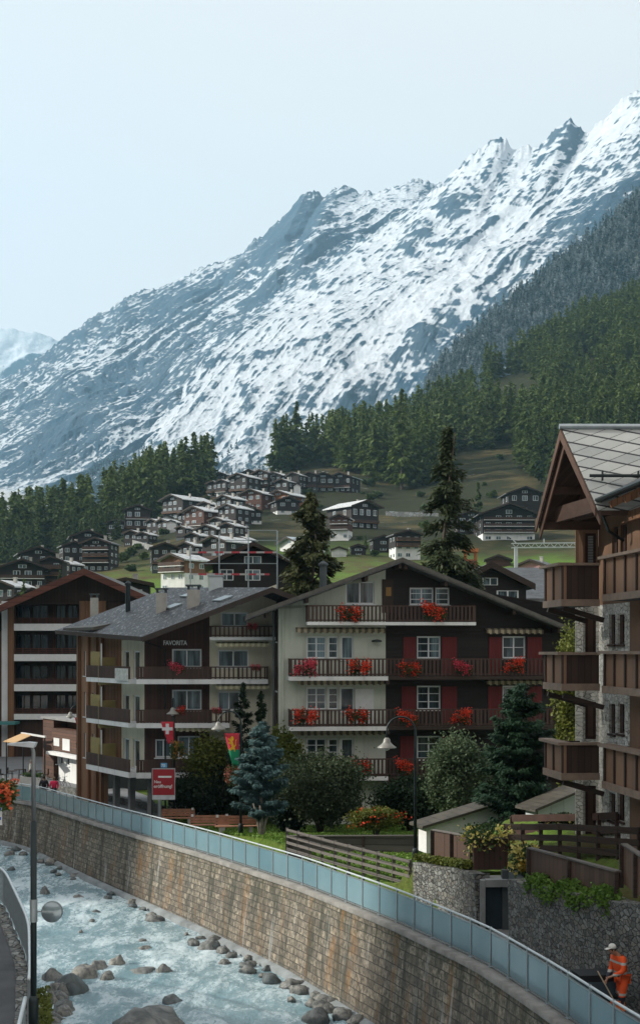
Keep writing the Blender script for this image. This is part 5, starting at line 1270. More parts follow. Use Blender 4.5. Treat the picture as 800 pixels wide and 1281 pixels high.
a = P(672, 1050, 53); b = P(740, 1050, 54); shed('small pale panelled shed with sloping roof between the dark conifer and the stone chalet', (a.x, a.y), (b.x, b.y), a.z, 1.2, 2.15, m_board('pale_panels', (.46, .50, .52), .8, 'v', gap=.03, var=.1), MT['roof_brown'])

# ------------------------------------------------------------------ people
def skinned(name, pts, edges, m, parent, sub=1):
    """pts: list of (x, y, z, radius)"""
    me = bpy.data.meshes.new(name); me.from_pydata([p[:3] for p in pts], edges, []); me.update()
    o = bpy.data.objects.new(name, me); COL.objects.link(o)
    o.modifiers.new('skin', 'SKIN'); ss = o.modifiers.new('sub', 'SUBSURF'); ss.levels = sub; ss.render_levels = sub
    if not me.skin_vertices: bpy.context.view_layer.objects.active = o
    sv = me.skin_vertices[0].data
    for i, p in enumerate(pts):
        r = p[3] if isinstance(p[3], (tuple, list)) else (p[3], p[3]); sv[i].radius = r; sv[i].use_root = (i == 0)
    dg = bpy.context.evaluated_depsgraph_get(); dg.update(); ev = bpy.data.meshes.new_from_object(o.evaluated_get(dg)); bpy.data.objects.remove(o)
    ev.name = name; ev.materials.clear(); return mesh_obj(name, ev, m, parent, True)
SKIN = m_plain('skin', (.36, .19, .12), .6, .1, 6, .02)
def person(label, loc, rz, h, jacket, trouser, lean=.0, arms='walk', stride=.22, cap=None, hair=(.03, .02, .015), vest=None, nod=0.0, boots=(.015, .014, .014)):
    """built facing local -Y, origin between the feet"""
    s = h / 1.76; r = thing('person', label, 'person', loc, rz); r.scale = (s, s, s)
    yl = lambda z: -lean * max(0, z - .9)
    hip = (0, 0, .95); che = (0, yl(1.32), 1.32); nk = (0, yl(1.5) - .01, 1.50); hd = (0, yl(1.62) - .02 - nod * .1, 1.62 - nod * .03)
    st = stride
    A = {'walk': [((.20, yl(1.43), 1.42), (.27, yl(1.15)+.10, 1.16), (.27, yl(1)-.08, .93)), ((-.20, yl(1.43), 1.42), (-.27, yl(1.15)-.06, 1.16), (-.27, yl(1)+.10, .92))],
         'work': [((.20, yl(1.43), 1.42), (.28, yl(1.2)-.10, 1.14), (.15, -.42, 1.02)), ((-.20, yl(1.43), 1.42), (-.28, yl(1.2)-.04, 1.12), (-.16, -.34, .86))]}[arms]
    Lg = [((.10, 0, .92), (.11, -.06 - st*.3, .50), (.11, -st*.8, .09)), ((-.10, 0, .92), (-.11, .02, .50), (-.11, st*1.0, .10 + st*.15))]
    pts = [(*hip, (.14, .11)), (0, yl(1.12), 1.12, (.125, .10)), (*che, (.165, .115)), (*nk, .055), (*hd[:3], (.072, .09)), (hd[0], hd[1] - .012, hd[2] + .10, (.068, .085))]
    ed = [(0,1),(1,2),(2,3),(3,4),(4,5)]
    for (a, b, c) in A:
        i = len(pts); dirn = (Vector(c) - Vector(b)).normalized(); hnd = Vector(c) + dirn * .08
        pts += [(*a, .058), (*b, .042), (*c, .027), (*hnd, (.038, .018))]; ed += [(2, i), (i, i+1), (i+1, i+2), (i+2, i+3)]
    for (a, b, c) in Lg:
        i = len(pts); pts += [(*a, .085), (*b, .056), (*c, .038), (c[0], c[1] - .13, .04, .035)]; ed += [(0, i), (i, i+1), (i+1, i+2), (i+2, i+3)]
    body = skinned('body', pts, ed, SKIN, r)
    for k, (a, b, c) in enumerate(A):                         # fingers, curled
        dirn = (Vector(c) - Vector(b)).normalized(); base = Vector(c) + dirn * .085; side = dirn.cross(Vector((0, 0, 1)) if abs(dirn.z) < .9 else Vector((0, 1, 0))).normalized(); cur = side.cross(dirn).normalized()
        m = MB()
        for j, ln in enumerate((.068, .078, .072, .056)):
            p0 = base + side * (j - 1.5) * .019 - dirn * .02; p1 = p0 + dirn * ln * .55; p2 = p1 + (dirn * .4 + cur * .8).normalized() * ln * .5; m.tube([p0, p1, p2], [.0095, .009, .007], 6)
        p0 = Vector(c) + dirn * .03 + side * .03; m.tube([p0, p0 + side * .03 + dirn * .02, p0 + side * .035 + dirn * .05 + cur * .02], [.011, .01, .008], 6)
        m.build('fingers', SKIN, body, True)
    # face: nose, ears, eyes, mouth
    hx, hy, hz = hd[0], hd[1], hd[2] + .045
    m = MB(); m.add([(hx, hy-.115, hz-.01), (hx-.016, hy-.088, hz-.03), (hx+.016, hy-.088, hz-.03), (hx, hy-.088, hz+.03)], [(0,1,3),(0,3,2),(0,2,1),(1,2,3)]); m.build('nose', SKIN, body)
    for sx in (-1, 1):
        m = MB(); m.lathe((hx + sx*.076, hy, hz-.025), [(.004, -.03), (.014, -.015), (.016, .01), (.006, .03)], 8); m.build('ear', SKIN, body, True)
        m = MB(); m.lathe((hx + sx*.03, hy-.083, hz+.01), [(.004, -.008), (.011, 0), (.004, .008)], 8); m.build('eye', m_plain('eye_dark', (.02, .015, .012), .3), body, True)
    m = MB(); m.box(hx-.025, hx+.025, hy-.096, hy-.085, hz-.062, hz-.054); m.build('mouth', m_plain('lips', (.25, .08, .07), .5), body)
    jp = [(hip[0], hip[1], .86, (.18, .15)), (0, yl(1.12), 1.12, (.18, .15)), (0, che[1], 1.32, (.205, .16)), (0, nk[1], 1.46, (.085, .08))]; je = [(0,1),(1,2),(2,3)]
    for (a, b, c) in A:
        i = len(jp); jp += [(*a, .088), (*b, .075), (*(Vector(c) - (Vector(c)-Vector(b)).normalized()*.03), .047)]; je += [(2, i), (i, i+1), (i+1, i+2)]
    jk = skinned('jacket', jp, je, jacket, r)
    tp = [(hip[0], hip[1], .93, (.15, .12))]; te = []
    for (a, b, c) in Lg:
        i = len(tp); tp += [(*a, .115), (*b, .092), (*(Vector(c) + Vector((0, 0, .04))), .062)]; te += [(0, i), (i, i+1), (i+1, i+2)]
    tr = skinned('trousers', tp, te, trouser, r)
    for (a, b, c) in Lg:
        skinned('boot', [(c[0], c[1]+.03, c[2]+.04, .05), (c[0], c[1]+.03, c[2]-.03, .05), (c[0], c[1]-.10, max(.035, c[2]-.055), (.048, .035)), (c[0], c[1]-.17, max(.03, c[2]-.06), (.035, .025))], [(0,1),(1,2),(2,3)], m_plain('boot_leather', boots, .5), r)
    if cap is not None:
        m = MB(); m.lathe((hx, hy+.012, hz+.045), [(.092, -.02), (.094, .02), (.08, .06), (.045, .085), (.005, .092)], 16); m.add([(hx-.07, hy-.06, hz+.03), (hx+.07, hy-.06, hz+.03), (hx+.05, hy-.18, hz+.005), (hx-.05, hy-.18, hz+.005), (hx-.07, hy-.06, hz+.04), (hx+.07, hy-.06, hz+.04), (hx+.05, hy-.18, hz+.015), (hx-.05, hy-.18, hz+.015)], [(0,1,2,3),(7,6,5,4),(0,4,5,1),(1,5,6,2),(2,6,7,3),(3,7,4,0)]); m.build('cap', cap, r, True)
    hm = MB(); hm.lathe((hx, hy+.022, hz+.03), [(.05, -.09), (.083, -.05), (.088, .0), (.084, .045), (.05, .085), (.004, .095)], 14); hm.build('hair', m_plain('hair', hair, .7), r, True)
    return r
def m_hivis(name, base, dark, bands, dark_range):
    """orange work cloth with a dark blue zone and pale reflective bands at given heights"""
    t = NT(name); o = t.obj(); z = t.n('SeparateXYZ', {0: o}).outputs[2]; c = t.mix(t.rng(t.noise(o, 7, 4), .3, .7), mulc(base, .8), base)
    c = t.mix(t.math('MULTIPLY', t.math('GREATER_THAN', z, dark_range[0]), t.math('LESS_THAN', z, dark_range[1])), c, dark)
    for b in bands: c = t.mix(t.math('LESS_THAN', t.math('ABSOLUTE', t.math('SUBTRACT', z, b)), .028), c, (.45, .46, .42))
    t.bsdf(c, .75, 0, t.noise(o, 12, 4), .01, .3); return t.m
OR = (.85, .105, .018)
wp = Vector((P(778, 1200, 32.6).x, 32.6, float(pathZ(32.6)) + .02))
person('worker in orange high visibility clothes and white cap, looking down beside the hand cart', wp, R(-68), 1.80, m_hivis('hi_vis_jacket', OR, (.015, .02, .035), (1.32, 1.06), (.80, 1.08)), m_hivis('hi_vis_trousers', OR, (.015, .02, .035), (.56, .30), (.0, .5)), lean=.22, arms='work', stride=.10, cap=m_plain('white_cap', (.62, .62, .58), .7), nod=1.2)
def cart():
    r = thing('hand_cart', 'dark two wheeled hand cart with black lid and glossy grey tub beside the worker', 'cart', (P(746, 1240, 33.2).x, 33.2, float(pathZ(33.2)) + .02), R(8))
    def tub(x0, x1, y, z0, z1, ins, m, nm): k = MB(); k.add([(x0+ins,-y+ins,z0),(x1-ins,-y+ins,z0),(x1-ins,y-ins,z0),(x0+ins,y-ins,z0),(x0,-y,z1),(x1,-y,z1),(x1,y,z1),(x0,y,z1)], [(0,3,2,1),(4,5,6,7),(0,1,5,4),(1,2,6,5),(2,3,7,6),(3,0,4,7)]); return k.build(nm, m, r)
    tub(-.5, .42, .32, .42, .78, .06, m_plain('grey_tub', (.08, .12, .15), .25, .2), 'tub'); tub(-.55, .36, .34, .785, .95, .02, m_plain('black_bags', (.012, .014, .018), .4, .3, 4, .6), 'lid')
    k = MB(); k.box(-.6, .55, -.3, .3, .34, .4); k.build('chassis', MT['iron'], r)
    for y in (-.36, .36):
        k = MB(); k.tube([(0, y-.035, .24), (0, y+.035, .24)], .24, 18); w_ = k.build('wheel', m_plain('rubber', (.012, .012, .012), .8), r, True)
        k = MB(); k.tube([(0, y-.04, .24), (0, y+.04, .24)], .12, 12); k.build('rim', MT['galv'], w_)
    for y in (-.26, .26):
        k = MB(); k.tube([(-.5, y, .38), (-.78, y, .62), (-.85, y, 1.0)], .018, 6); k.build('handle', MT['galv'], r, True)
    k = MB(); k.tube([(-.85, -.26, 1.0), (-.85, .26, 1.0)], .02, 6); k.build('grip', MT['iron'], r)
    k = MB(); k.box(.5, .54, -.3, .3, .35, .6); k.build('front_board', m_plain('white_edge', (.6, .62, .6), .5), r)
cart()
s0 = wp + Vector((-.42, -.05, 0)); r = thing('shovel', 'pale handled shovel with an orange blade held by the worker', 'shovel', s0)
k = MB(); k.tube([(-.20, -.02, 1.12), (.22, -.12, .35)], .016, 6); k.build('handle', m_plain('ash_handle', (.5, .42, .3), .6), r)
k = MB(); k.extr([(.08,-.13,.42),(.42,-.13,.42),(.45,-.13,.2),(.34,-.13,.06),(.16,-.13,.06),(.06,-.13,.2)], (0,-.02,0)); k.build('blade', m_plain('orange_blade', (.7, .16, .04), .6), r)
def far_person(px, label, jk, tr, Y=88, rz=180, hair=(.03,.02,.015), h=1.72, **k):
    X = (px - CX) / F * Y; person(label, Vector((X, Y, max(float(pathZ(Y)) + .015, ground_z(X, Y)))), R(rz), h, m_plain('jacket_cloth', jk, .8), m_plain('trouser_cloth', tr, .8), hair=hair, **k)
far_person(55, 'walker in a black jacket with dark hair beside the walker in pink', (.012, .014, .02), (.02, .022, .03))
far_person(67.5, 'walker in a bright pink jacket on the far riverside path', (.75, .02, .10), (.03, .03, .04), hair=(.25, .17, .09), h=1.66)
# ------------------------------------------------------------------ lamps, banners, signs, benches, terrace
def arc_lamp(label, px, Y, top_py, head_px, head_py, group=None, arc=True):
    X = (px-CX)/F*Y; zb = max(ground_z(X, Y), float(pathZ(Y)) if X < railX(Y) + 3 else -99); r = thing('street_lamp', label, 'street lamp', (X, Y, zb), 0, group)
    zt = P(px, top_py, Y).z - zb; hx = (head_px-px)/F*Y; hz = P(px, head_py, Y).z - zb; rad = abs(hx)/2; sg = math.copysign(1, hx)
    m = MB(); pts = [(0, 0, 0), (0, 0, zt-rad)] + [(sg*rad*(1-math.cos(a)), 0, zt-rad+rad*math.sin(a)) for a in np.linspace(.15, math.pi, 14)] + [(hx, 0, hz+.35)]
    m.tube(pts, [.07, .05] + [.035]*(len(pts)-2), 10); m.lathe((0, 0, 0), [(.12, 0), (.12, .5), (.08, .6)], 12); m.build('pole', MT['iron'], r, True)
    m = MB(); m.lathe((hx, 0, hz), [(.06, .36), (.12, .30), (.14, .2), (.2, .12), (.36, .0), (.36, -.03), (.3, -.02), (.05, .05)][::-1], 18); hd = m.build('lamp_shade', m_plain('lamp_enamel', (.22, .22, .2), .35, .1), r, True)
    m = MB(); m.lathe((hx, 0, hz-.05), [(.02, -.08), (.1, -.04), (.1, .05)], 12); m.build('bulb', m_plain('frosted_glass', (.5, .5, .48), .3), hd, True)
    return r
L1 = arc_lamp('tall arched street lamp in front of the geranium chalet, its shade hanging left', 519, 49.9, 897, 483.5, 935)
L2 = arc_lamp('arched street lamp carrying the red yellow green banner beside the blue spruce', 301, 66, 890, 273, 912)
L3 = arc_lamp('arched street lamp carrying the white cross banner behind the red billboard', 217.5, 76, 874, 216, 893)
L4 = arc_lamp('dark street lamp carrying the starred red and white banner near the white annex', 106, 95.5, 882, 88, 897)
def banner(label, px0, px1, y0, y1, Y, painter, pole_x):
    a = P(px0, y0, Y); b = P(px1, y0, Y); h = (y1-y0)/F*Y; w = b.x-a.x; r = thing('banner', label, 'banner', a)
    n = 14; m = MB(); vs = []
    for i in range(n+1):
        for j in range(5):
            u = j/4; v = i/n; x = w*(u*(1-.55*v) + .55*v*(1 if pole_x > .5 else 0)); vs.append((x, .05*math.sin(v*7 + u*3)*v, -h*v))
    fs = [(i*5+j, i*5+j+1, (i+1)*5+j+1, (i+1)*5+j) for i in range(n) for j in range(4)]
    me = bpy.data.meshes.new('cloth'); me.from_pydata(vs, [], fs); me.update(); o = mesh_obj('cloth', me, painter[0], r, True); s = o.modifiers.new('thick', 'SOLIDIFY'); s.thickness = .006
    for mt in painter[1:]: me.materials.append(mt)
    m = MB(); m.tube([(0-.05, 0, .02), (w+.12, 0, .02)], .015, 6); m.build('rod', MT['iron'], r); return r, w, h
cred = m_plain('banner_red', (.50, .03, .05), .8, .15); cwh = m_plain('banner_white', (.62, .60, .62), .8, .1); cye = m_plain('banner_yellow', (.75, .42, .02), .8, .1); cgr = m_plain('banner_green', (.01, .26, .12), .8, .1)
r, w, h = banner('hanging red pennant with a white cross', 201, 217, 903, 931, 75.8, [cred], 1)
m = MB(); cx, cz = w*.52, -h*.32; m.box(cx-.09, cx+.09, -.06, -.03, cz-.3, cz+.3); m.box(cx-.3, cx+.3, -.059, -.031, cz-.09, cz+.09); m.build('cross', cwh, r)
r, w, h = banner('hanging pennant, red above and green below, with a yellow lion', 280.5, 299, 917.5, 958, 65.8, [cred, cgr], 1)
me = [c for c in r.children if c.name.startswith('cloth')][0].data
for p in me.polygons: p.material_index = 1 if p.center.z < -h*.52 else 0
m = MB()            # heraldic lion rampant, simplified
def bl(pts, y=-.04): m.extr([(w*a, y, -h*b) for a, b in pts], (0, .02, 0))
bl([(.42,.14),(.52,.08),(.62,.12),(.64,.2),(.56,.24),(.62,.34),(.70,.42),(.66,.5),(.56,.5),(.5,.4),(.42,.3),(.44,.22)]); bl([(.46,.2),(.3,.14),(.26,.18),(.42,.27)], -.045); bl([(.46,.28),(.3,.27),(.28,.31),(.45,.34)], -.05)
bl([(.52,.42),(.38,.46),(.36,.54),(.42,.54),(.56,.49)], -.045); bl([(.64,.46),(.66,.56),(.72,.56),(.72,.44)], -.05); bl([(.66,.44),(.8,.38),(.78,.26),(.84,.18),(.76,.2),(.73,.36),(.64,.4)], -.055); m.build('lion', cye, r)
r, w, h = banner('hanging pennant, red left half with white stars and white right half', 93.5, 105.5, 898, 925.5, 95.3, [cred, cwh], 1)
me = [c for c in r.children if c.name.startswith('cloth')][0].data
for i, p in enumerate(me.polygons): p.material_index = 1 if i % 4 >= 2 else 0
m1 = MB(); m2 = MB()
for i in range(5):
    for mm, ux in ((m1, .3), (m2, .72)):
        v = .14 + i*.15; cx = w*(ux*(1-.55*v) + .55*v); cz = -h*v; pts = [(cx + (.075 if k % 2 == 0 else .03)*math.sin(k*math.pi/5), -.07, cz + (.075 if k % 2 == 0 else .03)*math.cos(k*math.pi/5)) for k in range(10)]; mm.extr(pts, (0, .03, 0))
m1.build('stars', cwh, r); m2.build('stars', cred, r)
def basket(label, px, py, Y, w, mat, seed, leaf=True):
    p = P(px, py, Y); s = w/F*Y; r = thing('flower_basket', label, 'flower basket', p)
    k = MB(); k.lathe((0,0,0), [(.05, -.3*s), (.3*s, -.15*s), (.36*s, 0), (.34*s, .01)], 14); k.build('bowl', MT['iron'], r)
    n = 900
    o = mesh_obj('blossoms', clump_mesh('blossoms', 500, s*.9, s*.85, s*.7, .07, seed, .9), mat, r); o.location = (0, -.03, .05*s)
    o = mesh_obj('leaves', clump_mesh('leaves', 800, s*.9, s*.85, s*.75, .07, seed+3, .9), MT['geranium_leaf'], r); o.location = (0, .0, .02)
dk = m_foliage('dusky_petals', (.10, .03, .02), (.32, .10, .06), 6)
basket('round flower basket on the lamp post under the white cross pennant', 221, 934, 75.6, 19, m_foliage('mixed_petals', (.30, .08, .02), (.45, .33, .06), 6), 81)
basket('round flower basket on the lamp post under the yellow lion pennant', 291, 966, 65.6, 20, dk, 84)
basket('dark flower basket on the lamp post under the starred pennant', 105, 932.5, 95.2, 20, m_foliage('wine_petals', (.12, .01, .02), (.30, .04, .06), 6), 87)
for (lx, Y, z_py, side, L_) in ((217.5, 75.8, 937, .2, L3), (301, 65.8, 969, -.4, L2), (106, 95.3, 936, -.1, L4)): pass
basket('bright red and yellow hanging flower basket at the left edge of the frame', 4, 986, 31, 30, m_foliage('basket_petals', (.60, .03, .03), (.80, .45, .12), 7), 90)
# post outside the frame that carries the basket and the blue sign
X = P(-14, 990, 31).x; r = thing('sign_post', 'post at the left frame edge carrying a flower basket and a blue white sign', 'sign', (X, 31, LEFTZ))
k = MB(); k.tube([(0,0,0), (0,0,5.0)], .045, 8); k.tube([(0,0,4.95), (.34,0,4.95)], .015, 6); k.build('post', MT['iron'], r)
a = P(-10, 1003, 31) - Vector((X, 31, LEFTZ)); b = P(3.5, 1032, 31) - Vector((X, 31, LEFTZ)); k = MB(); k.box(a.x, b.x, -.08, -.06, b.z, a.z); s = k.build('sign_plate', MT['white'], r)
k = MB(); k.box(a.x+.01, b.x-.02, -.084, -.081, b.z+.12, b.z+.19); k.box(b.x-.1, b.x-.02, -.084, -.081, a.z-.2, a.z-.13); k.build('sign_marking', m_plain('sign_blue', (.02, .12, .45), .4), s)

# left foreground lamp with traffic mirror
def left_lamp():
    Y = 26.4; X = P(42, 1281, Y).x; r = thing('street_lamp', 'tall slim modern street lamp with flat head in the left foreground', 'street lamp', (X, Y, LEFTZ))
    H_ = P(45, 932, Y).z - LEFTZ; zm = P(43, 1028, Y).z - LEFTZ
    m = MB(); m.tube([(0,0,0), (0,0,zm)], .062, 12); m.lathe((0,0,0), [(.1,0), (.1,.9), (.066,1.0)], 12); m.build('pole', MT['iron'], r, True)
    m = MB(); m.tube([(0,0,zm+.002), (0,0,H_-.14), (-.03,0,H_-.04), (-.12,0,H_)], [.045,.04,.036,.03], 10); m.build('upper_pole', m_plain('grey_steel', (.20, .215, .22), .4, .15, 4, .05, .5), r, True)
    m = MB(); m.extr([(.06,-.11,H_+.045), (-.1,-.11,H_+.06), (-.5,-.11,H_+.03), (-.5,-.11,H_-.0), (.02,-.11,H_-.05)], (0,.22,0)); m.build('lamp_head', m_plain('pale_lamp_head', (.45, .48, .5), .4), r)
    r2 = thing('traffic_mirror', 'round convex traffic mirror clamped to the foreground lamp post', 'mirror', (X, Y, P(63, 1141, Y).z))
    cx = (65-42)/F*Y; rr = 13.2/F*Y
    m = MB(); m.tube([(cx, -.03, 0), (cx, .05, 0)], rr, 28); m.build('mirror_back', m_plain('mirror_shell', (.16, .19, .2), .5), r2, True)
    m = MB(); n = 28
    vs = [(cx, -.085, 0)] + [(cx + rr*.94*k/4*math.cos(a), -.085 + .05*(k/4)**2, rr*.94*k/4*math.sin(a)) for k in range(1, 5) for a in np.linspace(0, 2*math.pi, n, endpoint=False)]
    fs = [(0, 1+i, 1+(i+1) % n) for i in range(n)] + [(1+k*n+i, 1+(k+1)*n+i, 1+(k+1)*n+(i+1) % n, 1+k*n+(i+1) % n) for k in range(3) for i in range(n)]
    m.add(vs, fs); m.build('mirror_face', m_plain('mirror_face', (.30, .36, .38), .22, .1, 3, .03, .6), r2, True)
    m = MB(); m.tube([(0, .02, .0), (cx, .06, 0)], .02, 6); m.tube([(0, 0, -.2), (0, 0, .25)], .075, 10); m.build('bracket', MT['galv'], r2)
left_lamp()

# advertising board
def billboard():
    Y = 74.5; a = P(190, 961.5, Y); b = P(219, 1001, Y); r = thing('billboard', 'red poster board with white lettering beside the path, small blue number plate on top', 'billboard', (a.x, Y, float(pathZ(Y))))
    o = r.location; w = b.x-a.x; z1 = a.z-o.z; z0 = b.z-o.z
    k = MB(); k.box(0, w, 0, .1, z0, z1); k.build('frame', m_plain('board_frame', (.35, .37, .38), .5), r)
    k = MB(); k.box(.04, w-.04, -.012, -.001, z0+.28, z1-.05); k.build('poster', m_plain('poster_red', (.30, .012, .02), .6, .12), r)
    k = MB(); k.box(.35, w-.2, -.02, -.013, z1-.52, z1-.42); k.build('poster_bar', MT['white'], r)
    text_mesh('lettering', 'Neu', .22, MT['white'], r, (.12, -.02, z1-.82), (R(90), 0, 0), .004, bold=True); text_mesh('lettering', 'eröffnung!', .255, MT['white'], r, (.10, -.02, z1-1.08), (R(90), 0, 0), .004, bold=True)
    k = MB(); k.box(.02, w-.02, -.012, -.001, z0+.03, z0+.26); k.build('base_strip', m_plain('pale_strip', (.5, .53, .55), .5), r)
    for x in (.0, w*.33):
        k = MB(); k.tube([(x, .05, 0), (x, .05, z0-.001 if x else z1)], .05 if not x else .1, 10); k.build('post', MT['iron'] if not x else MT['galv'], r)
    k = MB(); k.box(w*.38, w*.65, .0, .04, z1+.05, z1+.3); k.tube([(w*.51, .02, z1), (w*.51, .02, z1+.06)], .02, 6); p = k.build('number_plate', m_plain('plate_blue', (.10, .36, .62), .4), r)
    text_mesh('number', '70', .22, MT['white'], p, (w*.40, -.01, z1+.09), (R(90), 0, 0), .003, bold=True)
billboard()

# benches on the lawn
def bench():
    r = thing('park_bench', 'x', 'bench', (0,0,0)); wd = m_plain('bench_slats', (.36, .18, .11), .7, .25, 3, .2); cn = m_plain('bench_concrete', (.35, .35, .33), .9)
    for x in (-.75, .75):
        k = MB(); k.box(x-.08, x+.08, -.22, .22, 0, .4); k.build('leg', cn, r)
    k = MB()
    for i in range(3): k.box(-1.05, 1.05, -.24+i*.16, -.10+i*.16, .401, .45)
    k.build('seat', wd, r)
    k = MB()
    for i in range(3): k.box(-1.05, 1.05, .25+i*.02, .29+i*.02, .5+i*.14, .62+i*.14)
    k.build('backrest', wd, r)
    for x in (-.95, .95):
        k = MB(); k.box(x-.04, x+.04, .292, .33, .3, .95); k.build('support', MT['iron'], r)
    k = MB(); k.box(-.99, -.86, .2, .24, .84, .97); k.box(.86, .99, .2, .24, .84, .97); k.build('reflector', MT['white'], r)
    return r
bn = bench()
for i, (px, Y, rz, lab) in enumerate(((262, 71.5, 4, 'brown slatted bench on the lawn, the middle one of three'), (295, 67.0, 6, 'brown slatted bench on the lawn nearest the blue spruce'), (220, 75.5, 2, 'brown slatted bench right behind the red poster board'))):
    o = bn if i == 0 else copy_tree(bn); X = (px-CX)/F*Y; o.location = (X, Y, ground_z(X, Y)); o.rotation_euler = (0, 0, R(rz)); o['label'] = lab; o['group'] = 'park benches on the lawn'

# low kerb wall along the far road, lawn
r = thing('garden_wall', 'knee high rubble wall curving along the far road before the lettered hotel', 'stone wall')
wallstrip(r, [(-9.6, 80.2, PZf(80), PZf(80)+.62), (-12.2, 85, PZf(85), PZf(85)+.6), (-15.4, 90.5, PZf(90), PZf(90)+.6), (-18.9, 95.2, PZf(95), PZf(95)+.6)], -.4, MT['rubble'], 'masonry')

# café terrace with awning at the far left
def cafe():
    Y = 106.0; org = P(4, 965, Y); org.z = max(ground_z(org.x, Y), float(pathZ(Y)))
    r = thing('cafe_pergola', 'white framed café pergola with a sand coloured sloping awning at the far left', 'pergola', org)
    p = [P(4, 927.5, 103), P(19, 929, 102), P(39, 920, 105), P(27, 917.5, 107)]; k = W(org); k.extr(p, (0, 0, -.05)); k.build('awning', m_plain('sand_awning', (.55, .36, .18), .8, .1), r)
    k = W(org); k.beam(P(27, 917.3, 106.9), P(57, 922, 104), .14, .14); k.build('beam', MT['white'], r)
    for px, y0, Y_ in ((29, 920, 106), (56, 923, 104), (8, 927, 103)):
        q = P(px, y0, Y_); k = W(org); k.tube([q, (q.x, q.y, org.z)], .05, 8); k.build('post', MT['iron'], r)
    for i, (px, Y_) in enumerate(((15, 104), (24, 105), (46, 104))):
        q = P(px, 950, Y_); t = thing('cafe_table', 'dark café table under the sand coloured awning', 'table', (q.x, Y_, ground_z(q.x, Y_) + .02), 0, 'café tables under the awning')
        k = MB(); k.lathe((0,0,0), [(.4,.72),(.4,.75)], 14); k.build('table_top', MT['wood_dark'], t); k = MB(); k.lathe((0,0,0), [(.25,0),(.25,.03),(.03,.05),(.03,.719)], 10); k.build('leg', MT['iron'], t)
        for sx in (-.7, .7):
            c = thing('cafe_chair', 'dark café chair at a table under the sand coloured awning', 'chair', (q.x+sx, Y_, ground_z(q.x, Y_) + .02), R(90 if sx > 0 else -90), 'café chairs under the awning')
            k = MB(); k.box(-.2,.2,-.2,.2,.43,.46); k.build('seat', MT['wood_dark'], c); k = MB(); k.box(-.2,.2,-.21,-.18,.461,.9); k.build('backrest', MT['wood_dark'], c)
            for ax in (-.17,.17):
                for ay in (-.17,.17): k = MB(); k.tube([(ax,ay,0),(ax,ay,.429)], .015, 6); k.build('leg', MT['iron'], c)
    far_person(38.5, 'café guest in a pale grey top standing under the awning', (.42, .42, .40), (.03, .03, .035), Y=103, rz=90, hair=(.3, .28, .25), stride=.05)
    q = P(40, 965, 100); k = MB(); k.box(-.9, .9, -.25, .25, 0, .75); t = thing('planter', 'long concrete planter at the edge of the café terrace', 'planter', (q.x, 100, ground_z(q.x, 100) + .02), R(-20)); k.build('trough', MT['concrete'], t)
    o = mesh_obj('leaves', clump_mesh('leaves', 500, 1.8, .5, .4, .1, 95, .2), MT['geranium_leaf'], t); o.location = (0, 0, .85)
cafe()
ys = np.arange(91, 124, 1.0); rows = []
for k in range(10):
    x0 = np.maximum(railX(np.minimum(ys, 107.5)) + 1.0, -58); x1 = np.interp(ys, [91, 96, 124], [-15.8, -19.5, -24]); xx = x0 + (x1-x0)*k/9
    rows.append([(x, y, max(ground_z(x, y), float(pathZ(y)) - .1) + .09) for x, y in zip(xx, ys)])
o = strip('road', rows, ys, np.arange(10)*1.0, MT['asphalt_path']); tag(o, kind='structure')
# bicycle leaning on the annex
def bicycle():
    q = P(76, 972, 96.6); r = thing('bicycle', 'bicycle leaning against the white annex wall', 'bicycle', (q.x, 96.8, max(float(pathZ(96.6)), ground_z(q.x, 96.8)) + .02), R(-30)); ir = MT['iron']
    for x in (-.52, .52):
        k = MB(); k.tube([(x + .33*math.cos(a), 0, .34 + .33*math.sin(a)) for a in np.linspace(0, 2*math.pi, 21)], .018, 6, False); k.build('wheel', ir, r, True)
    k = MB(); A_, B_, C_, D_, E_ = (-.52,0,.34), (-.18,0,.82), (.36,0,.84), (-.05,0,.34), (.52,0,.34)
    for a, b in ((A_,D_),(D_,B_),(A_,B_),(B_,C_),(D_,C_),(C_,E_)): k.tube([a, b], .016, 6)
    k.build('frame', ir, r)
    k = MB(); k.tube([(.36,0,.84),(.33,0,1.0)], .014, 6); k.tube([(.3,-.28,1.02),(.34,0,1.0),(.3,.28,1.02)], .014, 6); k.build('handlebar', MT['galv'], r)
    k = MB(); k.box(-.32,-.08,-.07,.07,.88,.93); k.tube([(-.18,0,.8),(-.19,0,.88)], .014, 6); k.build('saddle', ir, r)
bicycle()
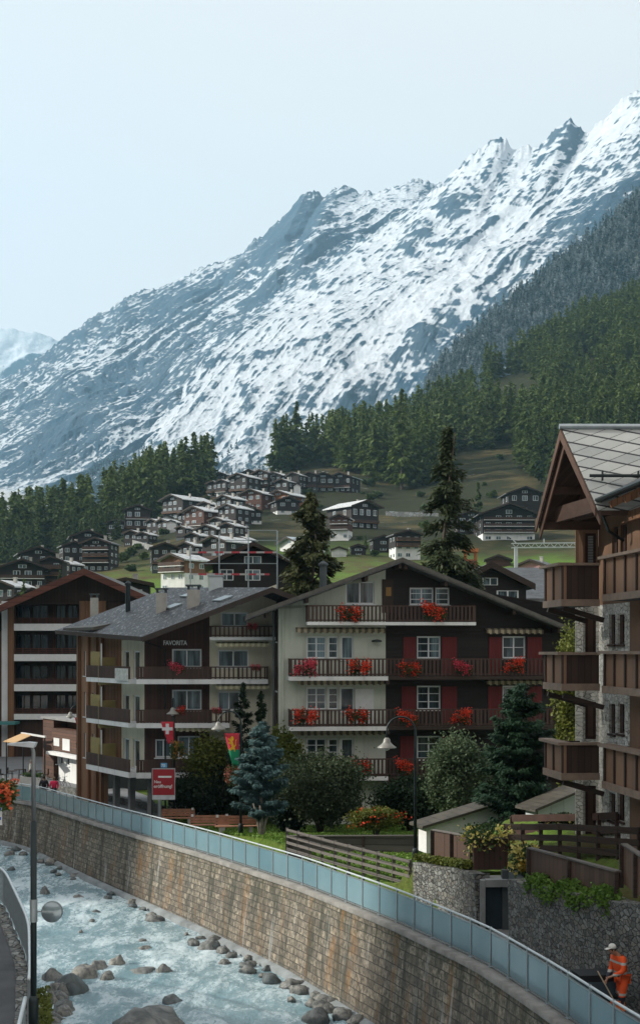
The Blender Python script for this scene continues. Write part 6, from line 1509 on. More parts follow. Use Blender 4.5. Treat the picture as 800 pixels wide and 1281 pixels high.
# ------------------------------------------------------------------ the village on the slope
def _unit_window():
    k = MB(); k.box(-.5,.5,-.06,0,0,1); f = k.build('window', MT['frame_white']); fm = f.data; bpy.data.objects.remove(f)
    k = MB()
    for x in (-.43, .04): k.box(x, x+.39, -.075, -.061, .07, .93)
    p = k.build('pane', MT['glass']); pm = p.data; bpy.data.objects.remove(p); return fm, pm
WF, WP = _unit_window(); WFD = WF.copy(); WFD.materials.clear(); WFD.materials.append(MT['wood_brown'])
MT['lit_wood'] = m_board('sunlit_timber', (.20, .08, .035), .25, 'h'); MT['pink'] = m_plain('pink_plaster', (.5, .28, .28), .9, .1); MT['roof_blue'] = m_shingle('blue_grey_roof', (.30, .36, .40), .5, .12)  # lit_wood: orange sunlight put into the timber colour
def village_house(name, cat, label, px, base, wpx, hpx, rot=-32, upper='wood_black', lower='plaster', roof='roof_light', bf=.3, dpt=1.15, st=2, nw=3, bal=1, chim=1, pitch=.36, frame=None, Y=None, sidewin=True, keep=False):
    if Y is None: g = on_ground(px, base)
    else: g = Vector(((px-CX)/F*Y, Y, CZ + (HY-base)/F*Y))
    wpx *= 1.12; hpx *= 1.1
    if lower == 'plaster' and bf < .35 and not keep and upper != 'plaster': lower = ('wood_black', 'plaster', 'concrete_dark', 'wood_dark')[int(px*3 + base) % 4]
    if upper == 'wood_dark': upper = 'wood_black'
    s = g.y / F; c, sn = math.cos(R(rot)), abs(math.sin(R(rot)))
    w = wpx * s / (c + sn * dpt * .75); d = w * dpt; Ht = hpx * s; rise = w/2 * pitch; e = max(Ht - rise, Ht*.5)
    r = thing(name, label, cat, g + Vector((0, 0, -.2)), R(rot), 'houses of the village on the slope'); bh = e*bf; hw = w/2
    k = MB(); k.box(-hw, hw, 0, d, -6, bh); k.build('ground_floor', MT[lower], r)
    k = MB(); k.extr([(-hw-.1, -.15, bh+.002), (hw+.1, -.15, bh+.002), (hw+.1, -.15, e), (0, -.15, e+rise), (-hw-.1, -.15, e)], (0, d+.3, 0)); k.build('timber_wall', MT[upper], r)
    ov = w*.12; sl = rise/hw; k = MB()
    eL = Vector((-hw-ov, -ov*1.3, e - ov*sl + .15)); ap = Vector((0, -ov*1.3, e+rise+.15)); eR = Vector((hw+ov, -ov*1.3, e - ov*sl + .15)); dz = Vector((0,0,.32))
    k.extr([eL + dz, ap + dz, eR + dz, eR, ap, eL], (0, d + ov*2.2, 0)); rf = k.build('roof', MT[roof], r)
    k = MB(); 
    for a, b in ((eL, ap), (ap, eR)): k.extr([a + Vector((0,-.02,-.12)), b + Vector((0,-.02,-.12)), b + dz + Vector((0,-.02,.05)), a + dz + Vector((0,-.02,.05))], (0, -.14, 0))
    k.build('verge_board', MT['wood_dark'], rf)
    if chim:
        k = MB(); x = w*.18; k.box(x-.35, x+.35, d*.45, d*.45+.7, e+rise*.4, e+rise+1.1); k.box(x-.42, x+.42, d*.45-.07, d*.45+.77, e+rise+1.102, e+rise+1.25); k.build('chimney', MT['chimney'], rf)
    rs = random.Random(int(px*7+base)); fh = e / st
    def put(x, y, z, ww, wh, rz):
        o = bpy.data.objects.new('window', WF if frame is None else WFD); COL.objects.link(o); o.parent = r; o.location = (x, y, z); o.scale = (ww, 1, wh); o.rotation_euler = (0, 0, rz)
        q = bpy.data.objects.new('pane', WP); COL.objects.link(q); q.parent = o
    for f_ in range(st):
        z = fh*f_ + fh*.30; yy = -.16 if z > bh else -.01
        for i in range(nw):
            if rs.random() < .12: continue
            x = -hw + w*(i+.5)/nw; put(x, yy, z, min(w/nw*.55, 1.9) * rs.uniform(.7, 1.15), fh*.48, 0)
        if sidewin:
            for i in range(2): put((hw + (.11 if z > bh else .01)) * (1 if rot < 0 else -1), d*(i+.6)/2.3, z, min(1.6, d*.22), fh*.45, R(90 if rot < 0 else -90))
    if nw > 1 and rise > 1.3: put(0, -.16, e + .1, min(2.0, w*.22), rise*.42, 0)
    for b in range(bal):
        z = bh + (e-bh) * (b+.02)/max(1, bal) + (0 if b else .12)
        k = MB(); k.box(-hw*.96, hw*.96, -1.25, -.16, z, z+.16); bo = k.build('balcony', MT['plaster'] if upper != 'wood_black' or rs.random() < .4 or keep else MT['wood_brown'], r)
        k = MB(); k.box(-hw*.96, hw*.96, -1.25, -1.19, z+.25, z+1.0); k.box(-hw*.96, -hw*.96+.06, -1.18, -.17, z+.25, z+1.0); k.box(hw*.96-.06, hw*.96, -1.18, -.17, z+.25, z+1.0); k.build('balcony_railing', MT['wood_rail'], bo)
    return r
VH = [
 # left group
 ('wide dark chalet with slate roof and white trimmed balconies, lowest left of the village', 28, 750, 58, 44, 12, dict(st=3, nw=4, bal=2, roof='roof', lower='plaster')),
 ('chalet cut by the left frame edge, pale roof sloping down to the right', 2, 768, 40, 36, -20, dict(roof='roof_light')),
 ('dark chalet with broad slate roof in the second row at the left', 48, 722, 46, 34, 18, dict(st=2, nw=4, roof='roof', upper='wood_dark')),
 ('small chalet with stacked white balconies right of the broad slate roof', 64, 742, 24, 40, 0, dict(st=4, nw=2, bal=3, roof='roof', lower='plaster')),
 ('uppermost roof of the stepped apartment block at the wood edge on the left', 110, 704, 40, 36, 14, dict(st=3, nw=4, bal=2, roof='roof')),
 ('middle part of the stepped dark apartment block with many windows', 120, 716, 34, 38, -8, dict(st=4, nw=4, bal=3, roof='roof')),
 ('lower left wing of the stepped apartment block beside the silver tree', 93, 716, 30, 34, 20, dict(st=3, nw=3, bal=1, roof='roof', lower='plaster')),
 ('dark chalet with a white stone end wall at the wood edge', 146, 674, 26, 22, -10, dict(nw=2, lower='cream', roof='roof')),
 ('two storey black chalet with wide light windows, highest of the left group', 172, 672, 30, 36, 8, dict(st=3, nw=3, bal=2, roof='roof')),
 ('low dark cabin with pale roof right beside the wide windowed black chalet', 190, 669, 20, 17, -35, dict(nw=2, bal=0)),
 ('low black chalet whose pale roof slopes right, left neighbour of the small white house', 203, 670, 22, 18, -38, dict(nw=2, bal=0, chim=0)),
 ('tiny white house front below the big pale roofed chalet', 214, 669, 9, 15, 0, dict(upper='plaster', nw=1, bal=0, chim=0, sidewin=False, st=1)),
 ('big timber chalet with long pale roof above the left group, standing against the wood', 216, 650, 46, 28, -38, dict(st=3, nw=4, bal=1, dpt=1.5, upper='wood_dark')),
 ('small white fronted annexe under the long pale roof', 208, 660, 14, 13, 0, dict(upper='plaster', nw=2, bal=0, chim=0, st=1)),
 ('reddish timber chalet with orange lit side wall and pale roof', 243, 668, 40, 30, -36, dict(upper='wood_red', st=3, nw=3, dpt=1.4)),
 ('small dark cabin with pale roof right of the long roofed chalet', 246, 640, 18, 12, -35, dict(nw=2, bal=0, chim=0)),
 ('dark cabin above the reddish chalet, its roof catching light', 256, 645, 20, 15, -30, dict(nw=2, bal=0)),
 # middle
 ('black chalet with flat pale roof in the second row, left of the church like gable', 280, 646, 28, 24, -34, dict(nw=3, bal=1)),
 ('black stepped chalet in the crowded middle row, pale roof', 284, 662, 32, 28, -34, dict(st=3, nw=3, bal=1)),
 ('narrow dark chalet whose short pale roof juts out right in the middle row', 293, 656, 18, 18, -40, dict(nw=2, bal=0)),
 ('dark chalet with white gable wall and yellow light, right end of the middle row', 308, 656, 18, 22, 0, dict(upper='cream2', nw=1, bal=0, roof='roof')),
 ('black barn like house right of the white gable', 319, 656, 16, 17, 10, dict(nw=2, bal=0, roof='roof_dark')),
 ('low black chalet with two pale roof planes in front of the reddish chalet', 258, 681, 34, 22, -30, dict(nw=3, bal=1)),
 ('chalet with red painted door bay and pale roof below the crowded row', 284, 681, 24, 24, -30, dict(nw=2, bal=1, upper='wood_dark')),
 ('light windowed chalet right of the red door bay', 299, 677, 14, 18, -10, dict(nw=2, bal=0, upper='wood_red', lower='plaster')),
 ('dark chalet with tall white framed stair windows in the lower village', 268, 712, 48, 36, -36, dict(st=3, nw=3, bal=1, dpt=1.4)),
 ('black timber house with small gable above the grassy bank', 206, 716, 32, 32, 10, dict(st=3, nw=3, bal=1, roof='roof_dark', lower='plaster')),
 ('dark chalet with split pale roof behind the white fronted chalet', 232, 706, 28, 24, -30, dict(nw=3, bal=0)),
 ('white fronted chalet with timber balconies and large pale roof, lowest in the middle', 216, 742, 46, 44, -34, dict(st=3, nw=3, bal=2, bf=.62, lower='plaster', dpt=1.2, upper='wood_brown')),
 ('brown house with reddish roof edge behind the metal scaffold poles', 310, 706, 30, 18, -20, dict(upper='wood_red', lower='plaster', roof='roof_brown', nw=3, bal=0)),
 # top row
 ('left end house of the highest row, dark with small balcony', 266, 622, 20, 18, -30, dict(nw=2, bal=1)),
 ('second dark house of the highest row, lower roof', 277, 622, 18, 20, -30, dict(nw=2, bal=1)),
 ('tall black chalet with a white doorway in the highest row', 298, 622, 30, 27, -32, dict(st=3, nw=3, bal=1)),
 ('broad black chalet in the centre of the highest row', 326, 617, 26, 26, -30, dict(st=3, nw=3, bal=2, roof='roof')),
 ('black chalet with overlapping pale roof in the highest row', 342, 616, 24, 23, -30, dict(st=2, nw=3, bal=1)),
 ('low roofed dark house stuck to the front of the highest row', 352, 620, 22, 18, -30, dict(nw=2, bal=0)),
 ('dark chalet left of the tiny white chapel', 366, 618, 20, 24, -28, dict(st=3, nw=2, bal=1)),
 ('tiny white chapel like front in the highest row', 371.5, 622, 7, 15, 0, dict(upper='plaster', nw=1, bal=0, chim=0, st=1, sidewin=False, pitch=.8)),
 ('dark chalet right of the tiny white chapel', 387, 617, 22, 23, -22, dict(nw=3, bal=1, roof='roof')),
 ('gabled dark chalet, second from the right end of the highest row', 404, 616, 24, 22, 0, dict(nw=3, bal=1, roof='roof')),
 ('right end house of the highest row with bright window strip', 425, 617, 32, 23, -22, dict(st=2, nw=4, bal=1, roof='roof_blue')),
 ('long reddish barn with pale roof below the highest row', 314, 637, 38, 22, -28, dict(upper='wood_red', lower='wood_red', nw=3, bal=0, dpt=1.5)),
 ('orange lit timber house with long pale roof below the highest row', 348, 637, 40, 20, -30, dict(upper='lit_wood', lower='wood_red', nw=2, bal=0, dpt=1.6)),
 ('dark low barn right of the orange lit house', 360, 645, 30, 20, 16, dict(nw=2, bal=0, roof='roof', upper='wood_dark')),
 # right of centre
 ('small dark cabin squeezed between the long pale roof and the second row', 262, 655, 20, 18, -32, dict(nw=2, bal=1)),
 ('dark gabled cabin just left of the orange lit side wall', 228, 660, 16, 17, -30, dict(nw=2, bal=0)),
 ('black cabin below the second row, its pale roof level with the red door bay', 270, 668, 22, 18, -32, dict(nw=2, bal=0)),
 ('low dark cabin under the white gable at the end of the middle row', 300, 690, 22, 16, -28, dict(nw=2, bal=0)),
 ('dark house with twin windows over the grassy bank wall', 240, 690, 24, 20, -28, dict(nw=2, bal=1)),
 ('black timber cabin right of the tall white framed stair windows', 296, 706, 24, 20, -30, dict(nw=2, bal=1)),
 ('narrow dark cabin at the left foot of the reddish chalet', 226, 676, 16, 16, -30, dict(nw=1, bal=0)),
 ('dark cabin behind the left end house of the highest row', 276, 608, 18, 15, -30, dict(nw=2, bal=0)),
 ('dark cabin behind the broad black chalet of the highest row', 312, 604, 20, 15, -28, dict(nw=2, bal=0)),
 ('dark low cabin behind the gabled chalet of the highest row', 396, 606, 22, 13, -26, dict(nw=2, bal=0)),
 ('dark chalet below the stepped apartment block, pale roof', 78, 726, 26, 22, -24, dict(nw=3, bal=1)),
 ('small dark chalet between the two left hand groups', 164, 684, 22, 18, -20, dict(nw=2, bal=0)),
 ('black cabin under the two storey wide windowed chalet', 178, 682, 20, 14, -24, dict(nw=2, bal=0)),
 ('dark chalet on the lower left among larches', 40, 766, 36, 26, 10, dict(nw=3, bal=1)),
 ('white and red balconied chalet left of the glass fronted house', 424, 675, 24, 28, -12, dict(st=3, nw=3, bal=2, upper='wood_red', lower='plaster', bf=.45)),
 ('large glass fronted house with a long pale roof on the open slope', 456, 664, 50, 34, 34, dict(st=2, nw=4, bal=1, dpt=1.3)),
 ('black barn alone on the meadow under the glass fronted house', 479, 690, 24, 18, 8, dict(upper='wood_black', lower='wood_black', nw=1, bal=0, chim=0, roof='roof_dark')),
 ('white and timber house half hidden by the tall spruce', 510, 700, 32, 32, 10, dict(st=3, nw=3, bal=2, upper='wood_black', lower='plaster', roof='roof', pitch=.3, bf=.5)),
 ('small brown cabin near the conifer on the central meadow', 448, 695, 16, 12, 0, dict(nw=1, bal=0, chim=0, upper='wood_dark', lower='wood_dark')),
 ('low building with pale blue roof behind the scaffold poles', 362, 694, 42, 18, -50, dict(st=1, nw=2, bal=0, roof='roof_blue', lower='plaster', upper='plaster')),
 ('low shed with pale wall at the meadow path', 424, 697, 16, 10, 0, dict(st=1, nw=1, bal=0, chim=0, upper='plaster')),
 ('large white balconied apartment house with blue glass right of the tall spruce', 636, 678, 60, 42, 2, dict(st=4, nw=5, bal=3, upper='wood_black', lower='plaster', roof='roof', bf=.3, keep=True)),
 ('dark chalet with white bay just above the large balconied apartment house', 656, 644, 38, 30, 4, dict(st=2, nw=3, bal=0, roof='roof', upper='wood_dark')),
 ('dark roofed house peeping out left of the large balconied apartment house', 589, 668, 34, 26, 8, dict(nw=3, bal=0, roof='roof_dark', upper='wood_dark')),
 ('low reddish hut in the rocks under the large balconied apartment house', 623, 712, 28, 14, -6, dict(st=1, nw=2, bal=0, chim=0, upper='wood_red', lower='wood_red', roof='roof_brown')),
 ('pink walled house with slate roof below the white truss', 664, 730, 40, 26, -30, dict(st=2, nw=4, bal=0, lower='pink', upper='pink', roof='roof')),
]
for lab, px, by, w, h, rot, kw in VH: village_house('village_chalet', 'house', lab, px, by, w, h, rot, **kw)
# nearer roofs just behind the front row
village_house('house', 'house', 'dark gabled house rising just behind the right roof slope of the geranium chalet', 612, 800, 82, 83, 3, roof='roof', upper='wood_black', lower='wood_black', st=3, nw=2, bal=0, chim=0, Y=104, pitch=.5, sidewin=False)
village_house('house', 'house', 'long house with plain grey roof between geranium chalet and stone chalet', 700, 850, 150, 124, 88, roof='roof', upper='wood_black', lower='wood_black', st=3, nw=1, bal=0, chim=0, Y=125, pitch=.30, dpt=.9, sidewin=False)
village_house('house', 'house', 'dark stepped roofed house behind the scaffold poles and the round pine', 316, 790, 92, 98, 4, roof='roof_dark', upper='wood_black', lower='wood_black', st=3, nw=3, bal=1, Y=150, pitch=.45, chim=0)
village_house('house', 'house', 'low dark garage roofed house under the bright green bank', 158, 776, 54, 46, 6, roof='roof_dark', upper='wood_black', lower='wood_black', st=2, nw=2, bal=0, Y=190, pitch=.2)
q = P(588, 717, 110); r = thing('chimney_stack', 'orange brick chimney with open cap rising right of the tall spruce', 'chimney', (q.x, 110, q.z - 4))
k = MB(); k.box(-.5, .5, -.5, .5, 0, 4 + 1.1); k.build('shaft', m_plain('orange_brick', (.34, .13, .07), .85, .3, 3, .4), r)
k = MB(); k.box(-.6, .6, -.6, .6, 5.7, 6.0); k.build('cap', m_plain('orange_tile', (.42, .16, .06), .8), r)
for i, (x, y) in enumerate(((-.42, -.42), (.42, -.42), (.42, .42), (-.42, .42))): k = MB(); k.box(x-.07, x+.07, y-.07, y+.07, 5.101, 5.699); k.build('cap_leg', m_plain('orange_tile_leg', (.42, .16, .06), .8), r)
# white truss on a mast
def truss():
    Y = 170; a = P(640, 685, Y); r = thing('truss_bridge', 'white lattice beam on a mast in front of the hillside, right of the tall spruce', 'gantry', (a.x, Y, P(645, 745, Y).z - 2))
    o = r.location; k = MB(); b = P(745, 684, Y) - o; a = a - o
    for dz in (0, .55):
        for dy in (0, .6): k.beam(a + Vector((0, dy, dz)), b + Vector((0, dy, dz)), .1, .1)
    n = 22
    for i in range(n):
        p = a.lerp(b, i/n); q = a.lerp(b, (i+1)/n); k.beam(p + Vector((0,0,0 if i % 2 else .55)), q + Vector((0,0,.55 if i % 2 else 0)), .06, .06)
    k.build('lattice_beam', MT['metal_white'], r)
    m_ = P(645.5, 685, Y) - o; k = MB(); k.beam((m_.x, .3, 0), (m_.x, .3, a.z), .42, .42, (0,1,0)); k.build('mast', MT['metal_white'], r)
    for (x, y0) in ((680, 674), (645, 676)):
        p = P(x, 684, Y) - o; q = P(x - (0 if x > 650 else 9), y0 - (0 if x > 650 else 6), Y) - o; k = MB(); k.beam(p + Vector((0,0,.5)), q, .12, .12, (0,1,0)); k.build('antenna', MT['metal_white'], r)
truss()
def scaffold():
    Y = 105; o = P(310, 745, Y); o.z -= 5; r = thing('scaffold', 'thin metal scaffold poles with red and white rails above the roofs left of centre', 'scaffold', o)
    for px, y0 in ((238, 683), (274, 668), (310.5, 662), (346.5, 664), (382, 666)):
        p = P(px, y0, Y) - o; k = MB(); k.tube([(p.x, 0, 0), (p.x, 0, p.z)], .05, 6); k.build('pole', MT['galv'], r)
    rw = m_stripes('red_white_rail', (.50, .07, .09), (.5, .5, .5), 1.3)
    for (x0, x1, y, mt_) in ((238, 346, 691, rw), (238, 337, 718.5, rw), (310, 346, 663.5, MT['galv']), (250, 346, 705, MT['galv']), (280, 346, 676, MT['galv'])):
        a = P(x0, y, Y) - o; b = P(x1, y, Y) - o; k = MB(); k.beam(a, b, .05, .14 if mt_ is rw else .06); k.build('rail', mt_, r)
    a = P(346, 691, Y) - o; b = P(385, 716, Y) - o; k = MB(); k.beam(a, b, .07, .07); k.build('brace', MT['galv'], r)
scaffold()
q = on_ground(181, 668); 
# stone bank wall on the green slope, road with fence on the meadow
a, b, c = on_ground(156, 681), on_ground(186, 690), on_ground(215, 697); r = thing('bank_wall', 'grey stone retaining wall slanting across the bright green bank', 'stone wall', a)
k = MB(); h = Vector((0,0,2.4)); k.extr([Vector((0,0,-1)), b-a+Vector((0,0,-1)), b-a+h, h], (0, 1.2, 0)); k.extr([b-a+Vector((0,0,-1)), c-a+Vector((0,0,-1)), c-a+h*.6, b-a+h], (0, 1.2, 0)); k.build('masonry', m_stone('bank_stone', (.3, .31, .31), .8), r)
a, b = on_ground(482, 645), on_ground(548, 648); r = thing('road_barrier', 'long pale wall along the road on the open meadow left of the tall spruce', 'wall', a)
k = MB(); k.extr([Vector((0,0,-1)), b-a+Vector((0,0,-1)), b-a+Vector((0,0,1.6)), Vector((0,0,1.6))], (0, .5, 0)); k.build('wall', m_stone('pale_road_wall', (.22, .25, .26), .7), r)
a = on_ground(756, 412, 500, 1300); r = thing('chapel', 'tiny white chapel among the trees high on the right hillside', 'chapel', a + Vector((0, 0, 4)))
k = MB(); k.box(-1.6, 1.6, 0, 4, -12, 5); k.extr([(-1.9, -.2, 5), (1.9, -.2, 5), (0, -.2, 7.2)], (0, 4.4, 0)); k.build('nave', MT['plaster'], r); k = MB(); k.box(-3.0, -1.62, 1, 2.4, -12, 7.6); k.lathe((-2.3, 1.7, 7.601), [(.95, 0), (.02, 3)], 4); k.build('tower', MT['plaster'], r)
# ------------------------------------------------------------------ vegetation
def trunk_mb(h, r, seed, lean=.02, limbs=0, spread=.5, fork=None):
    rs = np.random.RandomState(seed); m = MB(); n = 7; pts = [(lean*h*math.sin(i*.9+seed)*i/n, lean*h*math.cos(i*1.3+seed)*i/n, h*i/n - (.3 if i == 0 else 0)) for i in range(n+1)]
    m.tube(pts, [r*(1-.9*i/n) + .01 for i in range(n+1)], 8)
    for j in range(limbs):
        t = .25 + .6*rs.rand(); p = Vector(pts[int(t*n)]); a = rs.rand()*6.28; L_ = spread*(1.1-t*.6)
        q = p + Vector((math.cos(a)*L_*.6, math.sin(a)*L_*.6, L_*.45)); e = p + Vector((math.cos(a)*L_, math.sin(a)*L_, L_*.9)); m.tube([p, q, e], [r*.35, r*.22, r*.08], 5)
    return m
def conifer_mesh(name, h, rad, n, size, seed, base=.08, tiers=14, sparse=.0, droop=.35, power=.85, per=7, wp=1.25):
    """whorls of drooping boughs carrying small needle sprays; boughs differ in length so the outline is ragged"""
    rs = np.random.RandomState(seed); t = np.sort(rs.rand(tiers*per)) ** .9; t = base + (1-base)*t
    L_ = rad * np.clip(1 - t, .02, 1) ** power * (.62 + .5*rs.rand(len(t))) ; L_ *= np.where(rs.rand(len(t)) < sparse, .35, 1)
    L_ *= np.clip((t-base)/.12 + .45, 0, 1)
    ang = rs.rand(len(t))*6.283; wt = L_**wp; idx = rs.choice(len(t), n, p=wt/wt.sum())
    s = rs.rand(n) ** .62; l = L_[idx]*s; a = ang[idx] + rs.normal(size=n)*.16*(1.1-s*.5)
    z = t[idx]*h - droop*l*s + rs.normal(size=n)*h*.008 + l*.12
    p = np.stack([np.cos(a)*l, np.sin(a)*l, z], 1); p[:, :2] += rs.normal(size=(n, 2))*rad*.03
    top = rs.rand(n) < .03; p[top, :2] *= .1; p[top, 2] = h*(.9 + .12*rs.rand(top.sum()))
    nr = np.stack([np.cos(a)*.5, np.sin(a)*.5, .9 + 0*a], 1) + rs.normal(size=(n, 3))*.35; nr /= np.linalg.norm(nr, axis=1)[:, None]
    out = np.stack([np.cos(a), np.sin(a), -.35 + 0*a], 1) + rs.normal(size=(n, 3))*.35; out /= np.linalg.norm(out, axis=1)[:, None]; b = np.cross(nr, out); b /= np.linalg.norm(b, axis=1)[:, None] + 1e-9
    sz = (size*(.6 + .8*rs.rand(n)))[:, None]
    v = np.stack([p - out*sz*.7, p - b*sz*.32, p + out*sz*.9 - [0, 0, 1]*sz*.15, p + b*sz*.32], 1).reshape(-1, 3)
    return np_mesh(name, v, np.arange(4*n).reshape(n, 4))
def bush_points(rs, n, w, d, h, ncl, lobes=.55, shell=.6):
    """clumps set through an uneven egg-shaped volume"""
    u = rs.normal(size=(ncl, 3)); u /= np.linalg.norm(u, axis=1)[:, None]; rr = (shell + (1-shell)*rs.rand(ncl)) * (.78 + .34*rs.rand(ncl))
    c = u*rr[:, None]*[w/2, d/2, h/2] + [0, 0, h/2]; c[:, 2] = np.clip(c[:, 2], h*.06, None)
    idx = rs.randint(0, ncl, n); sig = np.array([w, d, h])*(.055 + .05*rs.rand(ncl))[idx][:, None]; return c[idx] + rs.normal(size=(n, 3))*sig
BARK = m_plain('bark', (.07, .055, .045), .9, .4, 3, .6); BARKP = m_plain('pale_bark', (.22, .2, .17), .9, .35, 3, .6)
F_dark = m_foliage('dark_spruce_needles', (.008, .020, .010), (.028, .055, .022), .5)
F_hill = m_foliage('hill_conifer_needles', (.020, .050, .016), (.12, .17, .05), .12)
F_mix = m_foliage('mixed_wood_needles', (.018, .045, .016), (.13, .18, .045), .035)
F_larch = m_foliage('larch_needles', (.045, .085, .018), (.14, .19, .045), .14)
F_blue = m_foliage('blue_spruce_needles', (.03, .075, .075), (.12, .21, .21), 1.2)
F_shoulder = m_foliage('dusted_forest_needles', (.008, .038, .048), (.028, .085, .10), .02, snow=.5)
F_frost = m_foliage('frosted_forest_needles', (.05, .11, .15), (.36, .47, .54), .012)
F_bush = m_foliage('grey_green_leaves', (.025, .045, .02), (.11, .14, .07), 1.4)
F_yel = m_foliage('yellow_green_leaves', (.05, .075, .012), (.17, .19, .035), 1.2)
F_grass = m_foliage('bright_leaves', (.07, .15, .02), (.18, .30, .05), 2)
def tree(name, label, cat, loc, fol, fm, tr, bm=None, group=None, rz=0):
    r = thing(name, label, cat, loc, rz, group); f = mesh_obj('crown', fol, fm if not fol.materials else None, r)
    o = tr.build('trunk', bm or BARK, r, True); return r
def GP(px, Y, z=None): X = (px-CX)/F*Y; return Vector((X, Y, ground_z(X, Y) if z is None else z))
# near trees
F_tall = m_foliage('tall_spruce_needles', (.016, .030, .013), (.065, .085, .035), .4)
p = GP(560, 97); h = P(560, 543, 97).z - p.z; tree('spruce_tree', 'tall narrow ragged spruce rising behind the apex of the geranium chalet', 'tree', p, conifer_mesh('crown', h, 6.0, 38000, .26, 5, .08, 22, .2, .34, .80, 8, .9), F_tall, trunk_mb(h, .3, 1))
p = GP(389, 100); h = P(389, 624, 100).z - p.z; rs = np.random.RandomState(8)
tree('pine_tree', 'irregular wide pine with yellowish tips behind the left roof slope of the geranium chalet', 'tree', p, conifer_mesh('crown', h, 4.4, 36000, .26, 9, .25, 17, .2, .2, .45, 7, .8), m_foliage('pine_needles', (.028, .042, .014), (.13, .13, .04), .5), trunk_mb(h, .3, 2, limbs=12, spread=2))
p = GP(327, 64.6); h = P(327, 906, 64.6).z - p.z; fm = conifer_mesh('crown', h, 1.8, 32000, .10, 12, .16, 15, .12, -.12, .48, 8)
tr = trunk_mb(h, .1, 3); tr.tube([(0,0,-.2), (.18,.05,.7), (.42,.1,1.5)], [.09,.07,.04], 8); tr.tube([(0,0,-.2), (-.2,.0,.8), (-.4,.1,1.6)], [.09,.06,.03], 8)
tree('blue_spruce', 'silvery blue spruce with forked pale trunk beside the benches', 'tree', p, fm, F_blue, tr, BARKP)
def bush(name, label, px, Y, w_px, y_top, y_bot, fm, n, size, seed, ncl=60, trunk=False, z=None, dd=None, group=None, cat='shrub', flowers=None):
    p = GP(px, Y, z); rs = np.random.RandomState(seed); w = w_px/F*Y; zt = P(px, y_top, Y).z - p.z; zb = max(0.0, P(px, y_bot, Y).z - p.z); h = zt-zb
    pts = bush_points(rs, n, w, dd or w*.85, h, ncl); pts[:, 2] += zb; r = thing(name, label, cat, p, 0, group)
    mesh_obj('foliage', leaf_cloud('foliage', pts, size, rs, (0, -.2, .6)), fm, r)
    m = MB()
    for j in range(5): a = j*1.3 + seed; m.tube([(0,0,-.15), (math.cos(a)*w*.12, math.sin(a)*w*.12, zb + h*.3), (math.cos(a)*w*.3, math.sin(a)*w*.3, zb + h*.7)], [.045 if not trunk else .08, .03, .012], 6)
    m.build('stem', BARK, r, True)
    if flowers:
        f = bush_points(rs, flowers[1], w*1.02, (dd or w*.85)*1.02, h*1.02, 40, shell=.95); f[:, 2] += zb; mesh_obj('blossoms', leaf_cloud('blossoms', f, .07, rs), flowers[0], r)
    return r
bush('round_tree', 'big rounded grey green small leaved tree in front of the cream half of the chalet', 400, 67.5, 106, 944, 1030, F_bush, 30000, .10, 21, 120, True, cat='tree')
p = GP(304, 74); tree('cypress', 'dark upright conifer between the lettered hotel and the geranium chalet', 'tree', p, conifer_mesh('crown', P(304, 858, 74).z-p.z, 1.15, 12000, .13, 31, .03, 16, .1, -.3, .45), F_dark, trunk_mb(5, .1, 4))
p = GP(326, 76.5-2.8); tree('cypress', 'slimmer dark conifer touching the left corner of the geranium chalet', 'tree', p, conifer_mesh('crown', P(326, 868, 73.7).z-p.z, .75, 8000, .13, 33, .03, 16, .1, -.3, .45), F_dark, trunk_mb(5, .1, 5))
bush('shrub', 'yellow green bush left of the banner with the yellow lion', 264, 77, 56, 922, 1000, F_yel, 11000, .12, 41, 60)
bush('shrub', 'dark evergreen hedge behind the three benches', 266, 76.5, 100, 962, 1020, F_dark, 16000, .13, 43, 90, dd=1.6)
bush('shrub', 'yellow green bush between blue spruce and chalet corner', 352, 71.5, 44, 915, 990, F_yel, 8000, .12, 44, 40)
bush('shrub', 'dark low bush right of the blue spruce trunk', 362, 68, 40, 985, 1045, F_dark, 6000, .12, 45, 40)
bush('shrub', 'dark shadowed laurel below the lowest balcony, right of the round tree', 512, 70, 84, 968, 1030, F_dark, 14000, .12, 46, 80)
bush('shrub', 'grey green feathery bush with a pale top right of the arched lamp', 573, 63, 74, 922, 1025, m_foliage('feathery_leaves', (.03, .06, .03), (.14, .19, .10), 1.2), 20000, .10, 47, 80)
p = GP(650, 56, CZ-8.6); tree('conifer', 'big dense dark green conifer left of the stone chalet', 'tree', p, conifer_mesh('crown', P(650, 860, 56).z-p.z, 2.15, 52000, .10, 51, .02, 22, .05, -.2, .46, 9, 1.0), m_foliage('deep_green_needles', (.010, .032, .016), (.032, .080, .038), 1.0), trunk_mb(5.5, .12, 6))
bush('shrub', 'tall leafy climber with yellow tips between the two chalets', 712, 60, 40, 795, 1000, F_yel, 14000, .11, 53, 60, dd=1.5)
bush('flower_bed', 'flower bed of yellow green plants and red roses in front of the round tree', 470, 63, 64, 1012, 1036, F_yel, 8000, .08, 55, 50, cat='flower bed', dd=1.2, flowers=(MT['geranium'], 260))
bush('shrub', 'dark leafy plant with pale yellow flowers in front of the small panelled shed', 705, 46.8, 50, 1020, 1062, F_dark, 7000, .10, 57, 40, z=CZ-6.4, flowers=(MT['yellow_petal'], 260))
bush('shrub', 'low dark shrub at the foot of the big dense conifer', 610, 52, 60, 1030, 1060, F_dark, 7000, .09, 58, 40, z=CZ-7.8)
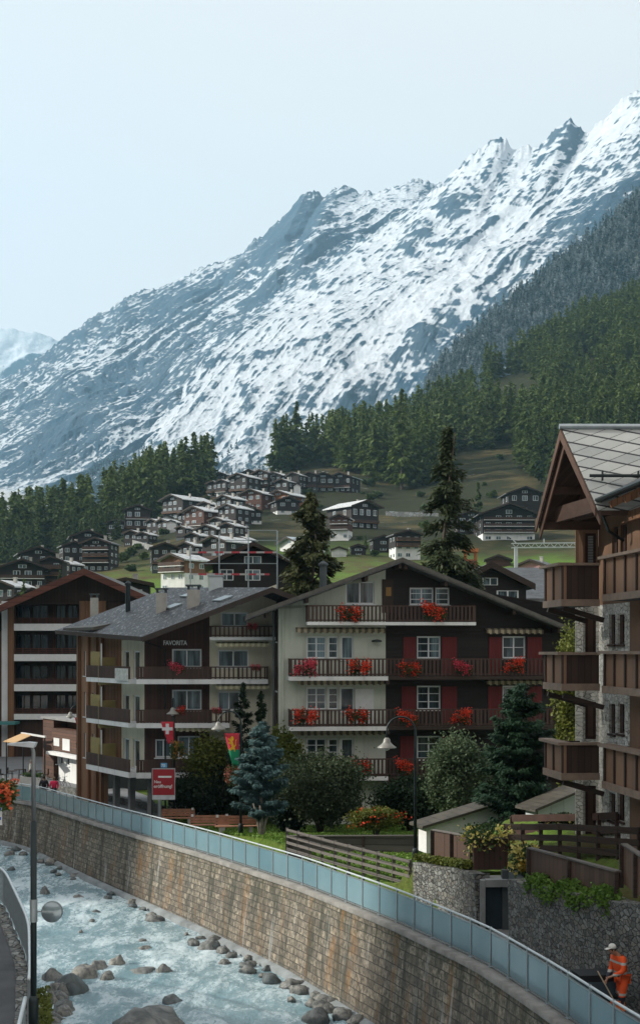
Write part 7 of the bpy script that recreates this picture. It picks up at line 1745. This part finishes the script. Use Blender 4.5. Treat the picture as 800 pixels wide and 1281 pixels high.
# weeds hanging over the tall wall
rs = np.random.RandomState(60); pts = []
for i in range(3400):
    Y = rs.uniform(34.2, 39.6); k = (Y-34.2)/5.4; X = wallX(Y) + rs.uniform(-.22, .35); z = float(wallTop(Y)) + .06 + rs.normal()*.06 - (.4*rs.rand()**2 if X < wallX(Y) else 0) + .16*math.sin(Y*3.1); pts.append((X, Y, z))
r = thing('ivy', 'bright green creeper spilling over the tall rubble wall beneath the sloping panel', 'plant', (6.9, 37, CZ-6.8)); o = mesh_obj('leaves', leaf_cloud('leaves', np.array(pts) - np.array([6.9, 37, CZ-6.8]), .075, rs, (-.3, -.3, .6)), F_grass, r)
rs = np.random.RandomState(62); pts = []
for i in range(2600):
    Y = rs.uniform(45.4, 49.2); X = wallX(Y) + rs.uniform(.0, .7); pts.append((X, Y, float(wallTop(Y)) + .06 + rs.rand()*.22))
r = thing('weeds', 'yellow green weeds on top of the shorter rubble wall', 'plant', (5, 47, CZ-7.7)); mesh_obj('leaves', leaf_cloud('leaves', np.array(pts) - np.array([5, 47, CZ-7.7]), .09, rs, (-.3, -.3, .6)), F_yel, r)
rs = np.random.RandomState(64); pts = []
for i in range(2400):
    Y = rs.uniform(24.0, 32); X = leftX(Y) + rs.uniform(.02, .5); pts.append((float(X), Y, LEFTZ - .25 - rs.rand()**2*1.6))
r = thing('weeds', 'yellow green weeds on the bank under the curved railing', 'plant', (-6, 27, LEFTZ-1)); mesh_obj('leaves', leaf_cloud('leaves', np.array(pts) - np.array([-6, 27, LEFTZ-1]), .09, rs, (.3, -.3, .6)), F_yel, r)
# grass of the two lawns: tufts that nobody could count
rs = np.random.RandomState(66); N = 60000; X = rs.uniform(-8.5, 7.5, N); Y = rs.uniform(49.3, 79, N); keep = (X > railX(Y) + np.interp(Y, [49, 58, 70, 79], [2.75, 2.8, 3.2, 5.0])); X, Y = X[keep], Y[keep]
Z = near_z(X, Y); pts = np.stack([X, Y, Z + .03 + rs.rand(len(X))*.06], 1); o = mesh_obj('grass', leaf_cloud('grass', pts, .11, rs, (0, -.2, .4), 1.2), F_grass); tag(o, 'short bright green grass of the riverside lawns', 'grass', kind='stuff')

# ---- hillside woods
crest = [(u, min(_prof(u)[0].size and (HY - np.array((_prof(u)[1]/_prof(u)[0]*F))))) for u in COLS]
UP = lambda u: np.interp(u, [c[0] for c in crest], [c[1] for c in crest])
LOW = lambda u: np.interp(u, [-40, 0, 60, 100, 150, 180, 215, 262, 275, 300, 335, 345, 400, 430, 470, 520, 548, 556, 640, 660, 700, 800, 900], [708, 706, 700, 690, 674, 655, 634, 618, 594, 588, 585, 592, 580, 590, 604, 610, 604, 566, 560, 590, 630, 630, 640])
def in_wood(u, y, rs):
    if y > LOW(u): return False
    if 262 < u < 335: return y < UP(u) + 10
    if 335 <= u < 420: return y < UP(u) + 12 or u > 400 and y < 585
    for (a, b, w, h) in ((650, 492, 42, 24), (736, 468, 26, 20), (120, 668, 16, 8), (60, 694, 14, 7), (505, 570, 14, 12), (575, 540, 14, 16), (700, 420, 16, 14), (600, 505, 10, 30), (640, 525, 26, 16), (560, 480, 10, 10)):
        if ((u-a)/w)**2 + ((y-b)/h)**2 < 1: return False
    return True
def hill_spots(n, seed):
    rs = random.Random(seed); out = []; grid = {}
    tries = 0
    while len(out) < n and tries < 120000:
        tries += 1; u = rs.uniform(-60, 860); Y = rs.uniform(420, 1160) if u > 200 else rs.uniform(380, 720)
        if rs.random() > (Y/1160)**.8: continue
        X = (u-CX)/F*Y; z = ground_z(X, Y); y = HY - (z-CZ)/Y*F
        if not in_wood(u, y, rs): continue
        g = (int(X/4.4), int(Y/6.0))
        if g in grid: continue
        grid[g] = 1; out.append((X, Y, z, u, y))
    return out
SP = hill_spots(2900, 5); SP.sort(key=lambda s: s[1])
VAR = []
for i in range(6):
    h = (17, 19, 16, 20, 15, 18)[i]; rad = (3.6, 3.3, 3.9, 3.5, 3.6, 3.0)[i]; me = conifer_mesh('crown', h, rad, 2600, .62, 100+i, .04, 13, .12, .22, .8, 7); mk = me.copy(); me.materials.append(F_hill); mk.materials.append(F_larch)
    tm = trunk_mb(h*.95, .28, i); to = tm.build('trunk', BARK); tmesh = to.data; bpy.data.objects.remove(to); VAR.append((me, mk, tmesh))
def hill_tree(loc, s, i, larch, label, group):
    r = thing('larch_tree' if larch else 'spruce_tree', label, 'tree', loc, i*1.1, group); r.scale = (s, s, s*1.0)
    for nm, me in (('crown', VAR[i % 6][1 if larch else 0]), ('trunk', VAR[i % 6][2])): o = bpy.data.objects.new(nm, me); COL.objects.link(o); o.parent = r
rs = random.Random(77)
for (u, y, Hpx, lab) in ((371, 586, 92, 'tall spire shaped spruce standing clear of the ridge wood against the snow slope'), (245, 622, 72, 'largest spruce of the wood edge, right above the long pale roofed chalet'), (216, 628, 60, 'broad green larch beside the largest spruce of the wood edge'),
                         (232, 628, 50, 'spruce filling the gap between the broad larch and the largest spruce'), (352, 594, 60, 'spruce just left below the tall spire shaped spruce'), (75, 752, 40, 'small rounded silver leaved tree below the stepped apartment block'), (30, 772, 50, 'light green larch in front of the wide dark chalet at the left'),
                         (502, 612, 110, 'slender light green larch on the right of the ridge clump'), (538, 606, 90, 'light green larch at the right edge of the ridge clump'), (457, 690, 26, 'small dark conifer on the central meadow by the brown cabin'), (598, 668, 60, 'dark conifer left of the large balconied apartment house')):
    g = on_ground(u, y); s = Hpx/F*g.y/18; hill_tree(g, s, rs.randint(0, 5), 'larch' in lab, lab, None)
lab_r = lambda u: ('conifer in the wood band along the slope edge at the left', 'conifers of the left wood') if u < 300 else (('conifer in the ridge clump above the open meadow', 'conifers of the ridge clump') if u < 560 else ('conifer in the wood on the right hillside above the slate gable', 'conifers of the right hillside wood'))
NI = 285
for i, (X, Y, z, u, y) in enumerate(SP[:NI]):
    l, g = lab_r(u); hill_tree(Vector((X, Y, z-.3)), rs.uniform(.7, 1.55) * (.64 if u < 300 else 1.1), rs.randint(0, 5), False, l, g)
def merged_trees(name, spots, m, n, h, rad, size, seed, label, sm=(.6, 1.15), tiers=9):
    vs = []; rr = np.random.RandomState(seed); bases = []
    for i in range(5):
        me = conifer_mesh('tmp', h, rad, n, size, seed+i, .03, tiers, .1, .2, .8, 6); co = np.zeros(len(me.vertices)*3, np.float32); me.vertices.foreach_get('co', co); bases.append(co.reshape(-1, 3)); bpy.data.meshes.remove(me)
    for k, s in enumerate(spots):
        b = bases[rr.randint(5)]; a = rr.rand()*6.28; sc = rr.uniform(*sm); c, sn = math.cos(a)*sc, math.sin(a)*sc
        v = np.empty_like(b); v[:, 0] = b[:, 0]*c - b[:, 1]*sn + s[0]; v[:, 1] = b[:, 0]*sn + b[:, 1]*c + s[1]; v[:, 2] = b[:, 2]*sc + s[2] - .4; vs.append(v)
    V = np.concatenate(vs); o = mesh_obj(name, np_mesh(name, V, np.arange(len(V)).reshape(-1, 4)), m); tag(o, label, 'forest', kind='stuff'); return o
merged_trees('forest', SP[NI:], F_mix, 620, 22, 4.8, 1.35, 200, 'far conifer forest covering the upper hillside on the right', sm=(.6, 1.45))
def surf_spots(o, cols, n, seed, cond):
    """random points on a grid mesh surface"""
    me = o.data; co = np.zeros(len(me.vertices)*3, np.float32); me.vertices.foreach_get('co', co); co = co.reshape(-1, cols, 3); rr = np.random.RandomState(seed); out = []
    i = rr.randint(0, co.shape[0]-16, n*8); j = rr.randint(0, cols-1, n*8); f = rr.rand(n*8, 1); g = rr.rand(n*8, 1)
    p = (co[i, j]*(1-f) + co[i+1, j]*f)*(1-g) + (co[i, j+1]*(1-f) + co[i+1, j+1]*f)*g
    u = CX + p[:, 0]/p[:, 1]*F; y = HY - (p[:, 2]-CZ)/p[:, 1]*F; k = cond(u, y, rr); return p[k][:n]
sp = surf_spots(SH, 200, 5200, 3, lambda u, y, r: (u > 530) & (u < 860) & (y < 620))
merged_trees('dusted_forest', sp, F_shoulder, 160, 19, 3.6, 2.0, 300, 'snow dusted dark forest covering the shoulder at the upper right', tiers=6)
MS = bpy.data.objects['snow_mountain_spur']
def cnd(u, y, r):
    lo = np.interp(u, [-60, 0, 60, 120, 200, 300], [540, 545, 560, 575, 585, 590]); return (u > -60) & (u < 330) & (y > lo + r.normal(size=len(u))*14) & (y < np.interp(u, [0, 130, 260, 340], [700, 660, 612, 600]))
sp = surf_spots(MS, 1000, 5200, 9, cnd)
merged_trees('frosted_forest', sp, F_frost, 60, 17, 3.8, 3.2, 400, 'frosted white forest on the foot of the snow mountain at the left', sm=(.5, 1.1), tiers=5)
# loose bushes on the meadows
rs = random.Random(9); bm_ = leaf_cloud('foliage', bush_points(np.random.RandomState(3), 900, 3.2, 3.0, 2.4, 30), .38, np.random.RandomState(4)); bm_.materials.append(F_hill)
for i in range(38):
    u = rs.uniform(150, 690); y = rs.uniform(LOW(u)+6, 730 if u < 400 else 720); g = on_ground(u, y); s = rs.uniform(.5, 1.4) * (g.y/450)
    r = thing('bush', 'small green bush scattered on the village meadows', 'bush', g, rs.random()*6, 'bushes on the village meadows'); r.scale = (s, s, s); o = bpy.data.objects.new('foliage', bm_); COL.objects.link(o); o.parent = r
# ------------------------------------------------------------------ the air of the valley
def haze():
    m = MB(); m.box(-9500, 9500, -40, 9300, CZ - 75, CZ + 3200)
    mat = bpy.data.materials.new('valley_air'); mat.use_nodes = True; t = mat.node_tree; t.nodes.clear()
    o = t.nodes.new('ShaderNodeOutputMaterial'); v = t.nodes.new('ShaderNodeVolumePrincipled')
    v.inputs['Color'].default_value = (.42, .72, .93, 1); v.inputs['Density'].default_value = HAZE_D; v.inputs['Anisotropy'].default_value = .2
    t.links.new(v.outputs[0], o.inputs['Volume'])
    h = m.build('haze', mat); tag(h, kind='stuff')
HAZE_D = .000075
haze()
def mist():
    k = MB(); import bmesh
    bm = bmesh.new(); bmesh.ops.create_icosphere(bm, subdivisions=3, radius=1.0); me = bpy.data.meshes.new('mist'); bm.to_mesh(me); bm.free()
    mat = bpy.data.materials.new('mist'); mat.use_nodes = True; t = mat.node_tree; t.nodes.clear(); o = t.nodes.new('ShaderNodeOutputMaterial'); v = t.nodes.new('ShaderNodeVolumePrincipled')
    v.inputs['Color'].default_value = (.9, .95, 1, 1); v.inputs['Density'].default_value = .03; t.links.new(v.outputs[0], o.inputs['Volume'])
    for i, (px, py, rx, rz) in enumerate(((-12, 640, 62, 26), (20, 655, 40, 13))):
        p = P(px, py, 1500); q = mesh_obj('mist', me if i == 0 else me, None if me.materials else mat); q.location = p; q.scale = (rx, 50, rz); tag(q, kind='stuff')
mist()
